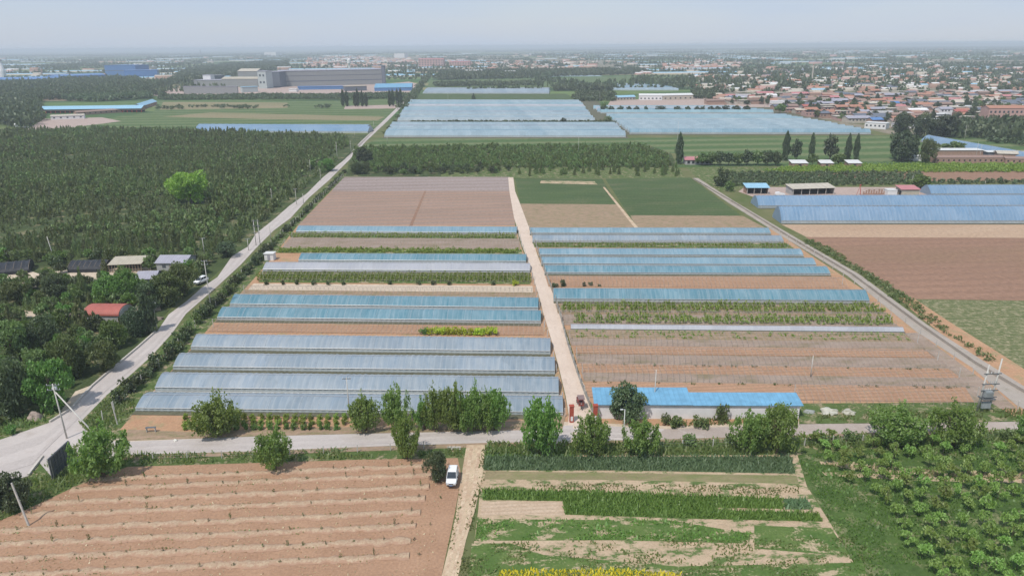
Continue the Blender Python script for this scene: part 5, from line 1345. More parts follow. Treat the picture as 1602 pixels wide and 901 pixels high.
# sheds right
def open_shed(ends, dep, h, rise, roof, lab, wall='grey_wall', nposts=4):
    root, L, a, rz = house_at('open_shed', ends, lab, 'shed', 'sheds on the right')
    b = MB(); b.endprism([(-.5, h - .1), (dep + .3, h + rise), (dep + .3, h + rise + .12), (-.5, h + .02)], -.5, L + .5); b.build('roof', M[roof], root)
    b = MB(); b.box(0, L, dep - .2, dep, 0, h + rise - .15); b.build('back_wall', M[wall], root)
    for x in (0, L - .2):
        b = MB(); b.endprism([(.5, 0), (dep - .22, 0), (dep - .22, h + rise - .2), (.5, h - .1)], x, x + .2); b.build('side_wall', M[wall], root)
    for x in np.linspace(.1, L - .3, nposts):
        b = MB(); b.box(x, x + .2, 0, .2, 0, h - .06); b.build('post', M['post'], root)
    b = MB(); b.box(.25, L - .25, dep * .55, dep * .6, .0, h * .75); b.build('inner_wall', M['dark_open'], root)
    return root
open_shed((1168, 304, 1202, 304), 6, 3.0, .9, 'roof_cyan', 'open shed with a pale blue roof behind the big tunnels', 'brick_wall')
open_shed((1240, 306, 1305, 304), 7, 3.0, .8, 'roof_cream', 'long open shed with a cream roof behind the big tunnels', 'grey_wall', 6)
root, L, a, rz = house_at('red_roofed_hut', (1410, 308, 1437, 308), 'small brick hut with a sloping red roof beside the grey blue tunnel', 'hut')
b = MB(); b.endprism([(0, 0), (6, 0), (6, 3.9), (0, 3.2)], 0, L); b.build('wall', M['cream_wall'], root)
b = MB(); b.endprism([(-.4, 3.18), (6.4, 3.98), (6.4, 4.12), (-.4, 3.32)], -.6, L + .4); b.build('roof', M['roof_pink'], root)
b = MB(); b.box(-.05, -.003, .8, 2.4, .02, 2.4); b.build('door', M['dark_open'], root)
b = MB(); b.box(-.05, -.003, 3.2, 5.0, .9, 2.4); b.build('window', M['dark_open'], root)
root, L, a, rz = house_at('ruined_wall', (1350, 305, 1386, 305), 'broken brick wall with openings left of the red roofed hut', 'wall')
b = MB()
for i in range(9):
    x = i * L / 9; b.box(x, x + L / 9 * .55, 0, .35, 0, random.uniform(1.4, 2.4)); b.box(x + L / 9 * .55 + .002, x + L / 9 - .002, 0, .35, 0, .6)
b.build('wall', M['brick_wall'], root)
b = MB(); b.box(0, L, .05, .3, 2.41, 2.6); b.build('beam', M['timber'], root)
root, L, a, rz = house_at('white_shed', (1388, 307, 1403, 307), 'small white box shed between the broken wall and the red roofed hut', 'shed'); gable(root, L, 4, 2.6, .4, 'white_wall', 'roof_white', .1, flat=True)
p = G(1344, 306); root = empty('tripod_hoist', (p.x, p.y, .02)); tag(root, 'red tripod hoist standing in the yard left of the broken wall', 'hoist')
M['red_paint'] = plain('faded_red_paint', (.50, .12, .09), .5, .4)
for k in range(3):
    t = k * 2.094 + .4; b = MB(); b.tube([(1.1 * math.cos(t), 1.1 * math.sin(t), 0), (.05 * math.cos(t), .05 * math.sin(t), 4.6)], .09, 6); b.build('leg', M['red_paint'], root)
b = MB(); b.box(-.3, .3, -.3, .3, 4.5, 4.9); b.build('winch_head', M['red_paint'], root)
# white roofed sheds by the poplars
for x0, x1, lab in ((1237, 1263, 'leftmost of three small white roofed sheds below the poplars'), (1282, 1303, 'middle one of three small white roofed sheds below the poplars'), (1325, 1347, 'rightmost of three small white roofed sheds below the poplars')):
    root, L, a, rz = house_at('white_roofed_shed', (x0 + 2, 263, x1, 263), lab, 'shed', 'white roofed sheds below the poplars')
    b = MB(); b.endprism([(0, 0), (6, 0), (6, 3.3), (0, 2.5)], 0, L); b.build('wall', M['brick_wall'], root)
    b = MB(); b.endprism([(-.3, 2.5), (6.4, 3.4), (6.4, 3.55), (-.3, 2.65)], -.4, L + .4); b.build('roof', M['roof_white'], root)
    b = MB(); b.box(L * .4, L * .6, -.05, .01, .02, 2.0); b.build('door', M['dark_open'], root)
# brick sheds
def windows_row(L, n, z, w, h): return [((i + .5) * L / n - w / 2, z, w, h) for i in range(n)]
root, L, a, rz = house_at('brick_shed', (1463, 256, 1570, 256), 'long brick shed with a row of small windows behind the yellow green shrubs', 'shed')
gable(root, L, 7, 3.2, .9, 'brick_wall', 'roof_brown', .2, windows_row(L, 13, 1.3, .9, .9), wmat='dark_open')
root, L, a, rz = house_at('brick_shed', (1572, 257, 1680, 259), 'brick shed at the right picture edge continuing the row of small windows', 'shed')
gable(root, L, 7, 3.0, .8, 'brick_wall', 'roof_brown', .2, windows_row(L, 12, 1.3, .9, .9), wmat='dark_open')
root, L, a, rz = house_at('pale_roofed_shed', (1462, 245, 1538, 245), 'long shed with a flat pale roof behind the brick shed', 'shed'); gable(root, L, 9, 3.6, .3, 'brick_wall', 'roof_white', .4, flat=True)
root, L, a, rz = house_at('pale_roofed_shed', (1545, 247, 1572, 247), 'small dark fronted shed with a pale roof between the brick sheds', 'shed'); gable(root, L, 7, 3.2, .3, 'roof_slate', 'roof_white', .5, flat=True)
a0 = G(1560, 249); root = empty('sloping_roof_shed', (a0.x, a0.y, .02), R(-18)); tag(root, 'shed with a pinkish white roof running slantwise at the right edge', 'shed'); gable(root, 30, 8, 3.2, 1.2, 'brick_wall', 'roof_cream', .4)
root, L, a, rz = house_at('pale_roofed_shed', (1428, 252, 1444, 252), 'little white roofed hut beside the very large dark tree', 'hut'); gable(root, L, 5, 2.6, .5, 'white_wall', 'roof_white', .2)
root, L, a, rz = house_at('brick_farm_shed', (1072, 258, 1112, 258), 'low brick shed with a pinkish grey roof right of the lone poplar', 'shed')
b = MB(); b.endprism([(0, 0), (7, 0), (7, 3.4), (0, 2.6)], 0, L); b.build('wall', M['grey_wall'], root)
b = MB(); b.endprism([(-.4, 2.6), (7.4, 3.45), (7.4, 3.6), (-.4, 2.75)], -.5, L * .62); b.build('roof', M['roof_pink'], root)
b = MB(); b.endprism([(-.8, 2.5), (7.4, 3.35), (7.4, 3.5), (-.8, 2.65)], L * .63, L + .5); b.build('roof', M['roof_tan'], root)
for i in range(5):
    b = MB(); b.box(L * (.08 + .18 * i), L * (.18 + .18 * i), -.05, .01, .6, 2.2); b.build('window', M['dark_open'], root)

# ------------------------------------------------------------------ farm and factory left of the road
root, L, a, rz = house_at('cattle_barn', (64, 178, 222, 176), 'long barn with a pale blue roof and open bays left of the green field', 'barn')
b = MB(); b.endprism([(0, 2.2), (14, 2.2), (14, 4.2), (7, 6.8), (0, 4.2)], 0, L); b.build('wall', M['brick_wall'], root)
b = MB(); b.endprism([(-1, 4.0), (7, 6.9), (15, 4.0), (15, 4.25), (7, 7.15), (-1, 4.25)], -.6, L + .6); b.build('roof', M['roof_cyan'], root)
for x in np.linspace(0, L - .7, 22):
    b = MB(); b.box(x, x + .7, .0, .7, 0, 2.2); b.build('pier', M['red_brick'], root)
b = MB(); b.box(.5, L - .5, 9, 9.4, 0, 2.2); b.build('inner_wall', M['dark_open'], root)
root, L, a, rz = house_at('barn', (222, 172, 246, 164), 'pale blue gabled barn standing slantwise at the right end of the long barn', 'barn'); gable(root, L * 1.0, 9, 4.0, 2.6, 'brick_wall', 'roof_cyan', .5, [(L * .3, 1.2, 2, 1.5), (L * .6, 1.2, 2, 1.5)])
root, L, a, rz = house_at('brick_shed', (120, 181, 195, 176), 'low brick shed with a brown roof below the long blue barn', 'shed'); gable(root, L, 8, 3.0, 1.2, 'brick_wall', 'roof_brown', .4, windows_row(L, 9, 1.0, 1.3, 1.2), wmat='dark_open')
root, L, a, rz = house_at('white_walled_shed', (80, 188, 132, 186), 'shed with white walls in front of the long blue barn', 'shed'); gable(root, L, 9, 3.4, 1.0, 'white_wall', 'roof_cream', .4, windows_row(L, 5, 1.2, 1.6, 1.2))
root, L, a, rz = house_at('brick_shed', (46, 174, 62, 173), 'small brick shed at the left end of the long blue barn', 'shed'); gable(root, L, 6, 3, 1, 'brick_wall', 'roof_pink', .4)
root, L, a, rz = house_at('white_roofed_shed', (24, 201, 44, 200), 'small white roofed shed among the trees at the far left', 'shed'); gable(root, L, 6, 3, .8, 'white_wall', 'roof_white', .4)
sheet('yard', [(40, 204), (70, 186), (160, 184), (190, 190), (110, 200)], M['yard_pink'], 'grey yard in front of the white walled shed', 'yard')

M['steel_grey'] = roof_mat('grey_ribbed_cladding', (.30, .30, .30), 1.2, 0, .6, .25)
M['steel_light'] = roof_mat('pale_grey_green_cladding', (.46, .50, .49), 1.5, 0, .6, .12)
def block(name, ends, dep, hpx, wall, roof, label, cat='factory', rise=None, bands=(), windows=None, flat=True):
    root, L, a, rz = house_at(name, ends, label, cat)
    h = HT(a, hpx)
    gable(root, L, dep, h, rise or 1.0, wall, roof, .5, windows(L, h) if windows else (), flat=flat, roof_th=.4)
    for z0, z1 in bands:
        b = MB(); b.box(-.05, L + .05, -.12, -.02, h * z0, h * z1); b.build('cladding_band', M['roof_slate'], root)
    return root
block('factory_hall', (440, 136, 602, 132), 60, 112, 'steel_grey', 'roof_grey', 'long ribbed grey factory hall with dark bands left of the road', 'factory', bands=((.30, .36), (.66, .70)))
block('factory_hall', (418, 137, 439, 137), 40, 113, 'roof_slate', 'roof_grey', 'dark ribbed stair block at the left end of the long factory hall')
block('office_block', (405, 139, 418, 139), 24, 112, 'steel_light', 'roof_grey', 'pale grey green office block with four windows at the left end of the factory', 'building', windows=lambda L, h: [(L * .2, h * .3, L * .2, h * .12), (L * .6, h * .3, L * .2, h * .12), (L * .2, h * .7, L * .2, h * .12), (L * .6, h * .7, L * .2, h * .12)])
block('factory_hall', (374, 133, 404, 133), 30, 112, 'steel_grey', 'roof_cream', 'grey factory hall with a pale roof left of the office block', rise=4, flat=False, bands=((.45, .5),))
block('factory_hall', (348, 136, 404, 136), 22, 124, 'steel_grey', 'roof_tan', 'lower grey hall with a tan roof in front of the stepped factory', rise=3, flat=False)
block('factory_hall', (304, 135, 350, 135), 30, 126, 'steel_grey', 'roof_grey', 'low grey lean to hall around the white silo house')
block('silo_house', (319, 134, 331, 134), 14, 118, 'white_wall', 'roof_grey', 'white tower house rising from the low grey hall', 'building')
block('factory_wall', (288, 147, 372, 147), 3, 136, 'steel_grey', 'roof_grey', 'long plain grey wall in front of the stepped factory', 'wall')
block('machine_shed', (331, 133, 352, 132), 16, 119, 'roof_slate', 'roof_grey', 'dark open fronted shed right of the white tower house', 'shed')
block('gatehouse', (452, 144, 464, 144), 8, 140, 'white_wall', 'roof_white', 'little white gatehouse in front of the long factory hall', 'building')
block('storage_shed', (380, 145, 404, 144), 10, 137, 'steel_light', 'roof_cyan', 'pale blue shed at the foot of the office block', 'shed')
block('low_roof', (466, 141, 540, 140), 14, 136.5, 'roof_blue', 'roof_blue', 'low blue roofed shed along the foot of the long factory hall', 'shed')
block('low_roof', (540, 143, 574, 142), 16, 136, 'roof_slate', 'roof_tan', 'low tan roofed shed before the right end of the factory hall', 'shed')
a0 = G(586, 143); root = empty('blue_roofed_hall', (a0.x, a0.y, .02), R(2)); tag(root, 'hall with a broad bright blue roof between the factory and the road', 'factory', None)
Lb = (G(650, 140) - a0).length * .78; gable(root, Lb, 70, 5.0, 4.5, 'roof_blue', 'roof_sky', .6)
block('steel_tower', (598, 134, 603, 134), 4, 104, 'roof_slate', 'roof_slate', 'dark narrow steel tower at the right end of the factory hall', 'tower')
# blue factory far left
block('blue_factory', (166, 122, 214, 122), 50, 103, 'roof_blue', 'roof_blue', 'tall dark blue factory block behind the left woods', 'factory', bands=((.55, .6),))
block('blue_factory', (196, 124, 247, 123), 40, 111, 'roof_blue', 'roof_blue', 'lower dark blue hall right of the tall blue block', 'factory')
block('blue_factory', (216, 112, 246, 111), 20, 106, 'cream_wall', 'roof_white', 'pale roofed hall standing out above the lower blue hall', 'factory')
block('blue_long_roof', (-30, 133, 90, 131), 45, 126, 'roof_blue', 'roof_blue', 'long blue roof at the left edge above the dark woods', 'factory', rise=4, flat=False)
block('blue_long_roof', (85, 127, 166, 124), 35, 120, 'roof_blue', 'roof_blue', 'long blue roof reaching to the tall blue factory block', 'factory', rise=3, flat=False)
# white silo / kiln at the far left edge
p = G(6, 124); root = empty('white_kiln', (p.x, p.y, 0)); tag(root, 'white tapering kiln tower at the left picture edge', 'tower')
hk = HT(p, 96); w = WM(p, 5)
b = MB(); b.tube([(0, 0, 0), (0, 0, hk * .45), (0, 0, hk * .8), (0, 0, hk)], [w, w * .95, w * .45, w * .3], 12); b.build('shell', M['white_wall'], root, False)
b = MB(); b.tube([(0, 0, hk), (0, 0, hk * 1.08)], [w * .55, w * .5], 10); b.build('cap', M['grey_wall'], root)
# white water tower behind the factory
p = G(547, 112); root = empty('water_tower', (p.x, p.y, 0)); tag(root, 'white water tower with a thin mast behind the long factory hall', 'tower')
hk = HT(p, 92); w = WM(p, 3)
b = MB(); b.tube([(0, 0, 0), (0, 0, hk * .55)], w * .5, 8); b.build('shaft', M['white_wall'], root)
b = MB(); b.tube([(0, 0, hk * .55), (0, 0, hk * .62), (0, 0, hk * .92), (0, 0, hk)], [w * .5, w, w, w * .3], 10); b.build('tank', M['white_wall'], root)
b = MB(); b.tube([(0, 0, hk), (0, 0, hk * 1.45)], w * .12, 5); b.build('mast', M['pipe'], root)
# roofs by the round trees, village edge
for e, dep, h, roof, wall, lab in (((1000, 157, 1036, 157), 14, 5.5, 'roof_white', 'white_wall', 'left one of two long white roofs behind the round trees'), ((1037, 157, 1084, 156), 14, 5.5, 'roof_white', 'cream_wall', 'right one of two long white roofs behind the round trees'),
                               ((965, 158, 994, 157), 10, 4, 'roof_cyan', 'cream_wall', 'low pale blue roof left of the two long white roofs'), ((1085, 133, 1132, 132), 12, 3.5, 'roof_white', 'cream_wall', 'thin long white roof before the hazy far houses')):
    root, L, a, rz = house_at('long_shed', e, lab, 'shed', 'long roofs before the village'); gable(root, L, dep, h, 1.8, wall, roof, .5, windows_row(L, 6, 1.2, 2, 1.6))
root, L, a, rz = house_at('white_house', (1352, 201, 1385, 203), 'white house with a flat roof at the end of the wide blue tunnels', 'house')
gable(root, L, 10, 4.6, .4, 'white_wall', 'roof_white', .3, windows_row(L, 5, 1.8, 1.3, 1.3), flat=True)
root, L, a, rz = house_at('pink_school', (1545, 187, 1640, 187), 'long pink two storey building with rows of windows at the right edge of the village', 'building')
gable(root, L, 14, 9.5, 2, 'pink_wall', 'roof_orange', .4, windows_row(L, 14, 1.4, 1.6, 1.9) + windows_row(L, 14, 5.4, 1.6, 1.9))
for e, top, n, lab in (((655, 107, 694, 107), 93, 9, 'pink apartment block at the far end of the road'), ((703, 106, 735, 106), 97, 8, 'lower pinkish row building right of the far apartment block')):
    root, L, a, rz = house_at('apartment_block', e, lab, 'building'); h = HT(a, top)
    gable(root, L, 16, h, 2, 'pink_wall', 'roof_pink', .4, sum([windows_row(L, n, h * (f + .08), L / n * .45, h * .1) for f in (.05, .28, .51, .74)], []))
root, L, a, rz = house_at('white_warehouse', (617, 91, 633, 91), 'white block on the horizon above the end of the road', 'building'); gable(root, L, 40, HT(a, 84), 2, 'white_wall', 'roof_white', .4, flat=True)
root, L, a, rz = house_at('white_warehouse', (414, 88, 432, 88), 'white block on the horizon above the grey factory', 'building'); gable(root, L, 60, HT(a, 82), 2, 'white_wall', 'roof_white', .4, flat=True)
p = G(1270, 128); root = empty('chimney_stack', (p.x, p.y, 0)); tag(root, 'slim pale brick chimney rising from the village', 'chimney')
hk = HT(p, 102); b = MB(); b.tube([(0, 0, 0), (0, 0, hk)], [WM(p, 1.3), WM(p, .8)], 10); b.build('shaft', M['cream_wall'], root); b = MB(); b.tube([(0, 0, hk), (0, 0, hk + 1)], [WM(p, 1.0)] * 2, 10); b.build('rim', M['red_brick'], root)

# ------------------------------------------------------------------ the village: every house of the near half is a thing
ROOFS = [('roof_cream', 'pale flat', 6, True), ('roof_orange', 'orange', 2.8, False), ('roof_brown', 'brown', 3, False), ('roof_slate', 'dark slate', 3.4, False), ('roof_red', 'red', 1.0, False), ('roof_white', 'white', 2.4, True), ('roof_blue', 'blue', .5, False), ('roof_grey', 'grey', 2.4, False), ('roof_pink', 'pink', .8, False)]
WALLS = [('brick_wall', 4), ('cream_wall', 3), ('pink_wall', 2), ('white_wall', 1.2), ('grey_wall', 1)]
HM = {}
def house_mesh(kind, key, L, W, h, rise, flat):
    k = (kind, key, L, W, flat)
    if k not in HM:
        b = MB()
        if kind == 'wall':
            if flat: b.box(0, L, 0, W, 0, h)
            else: b.endprism([(0, 0), (W, 0), (W, h), (W / 2, h + rise), (0, h)], 0, L)
        elif kind == 'roof':
            if flat: b.box(-.4, L + .4, -.7, W + .4, h + .003, h + .25)
            else:
                g = rise / (W / 2); o = .5
                b.endprism([(-o, h - o * g + .01), (W / 2, h + rise + .01), (W + o, h - o * g + .01), (W + o, h - o * g + .2), (W / 2, h + rise + .2), (-o, h - o * g + .2)], -.4, L + .4)
        elif kind == 'yard_wall':
            b.box(0, L, -7.0, -6.7, 0, 2); b.box(0, .3, -6.68, -.03, 0, 2); b.box(L - .3, L, -6.68, -.03, 0, 2)
        else: b.box(0, 1.5, -.06, .02, 0, 1.4)
        HM[k] = b.mesh(kind, M[key])
    return HM[k]
VIL = gpoly([(1100, 163), (1112, 156), (1122, 149), (1240, 147), (1420, 147), (1680, 146), (1680, 178), (1540, 182), (1500, 196), (1420, 200), (1340, 193), (1300, 188), (1222, 176), (1215, 166)])
def wpick(lst): return random.choices(lst, [q[-1] if not isinstance(q[-1], bool) else q[2] for q in lst])[0]
ys = [p[1] for p in VIL]; y = min(ys) + 2; row = 0; nh = 0; HOUSES = []
while y < max(ys) and nh < 292:
    row += 1; x = min(p[0] for p in VIL) + random.uniform(0, 14); c_ = 0
    while x < max(p[0] for p in VIL):
        L = random.choice((10.0, 12.0, 14.0, 17.0, 21.0)); W = random.choice((7.0, 8.5, 10.0)); yj = y + random.uniform(-3, 3)
        if inpoly(np.array([x + L / 2]), np.array([yj]), VIL)[0] and random.random() < .88 and nh < 292:
            rk, rname, _, flat = wpick(ROOFS); wk = wpick(WALLS)[0]; c_ += 1; nh += 1
            two = random.random() < .12; h = 6.4 if two else random.choice((3.2, 3.6, 4.0)); rise = 1.5
            root = empty('village_house', (x, yj, .05), R(random.gauss(0, 3.0)))
            tag(root, '%s roofed village house, %s from the left in the %s village row' % (rname, ordw(c_), ordw(row)), 'house', 'village houses')
            link('wall', house_mesh('wall', wk, L, W, h, rise, flat), root)
            link('roof', house_mesh('roof', rk, L, W, h, rise, flat), root)
            link('yard_wall', house_mesh('yard_wall', random.choice(('brick_wall', wk)), L, W, h, rise, flat), root)
            if row <= 8:
                for i in range(int(L // 3.4)):
                    o = link('window', house_mesh('window', 'glass', 1.5, 1, 1, 1, False), root, (1.1 + i * 3.2, 0, 1.1))
                    if two: link('window', house_mesh('window', 'glass', 1.5, 1, 1, 1, False), root, (1.1 + i * 3.2, 0, 4.2))
            HOUSES.append((x + L / 2, yj))
        x += L + random.choice((.8, 1.2, 2, 5))
    y += random.uniform(20, 23)
# trees between the houses
n = 0
tx, ty = scatter(VIL, 12.0, .5)
for i in np.argsort(ty):
    if random.random() < .55 and n < 230 and all((tx[i] - a_) ** 2 + ((ty[i] - b_ + 1) * 1.3) ** 2 > 52 for a_, b_ in HOUSES):
        n += 1
        plant('round_low' if random.random() < .8 else 'poplar', random.choice(('poplar', 'hedge', 'mid')), (tx[i], ty[i]), random.uniform(5, 9.5), random.uniform(2.4, 4.4), 'village_tree', 'one of the green trees standing between the village houses', 'trees between the village houses')
# ------------------------------------------------------------------ poles, posts, fences
M['ceramic'] = plain('white_insulator', (.70, .70, .68), .3, .5)
M['steel_dark'] = plain('dark_galvanised_steel', (.20, .21, .22), .5, .5, .5)
M['grey_box'] = plain('grey_painted_steel', (.34, .37, .38), .5, .4)
def pole(px, by, ty, label, arms=1, lean=0.0, group='utility poles along the long road', r=.15, name='utility_pole', armw=1.6):
    p = G(px, by); h = HT(p, ty)
    root = empty(name, (p.x, p.y, 0)); tag(root, label, 'utility pole', group)
    b = MB(); b.tube([(0, 0, 0), (lean * .5, 0, h * .5), (lean, 0, h)], [r, r * .85, r * .62], 8); b.build('shaft', M['post'], root, True)
    for k in range(arms):
        z = h - .35 - k * .9
        b = MB(); b.box(lean - armw / 2, lean + armw / 2, -.06, .06, z, z + .12); a = b.build('cross_arm', M['steel_dark'], root)
        b = MB()
        for x in (-armw / 2 + .1, 0 if z < h - .5 else .45, armw / 2 - .1): b.tube([(lean + x, 0, z + .12), (lean + x, 0, z + .36)], [.06, .04], 6)
        b.build('insulator', M['ceramic'], a)
    return root, h
root, h = pole(105, 686, 600, 'tall concrete pole with a crossarm and a slanting strut at the road bend', 2, -.4, armw=2.2)
q = G(168, 700) - G(105, 686)
b = MB(); b.tube([(q.x, q.y, 0), (-.3, .1, h - 1.6)], [.14, .11], 8); b.build('strut', M['post'], root, True)
b = MB(); b.box(-.75, -.05, .08, .5, h - 1.25, h - .75); b.build('switch_box', M['ceramic'], root)
for a in ((246, 516, 473, 'concrete pole with one crossarm beside the junction left of the road', 1), (331, 488, 407, 'concrete pole with double crossarms right of the road, near the white car', 2), (320, 398, 372, 'short pole among the trees left of the road behind the white car', 1),
          (389, 392, 373, 'pole with a crossarm at the left road edge before the twin pole', 1), (424, 376, 350, 'bare pole in the hedge right of the twin pole', 0), (464, 320, 295, 'pole with a crossarm at the left edge of the road halfway along the plantation', 1),
          (426, 318, 295, 'thin pole standing in the plantation left of the road', 0), (475, 318, 303, 'thin short pole at the road edge halfway along the plantation', 0), (502, 283, 264, 'bare pole on the road edge in the upper plantation', 0), (486, 271, 250, 'thin bare pole in the upper plantation', 0),
          (528, 252, 222, 'tall thin pole at the road edge by the corner of the plantation', 0), (549, 238, 220, 'thin pole at the road edge behind the plantation corner', 0), (555, 216, 205, 'short pole by the long blue tunnel', 0), (606, 224, 212, 'thin pole in the green strip right of the road', 0), (622, 172, 158, 'far pole right of the dark roadside poplars', 0), (585, 200, 190, 'far pole at the road edge by the long blue tunnel', 0), (650, 147, 133, 'far pole beside the road at the blue roof', 0), (701, 158, 146, 'far pole in the dark green field', 0)):
    pole(*a[:4], arms=a[4], r=.13)
pole(86, 409, 370, 'bare leaning pole between the two black net sheds', 0, -.9, None)
for px, by, ty, lab, arms in ((547, 650, 590, 'pale pole left of the bushy tree behind the road', 1), (1023, 640, 578, 'tall thin pole in front of the bright blue roof', 0), (1268, 590, 556, 'thin pole standing in the brown beds', 0), (1196, 168, 158, 'far pole before the village', 0), (1059, 232, 190, 'tall thin pole in front of the wide far tunnels', 0), (1508, 222, 196, 'twin topped pole in front of the dark wood on the right', 0), (1484, 214, 208, 'short pole behind the slanting blue tunnel', 0), (1425, 207, 190, 'thin pole in front of the dark village edge tree', 0), (1526, 250, 222, 'left bare pole among the brick sheds', 0), (1532, 250, 226, 'right bare pole among the brick sheds', 0), (1426, 291, 274, 'thin pole behind the red roofed hut', 0), (1541, 289, 283, 'thin short pole behind the grey blue tunnel', 0), (938, 166, 145, 'thin pole before the square grove', 0), (905, 240, 214, 'thin pole in the tree nursery', 0), (1189, 252, 236, 'thin pole in the dark clump', 0)):
    pole(px, by, ty, lab, arms, 0, 'poles in the fields', .10 if by < 300 else .12)
# twin pole (two shafts joined)
p = G(404, 384); root = empty('twin_pole', (p.x, p.y, 0)); tag(root, 'pair of concrete poles joined by crossarms at the left road edge', 'utility pole'); h = HT(p, 344)
for s in (-1, 1):
    b = MB(); b.tube([(s * .7, 0, 0), (s * .7, 0, h)], [.15, .1], 8); b.build('shaft', M['post'], root, True)
for z in (h - .4, h - 2.2, h * .5):
    b = MB(); b.box(-1.3, 1.3, -.2, -.08, z, z + .14); b.build('cross_arm', M['steel_dark'], root)
# pole mounted transformer
p0, p1 = G(1528, 644), G(1548, 645)
root = empty('transformer_station', (p0.x, p0.y, 0)); tag(root, 'transformer mounted between two tall concrete poles by the lane end', 'transformer')
d = (p1 - p0).length; h = HT(p0, 568)
for x, hh in ((0, h * .97), (d, h * 1.08)):
    b = MB(); b.tube([(x, 0, 0), (x + .5, 0, hh)], [.19, .12], 8); b.build('pole', M['post'], root, True)
for z in (.30, .44, .57, .78):
    b = MB(); b.box(-.5 + .3, d + .9, -.22, -.08, h * z, h * z + .16); b.build('cross_arm', M['steel_dark'], root)
b = MB()
for x in np.linspace(.5, d + .2, 4): b.tube([(x, -.15, h * .78 + .16), (x, -.15, h * .78 + .5)], .07, 6)
b.build('insulator', M['ceramic'], root)
b = MB()
for x in np.linspace(.5, d + .2, 6): b.tube([(x, -.15, h * .57 + .16), (x + .1, -.15, h * .57 + .7)], .05, 6)
b.build('fuse_holder', M['grey_box'], root)
b = MB(); b.box(.1, d + .3, -.9, .7, h * .28, h * .30 - .003); b.build('platform', M['steel_dark'], root)
b = MB(); b.box(d * .25, d * .85, -.6, .4, h * .30 + .16, h * .30 + 1.4)
for i in range(7): b.box(d * .25 + i * d * .095, d * .25 + i * d * .095 + .06, -.8, -.603, h * .30 + .3, h * .30 + 1.25)
t = b.build('transformer_tank', M['grey_box'], root)
b = MB()
for x in (.35, .55, .75): b.tube([(d * x, -.1, h * .30 + 1.4), (d * x, -.1, h * .30 + 1.85)], [.10, .05], 7)
b.build('bushing', M['ceramic'], t)
b = MB(); b.box(.45, d - .1, -.5, -.1, .9, 2.2); b.build('meter_cabinet', M['grey_box'], root)
# lamp post by the road
p = G(975, 698); h = HT(p, 640); root = empty('lamp_post', (p.x, p.y, 0)); tag(root, 'slim white lamp post on the near verge between two bushy trees', 'lamp post')
b = MB(); b.tube([(0, 0, 0), (0, 0, h)], [.10, .06], 8); b.build('shaft', M['ceramic'], root, True)
b = MB(); b.tube([(0, 0, h - .05), (-.5, -.3, h + .15)], .035, 5); b.box(-.85, -.4, -.45, -.2, h + .1, h + .2); b.build('lamp_head', M['ceramic'], root)
# bent concrete post bottom left
p = G(45, 822); h = HT(p, 756); root = empty('concrete_post', (p.x, p.y, 0)); tag(root, 'leaning concrete post at the left end of the ploughed field', 'post')
b = MB(); b.tube([(0, 0, 0), (-1.0, .2, h)], [.16, .13], 4); b.build('shaft', M['post'], root)
p = G(184, 664); h = HT(p, 629); root = empty('concrete_post', (p.x, p.y, 0)); tag(root, 'tall concrete post at the corner of the soil yard before the frontmost tunnel', 'post')
b = MB(); b.tube([(0, 0, 0), (-.3, 0, h)], [.13, .10], 6); b.build('shaft', M['post'], root)
# fence posts
def fence(pts, step, h, label, group, cat='fence post', wire=True, r=.07):
    P = [G(*q) for q in pts]; ln = [0]
    for i in range(1, len(P)): ln.append(ln[-1] + (P[i] - P[i - 1]).length)
    b = MB(); b.box(-r, r, -r, r, 0, h); b.add([(-r, -r, h), (r, -r, h), (r, r, h), (-r, r, h), (0, 0, h + .06)], [(0, 1, 4), (1, 2, 4), (2, 3, 4), (3, 0, 4)])
    me = b.mesh('fence_post', M['post']); s = 0; k = 0; tops = []
    while s <= ln[-1]:
        i = min(max(j for j in range(len(ln)) if ln[j] <= s), len(P) - 2); q = P[i].lerp(P[i + 1], (s - ln[i]) / max(.01, ln[i + 1] - ln[i]))
        k += 1; o = link('fence_post', me, None, (q.x, q.y, 0)); o.rotation_euler = (random.uniform(-.05, .05), random.uniform(-.05, .05), random.uniform(0, .4))
        tag(o, label % ordw(k) if k < 100 else label % 'hundredth', cat, group); tops.append(q); s += step
    return tops
t1 = fence([(161, 657), (193, 630), (224, 598), (263, 562), (294, 524), (330, 488), (395, 412), (455, 356), (500, 312), (539, 275)], 3.9, 1.9, '%s pale fence post from the crossroad along the left edge of the tunnels', 'fence posts along the left edge of the tunnels')
t2 = fence([(240, 720), (318, 718), (420, 713), (525, 709), (605, 705), (700, 700)], 5.6, 1.5, '%s pale fence post from the left on the verge above the ploughed field', 'fence posts above the ploughed field')
t3 = fence([(1020, 702), (1100, 700), (1257, 698), (1296, 694), (1440, 690), (1533, 688), (1580, 685)], 5.2, 1.6, '%s pale fence post from the left along the right half of the road', 'fence posts along the right half of the road')
t4 = fence([(930, 655), (912, 612), (900, 578), (886, 535), (876, 495), (866, 463), (850, 420), (838, 385), (828, 360)], 5.0, 1.9, '%s pale post from the gate along the right edge of the dirt path', 'posts along the right edge of the dirt path')
t5 = fence([(884, 652), (868, 570), (857, 530), (848, 497), (834, 440), (822, 400), (809, 360)], 6.5, 1.8, '%s pale post from the gate along the left edge of the dirt path', 'posts along the left edge of the dirt path')
t6 = fence([(1592, 640), (1520, 585), (1440, 523), (1350, 455), (1262, 392), (1215, 362)], 7.5, 1.7, '%s pale post from the road along the left edge of the concrete lane', 'posts along the concrete lane')
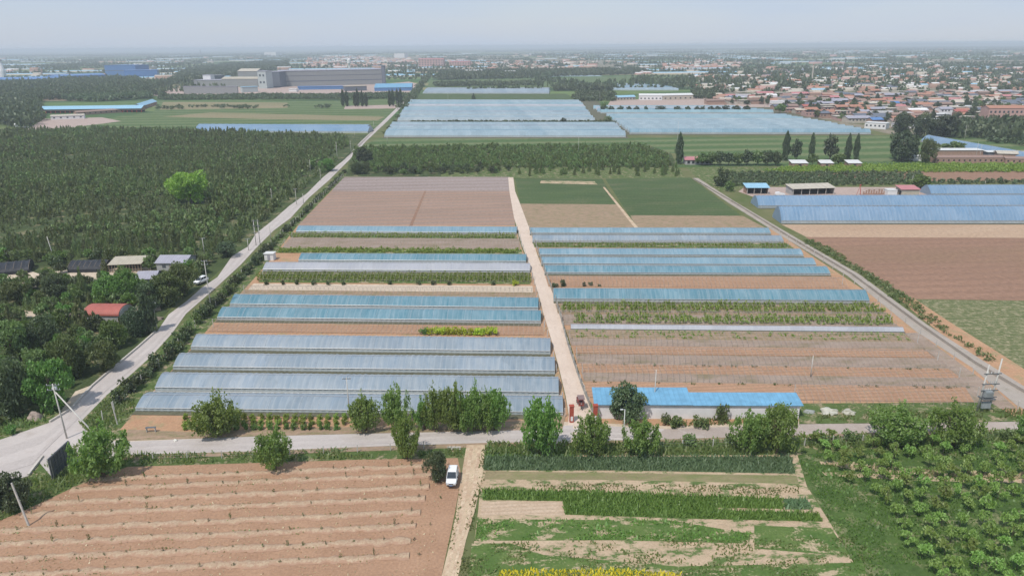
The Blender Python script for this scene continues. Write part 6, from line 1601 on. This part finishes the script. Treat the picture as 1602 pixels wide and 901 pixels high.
for tops, zs, lab in ((t1, (.6, 1.2, 1.8), 'wire fence along the left edge of the tunnels'), (t2, (.5, .9, 1.4), 'wire fence above the ploughed field'), (t3, (.5, 1.0, 1.5), 'wire fence along the right half of the road')):
    b = MB()
    for z in zs: b.tube([(q.x, q.y, z) for q in tops], .012, 3, False)
    tag(b.build('wire_fence', M['steel_dark']), lab, 'fence')
# grey net fence along the right edge of the dirt path
M['net'] = plain('grey_fence_net', (.36, .36, .33), .8, .2)
b = MB()
for i in range(len(t4) - 1):
    q, w = t4[i], t4[i + 1]; n = 6
    for j in range(n):
        a0, a1 = q.lerp(w, j / n), q.lerp(w, (j + 1) / n)
        z0, z1 = 1.0 + .7 * random.random(), 1.0 + .7 * random.random()
        b.add([(a0.x + .05, a0.y, .02), (a1.x + .05, a1.y, .02), (a1.x + .12 * random.random(), a1.y, z1), (a0.x + .05, a0.y, z0)], [(0, 1, 2, 3)])
tag(b.build('net_fence', M['net']), 'sagging grey net strung between the posts right of the dirt path', 'fence')
# low parapet along the concrete lane
lp = [G(*q) for q in ((1085, 281), (1150, 319), (1240, 375), (1334, 431), (1440, 510), (1528, 571), (1632, 632))]
b = MB()
for i in range(len(lp) - 1):
    d = (lp[i + 1] - lp[i]).normalized(); n = Vector((-d.y, d.x, 0)) * .16; q = [lp[i] - n, lp[i + 1] - n, lp[i + 1] + n, lp[i] + n]
    b.add([(v.x, v.y, 0) for v in q] + [(v.x, v.y, .75) for v in q], [(0, 3, 2, 1), (4, 5, 6, 7), (0, 1, 5, 4), (1, 2, 6, 5), (2, 3, 7, 6), (3, 0, 4, 7)])
tag(b.build('parapet_wall', M['lane']), 'low concrete parapet along the left edge of the lane', 'wall')
# dark signboard seen from behind
a0, a1 = G(82, 752), G(113, 722)
d = a1 - a0; L = d.length; rz = math.atan2(d.y, d.x); root = empty('signboard', (a0.x, a0.y, 0), rz); tag(root, 'large dark signboard seen from behind at the road bend', 'signboard')
hb, ht = HT(a0, 750), HT(a0, 718)
M['sign_back'] = plain('dark_blue_grey_sign_back', (.11, .125, .155), .5, .4, .1)
b = MB(); b.box(0, L, -.04, .04, .35, ht); b.build('panel', M['sign_back'], root)
for i in range(8):
    x = i * L / 7; b = MB(); b.box(x - .04, x + .04, -.14, -.042, .3, ht); b.build('upright_rib', M['steel_dark'], root)
for z in (.35, ht * .36, ht * .68, ht - .1):
    b = MB(); b.box(0, L, -.2, -.142, z, z + .08); b.build('cross_rib', M['steel_dark'], root)
for x in (.15, L - .15):
    b = MB(); b.box(x - .08, x + .08, -.36, -.202, 0, ht * .95); b.build('post', M['steel_dark'], root)
# boulder, wrapped hay, rubble
def rock(px, by, wpx, hpx, mat, name, label, cat):
    p = G(px, by); w = WM(p, wpx) / 2; h = WM(p, hpx)
    bm = bmesh.new(); bmesh.ops.create_icosphere(bm, subdivisions=3, radius=1)
    for v in bm.verts:
        n = 1 + .28 * (vnoise(v.co.x * 2 + px, v.co.y * 2 + v.co.z * 1.7, 5) - .5) * 2
        v.co = Vector((v.co.x * w * n, v.co.y * w * .7 * n, max(-.25, v.co.z) * h * n))
    me = bpy.data.meshes.new(name); bm.to_mesh(me); bm.free(); me.materials.append(mat)
    return tag(link(name, me, None, (p.x, p.y, .1)), label, cat)
rock(57, 655, 22, 11, plain('pinkish_rock', (.40, .32, .27), .9, .1, 0, .35, 1.5), 'boulder', 'pinkish grey boulder on the verge left of the road bend', 'boulder')
rock(1296, 646, 28, 7, plain('pale_sheeting', (.50, .48, .40), .6, .3, 0, .2, 1.5), 'covered_heap', 'left one of two heaps covered with pale sheeting beside the blue roofed building', 'heap')
rock(1327, 647, 22, 7, plain('pale_sheeting_worn', (.46, .44, .36), .6, .3, 0, .2, 1.5), 'covered_heap', 'right one of two heaps covered with pale sheeting beside the blue roofed building', 'heap')
rock(1266, 646, 16, 5, plain('grey_rubble', (.36, .38, .35), .9, .1, 0, .4, 4), 'rubble_heap', 'grey rubble heap at the right end of the blue roofed building', 'heap')
rock(145, 440, 11, 3, plain('white_sheeting', (.75, .74, .72), .5, .3, 0, .1, 2), 'white_sheet_bundle', 'small white bundle of sheeting on the trodden yard', 'bundle')
rock(246, 500, 18, 5, plain('litter_heap', (.30, .24, .19), .9, .1, 0, .5, 3), 'rubble_heap', 'brown rubble heap at the junction beside the pole', 'heap')
rock(275, 690, 7, 3, plain('white_sack', (.72, .70, .64), .7, .2, 0, .1, 3), 'white_sack', 'small white sack at the edge of the crossroad below the soil yard', 'sack')
p = G(237, 676); root = empty('low_bench', (p.x, p.y, .4)); tag(root, 'low dark trestle on the soil yard before the frontmost tunnel', 'trestle')
b = MB(); b.box(-.9, .9, -.25, .25, .55, .62); b.build('top_board', M['steel_dark'], root)
for x in (-.75, .75):
    b = MB(); b.box(x - .04, x + .04, -.22, .22, -.3, .55); b.build('leg', M['post'], root)
a0, a1 = G(700, 703), G(721, 703)
b = MB(); d = a1 - a0; b.box(0, d.length, -.12, .12, 0, .55); o = b.build('culvert_wall', M['road_edge'], None, False, (a0.x, a0.y, 0)); o.rotation_euler = (0, 0, math.atan2(d.y, d.x)); tag(o, 'short pale culvert wall where the straw coloured track meets the road', 'wall')

# ------------------------------------------------------------------ vehicles
M['car_white'] = plain('white_car_paint', (.78, .78, .77), .25, .6, 0, .03)
M['car_glass'] = plain('dark_car_glass', (.03, .04, .05), .08, .7)
M['rubber'] = plain('black_rubber', (.03, .03, .03), .8, .2)
M['rim'] = plain('silver_wheel_rim', (.5, .5, .5), .3, .5, .7)
M['bumper'] = plain('dark_bumper_plastic', (.06, .06, .065), .5, .3)
M['lamp_glass'] = plain('clear_headlight_glass', (.6, .62, .64), .1, .7)
M['tail_red'] = plain('red_tail_light_glass', (.45, .03, .03), .2, .6)
def loft(secs):
    """rings of equal length -> closed body"""
    b = MB(); n = len(secs[0]); vs = [v for s in secs for v in s]
    fs = [(i * n + k, i * n + (k + 1) % n, (i + 1) * n + (k + 1) % n, (i + 1) * n + k) for i in range(len(secs) - 1) for k in range(n)]
    b.add(vs, fs + [tuple(range(n)), tuple(range((len(secs) - 1) * n, len(secs) * n))[::-1]])
    return b
def car(name, p, rz, label, L=4.5, W=1.82, H=1.65, hatch=.92):
    root = empty(name, (p.x, p.y, .45), rz); tag(root, label, 'car')
    w = W / 2
    def ring(x, zb, zt, ww): return [(x, -ww * .92, zb), (x, -ww, zb + .18), (x, -ww, zt - .15), (x, -ww * .9, zt), (x, ww * .9, zt), (x, ww, zt - .15), (x, ww, zb + .18), (x, ww * .92, zb)]
    bl = H * .58
    loft([ring(-L / 2, .42, bl - .12, w * .86), ring(-L / 2 + .18, .25, bl, w * .95), ring(-L * .2, .22, bl + .04, w), ring(L * .2, .22, bl, w), ring(L / 2 - .45, .24, bl - .12, w * .95), ring(L / 2 - .08, .3, bl - .28, w * .84), ring(L / 2, .42, bl - .36, w * .76)]).build('body', M['car_white'], root)
    def cab(x, z, ww): return [(x, -ww, z), (x, ww, z)]
    # cabin: roof skin above, glass below
    x0, x1, x2, x3 = -L * .46, -L * .36, L * .08, L * .27
    g = MB(); t = w * .76
    g.add([(x0, -w * .9, bl), (x0, w * .9, bl), (x3, w * .88, bl - .04), (x3, -w * .88, bl - .04), (x1, -t, H - .06), (x1, t, H - .06), (x2, t, H - .06), (x2, -t, H - .06)],
          [(0, 1, 2, 3), (4, 7, 6, 5), (0, 4, 5, 1), (1, 5, 6, 2), (2, 6, 7, 3), (3, 7, 4, 0)])
    g.build('window', M['car_glass'], root)
    r = MB(); r.add([(x1 - .06, -t - .03, H - .07), (x1 - .06, t + .03, H - .07), (x2 + .08, t + .03, H - .07), (x2 + .08, -t - .03, H - .07), (x1 + .1, -t + .08, H), (x1 + .1, t - .08, H), (x2 - .12, t - .08, H), (x2 - .12, -t + .08, H)],
                [(0, 1, 2, 3), (4, 7, 6, 5), (0, 4, 5, 1), (1, 5, 6, 2), (2, 6, 7, 3), (3, 7, 4, 0)]); r.build('roof', M['car_white'], root)
    pl = MB()
    for s in (-1, 1):
        for (xa, xb) in ((x0, x1), (x3, x2), (-.35, -.3)): pl.tube([(xa, s * w * .9, bl), (xb, s * (t + .015), H - .06)], .04, 4)
    pl.build('pillar', M['car_white'], root)
    for sx in (-1, 1):
        for sy in (-1, 1):
            tb = MB(); tb.tube([(sx * L * .3, sy * (w - .22), .34), (sx * L * .3, sy * (w + .01), .34)], .34, 16); ty = tb.build('wheel', M['rubber'], root)
            rb = MB(); rb.tube([(sx * L * .3, sy * (w + .011), .34), (sx * L * .3, sy * (w + .03), .34)], .21, 12); rb.build('rim', M['rim'], ty)
    for sy in (-1, 1):
        h = MB(); h.box(L / 2 - .16, L / 2 - .02, sy * w * .62 - .2, sy * w * .62 + .2, bl - .42, bl - .26); h.build('headlight', M['lamp_glass'], root)
        h = MB(); h.box(-L / 2 - .01, -L / 2 + .1, sy * w * .72 - .1, sy * w * .72 + .1, bl - .4, bl - .1); h.build('tail_light', M['tail_red'], root)
        h = MB(); h.box(x3 - .35, x3 - .15, sy * (w + .02) - .1, sy * (w + .02) + .1, bl + .02, bl + .18); h.build('side_mirror', M['bumper'], root)
    for x, s in ((L / 2 - .05, 1), (-L / 2 + .02, -1)):
        h = MB(); h.box(x - .08, x + .05, -w * .74, w * .74, .26, .46); h.build('bumper', M['bumper'], root)
    h = MB(); h.box(L / 2 - .03, L / 2 + .035, -w * .4, w * .4, bl - .42, bl - .3); h.build('grille', M['bumper'], root)
    h = MB(); h.box(L / 2 + .051, L / 2 + .06, -.22, .22, .30, .42); h.build('number_plate', M['roof_blue'], root)
    return root
car('parked_car', G(708, 754), R(-95), 'small white car parked beside the dark tree and the straw coloured track', 4.3, 1.72, 1.75)
car('parked_car', G(315, 444), R(248), 'white car on the left edge of the long road beside the green trees', 4.6, 1.85, 1.7)
# red cargo tricycle at the gate
p = G(908, 637); root = empty('cargo_tricycle', (p.x, p.y, .45), R(-92)); tag(root, 'dark red motor tricycle with a canopy entering through the gate pillars', 'tricycle')
M['trike_red'] = plain('dark_red_paint', (.28, .07, .06), .4, .4)
M['canopy'] = plain('grey_brown_canopy', (.25, .18, .17), .7, .2)
b = MB(); b.box(-1.6, .1, -.62, .62, .55, .62)
for q in ((-1.6, -1.55, -.62, .62), (.05, .1, -.62, .62), (-1.548, .048, -.62, -.57), (-1.548, .048, .57, .62)): b.box(*q, .622, 1.0)
b.build('cargo_bed', M['trike_red'], root)
b = MB(); b.box(.1, .75, -.3, .3, .45, .85); b.box(.75, 1.15, -.12, .12, .5, .7); b.build('engine_body', M['trike_red'], root)
b = MB(); b.box(.15, .6, -.28, .28, .855, .98); b.build('seat', M['rubber'], root)
b = MB(); b.tube([(1.35, 0, .3), (1.1, 0, 1.15)], .05, 6); b.tube([(1.1, -.4, 1.15), (1.1, .4, 1.15)], .03, 6); b.build('steering_fork', M['steel_dark'], root)
b = MB(); b.box(-.3, 1.5, -.62, .62, 1.95, 2.02); b.build('canopy', M['canopy'], root)
b = MB(); b.add([(1.3, -.55, .8), (1.3, .55, .8), (1.5, .55, 1.3), (1.5, -.55, 1.3)], [(0, 1, 2, 3)]); b.box(1.28, 1.34, -.55, .55, .5, 1.2); b.build('front_shield', M['trike_red'], root)
for x, y in ((-.25, -.58), (-.25, .58), (1.35, -.55), (1.35, .55)):
    b = MB(); b.tube([(x, y, .9), (x, y, 1.95)], .025, 5); b.build('canopy_post', M['steel_dark'], root)
for x, y in ((1.4, 0), (-1.1, -.6), (-1.1, .6)):
    b = MB(); b.tube([(x, y - .06, .3), (x, y + .06, .3)], .3, 14); wv_ = b.build('wheel', M['rubber'], root)
    b = MB(); b.tube([(x, y - .065, .3), (x, y + .065, .3)], .16, 10); b.build('rim', M['rim'], wv_)
b = MB(); b.box(1.34, 1.42, -.12, .12, .95, 1.12); b.build('headlight', M['lamp_glass'], root)
# small cars in the yards far away
p = G(1220, 306)
b = loft([[(x, -w, .3), (x, -w, z), (x, w, z), (x, w, .3)] for x, w, z in ((-2.1, .8, .9), (-1.9, .85, 1.4), (-.2, .8, 1.5), (.8, .85, 1.0), (2.1, .8, .8))])
tag(b.build('small_white_car', M['car_white'], None, False, (p.x, p.y, .1)), 'white car in the yard between the pale blue and the cream roofed sheds', 'car')
# ------------------------------------------------------------------ the far plain: woods, tree belts, far houses, haze
def belt(name, pts, step, h, w, label, n=34, tint=.35, size=.30, gen=None, noise=None):
    x, y = scatter(gpoly(pts), step, .45)
    if noise is not None:
        k = fnoise(x / noise[0], y / noise[0], 31) > noise[1]; x, y = x[k], y[k]
    if not x.size: return
    H = h * rng.uniform(.7, 1.2, x.size) * (.75 + .5 * fnoise(x / 40, y / 40, 17))
    return mass(name, x, y, H, w * rng.uniform(.8, 1.25, x.size), gen or (lambda: clumps(7, n, .55, .45, 1, .45)), 'far', label, 'woodland', size, np.clip(tint + rng.normal(0, .15, x.size), 0, 1))
belt('woodland', [(-60, 200), (0, 196), (40, 203), (70, 190), (62, 178), (66, 158), (250, 150), (262, 160), (250, 140), (210, 125), (100, 129), (60, 132), (0, 134), (-90, 135)], 7, 10, 4.6, 'dark mixed wood left of the long blue barn', 40, .3)
belt('woodland', [(100, 159), (150, 160), (240, 155), (226, 140), (190, 132), (120, 148)], 6, 8, 4.2, 'lighter green wood behind the long blue barn', 44, .85)
belt('tree_belt', [(248, 157), (310, 157), (530, 156), (630, 155), (640, 148), (530, 150), (300, 151), (250, 152)], 5, 4.5, 3.2, 'scrubby tree belt in front of the grey factory', 34, .5)
belt('tree_belt', [(246, 172), (520, 170), (520, 167), (246, 168)], 6, 3.5, 2.6, 'low bushes along the back of the green field', 34, .35, noise=(25, .45))
belt('woodland', [(262, 132), (300, 132), (420, 112), (452, 107), (450, 98), (360, 102), (290, 114)], 9, 11, 5.5, 'dark poplar wood behind the grey factory', 34, .15)
belt('woodland', [(686, 126), (1000, 117), (1000, 112), (860, 112), (690, 116)], 8, 10, 5, 'dark tree belt behind the strip fields', 34, .15)
belt('woodland', [(680, 137), (850, 134), (850, 130), (680, 132)], 7, 6, 4, 'low dark tree belt before the pale far tunnels', 34, .2)
belt('woodland', [(868, 143), (958, 143), (960, 138), (868, 138)], 6, 8, 4, 'upper dark hedge of the square grove', 34, .2)
belt('woodland', [(892, 159), (962, 159), (962, 150), (904, 148)], 6, 7, 4, 'square dark grove behind the far tunnels', 34, .2)
belt('woodland', [(990, 132), (1060, 140), (1075, 134), (1000, 124)], 9, 9, 5, 'dark trees right of the strip fields', 34, .25, noise=(30, .4))
belt('woodland', [(1086, 155), (1120, 155), (1120, 148), (1088, 147)], 6, 8, 4.5, 'dark grove left of the village', 34, .25)
belt('woodland', [(1470, 214), (1640, 228), (1680, 200), (1600, 194), (1500, 198), (1470, 206)], 6.5, 9, 4.4, 'dark wood below the pink building on the right', 40, .3)
belt('woodland', [(1530, 222), (1700, 240), (1700, 233), (1540, 217)], 6, 4, 3.5, 'low green scrub along the right edge of the dark wood', 34, .7)
belt('roadside_tree_belt', [(622, 172), (640, 152), (668, 118), (676, 112), (680, 112), (672, 122), (650, 156), (634, 172)], 7, 6, 3.4, 'dark trees along both sides of the far road', 34, .3, noise=(12, .42))
belt('hedge', [(598, 210), (606, 203), (624, 178), (632, 168), (640, 156), (646, 156), (628, 184), (608, 210)], 5, 2.6, 2.2, 'low hedge right of the far road', 34, .35, noise=(8, .45))
# bands of trees across the plain, seen through the air
X, Y, H, W, T = [], [], [], [], []
for k in range(480):
    yy = 1150 * (9.5 ** rng.uniform(0, 1)); xx = rng.uniform(-.80, .90) * yy
    q = PX((xx, yy, 0))
    if 1100 < q[0] < 1602 and q[1] > 104 and yy < 2300: pass
    if yy < 1500 and -430 < xx < 60: continue
    n = int(rng.uniform(8, 34) * (1 + yy / 3500)); sp = 5 + yy / 700
    ang = rng.normal(0, .12) if rng.random() < .8 else rng.normal(1.57, .2)
    t = (np.arange(n) - n / 2) * sp
    X.append(xx + t * math.cos(ang) + rng.normal(0, sp * .3, n)); Y.append(yy + t * math.sin(ang) + rng.normal(0, 6, n))
    H.append(rng.uniform(5, 12) * rng.uniform(.7, 1.2, n)); W.append((3.2 + yy / 1500) * rng.uniform(.8, 1.3, n)); T.append(np.full(n, rng.uniform(.05, .7)))
X, Y, H, W, T = map(np.concatenate, (X, Y, H, W, T))
ff = np.ones(X.size, bool)
mass('far_woodland', X[ff], Y[ff], H[ff], W[ff], lambda: clumps(5, 14, .5, .5, 1, .55), 'far', 'tree belts and groves scattered over the hazy plain', 'woodland', .5, T[ff])
tv = scatter(gpoly([(1105, 148), (1640, 146), (1640, 104), (1480, 100), (1300, 104), (1120, 116), (1060, 124)]), 24, .5)
mass('far_village_trees', tv[0], tv[1], rng.uniform(5, 10, tv[0].size), rng.uniform(3, 7, tv[0].size), lambda: clumps(6, 26, .5, .5, 1, .5), 'far', 'green trees among the far houses of the village', 'trees', .38, rng.uniform(0, .6, tv[0].size))
# villages too far to tell houses apart
V, Q, MI = [], [], []
FARM = [M['cream_wall'], M['pink_wall'], M['roof_orange'], M['roof_cream'], M['roof_white'], M['roof_slate'], M['roof_cyan'], M['brick_wall']]
def far_house(x, y, L, W_, h, wm, rm):
    b = len(V); V.extend([(x, y, 0), (x + L, y, 0), (x + L, y + W_, 0), (x, y + W_, 0), (x, y, h), (x + L, y, h), (x + L, y + W_, h), (x, y + W_, h), (x - .4, y + W_ / 2, h + 1.6), (x + L + .4, y + W_ / 2, h + 1.6)])
    for f, mi in (((0, 1, 5, 4), wm), ((1, 2, 6, 5), wm), ((2, 3, 7, 6), wm), ((3, 0, 4, 7), wm), ((4, 5, 9, 8), rm), ((6, 7, 8, 9), rm)): Q.append([b + i for i in f]); MI.append(mi)
def far_village(pts, step, dens, wt, hmax=4.5):
    x, y = scatter(gpoly(pts), step, .4)
    for i in range(x.size):
        if rng.random() < dens:
            far_house(x[i], y[i], rng.uniform(10, 24), rng.uniform(7, 12), rng.uniform(3, hmax) * (2 if rng.random() < .1 else 1), int(rng.choice([0, 1, 7])), int(rng.choice([2, 3, 4, 5, 6], p=wt)))
far_village([(1105, 148), (1640, 146), (1640, 112), (1480, 108), (1300, 109), (1120, 117), (1060, 124)], 26, .52, [.36, .28, .16, .16, .04])
far_village([(1030, 112), (1150, 108), (1160, 100), (1100, 97), (1030, 100)], 30, .6, [.5, .3, .15, .05, 0])
far_village([(470, 106), (640, 106), (655, 96), (560, 89), (480, 92)], 38, .42, [.4, .3, .2, .1, 0], 6)
far_village([(690, 110), (920, 110), (930, 98), (700, 96)], 42, .38, [.4, .35, .2, .05, 0], 5)
far_village([(930, 116), (1020, 118), (1010, 108), (930, 108)], 36, .35, [.2, .3, .4, .05, .05])
for k in range(420):
    yy = 1700 * (4.2 ** rng.uniform(0, 1)); xx = rng.uniform(-.7, .85) * yy
    if rng.random() < .4: far_house(xx, yy, rng.uniform(60, 260), rng.uniform(12, 40), 3.5, 0, 6)
    else: far_house(xx, yy, rng.uniform(12, 45), rng.uniform(8, 16), rng.uniform(3, 9), int(rng.choice([0, 1, 7])), int(rng.choice([2, 3, 4, 5])))
o = link('distant_houses', npmesh('distant_houses', np.array(V), np.array(Q), FARM, MI)); tag(o, 'far villages and sheds dotted over the hazy plain', 'houses', None, 'stuff')
# tower and low rise on the horizon, left
p = G(314, 86); root = empty('pylon_tower', (p.x, p.y, 0)); tag(root, 'dark tapering tower on the horizon left of the factory', 'tower'); hk = min(55, HT(p, 73.5))
b = MB(); b.tube([(0, 0, 0), (0, 0, hk * .5), (0, 0, hk)], [hk * .16, hk * .1, hk * .02], 6); b.build('shaft', M['roof_slate'], root)
def rise(name, xa, xb, y, h, label):
    b = MB(); n = 60; vs = []; fs = []
    for i in range(n + 1):
        t = i / n; x = xa + (xb - xa) * t; z = h * math.sin(math.pi * t) ** .7 * (.7 + .5 * fnoise(np.array([t * 9]), np.array([1.0]), 5)[0])
        vs += [(x, y - 900, -1), (x, y, z), (x, y + 900, -1)]
    for i in range(n):
        for j in range(2): fs.append((i * 3 + j, (i + 1) * 3 + j, (i + 1) * 3 + j + 1, i * 3 + j + 1))
    b.add(vs, fs); tag(b.build(name, M['wheat'], None, True), label, 'hills', None, 'structure')
rise('hills', 1500, 14000, 15000, 60, 'low hazy rise along the right horizon')
# the air
M['haze'] = bpy.data.materials.new('hazy_air'); M['haze'].use_nodes = True
t_ = M['haze'].node_tree; t_.nodes.clear(); o_ = t_.nodes.new('ShaderNodeOutputMaterial'); v_ = t_.nodes.new('ShaderNodeVolumePrincipled')
v_.inputs['Color'].default_value = (.86, .94, 1.0, 1); v_.inputs['Density'].default_value = HAZE_DENSITY; v_.inputs['Anisotropy'].default_value = 0
t_.links.new(v_.outputs[0], o_.inputs['Volume'])
b = MB(); b.box(-S_ - 50, S_ + 50, -460, 26060, -1.5, 70); tag(b.build('haze', M['haze']), 'thin pale haze lying over the whole plain', 'haze', None, 'stuff')
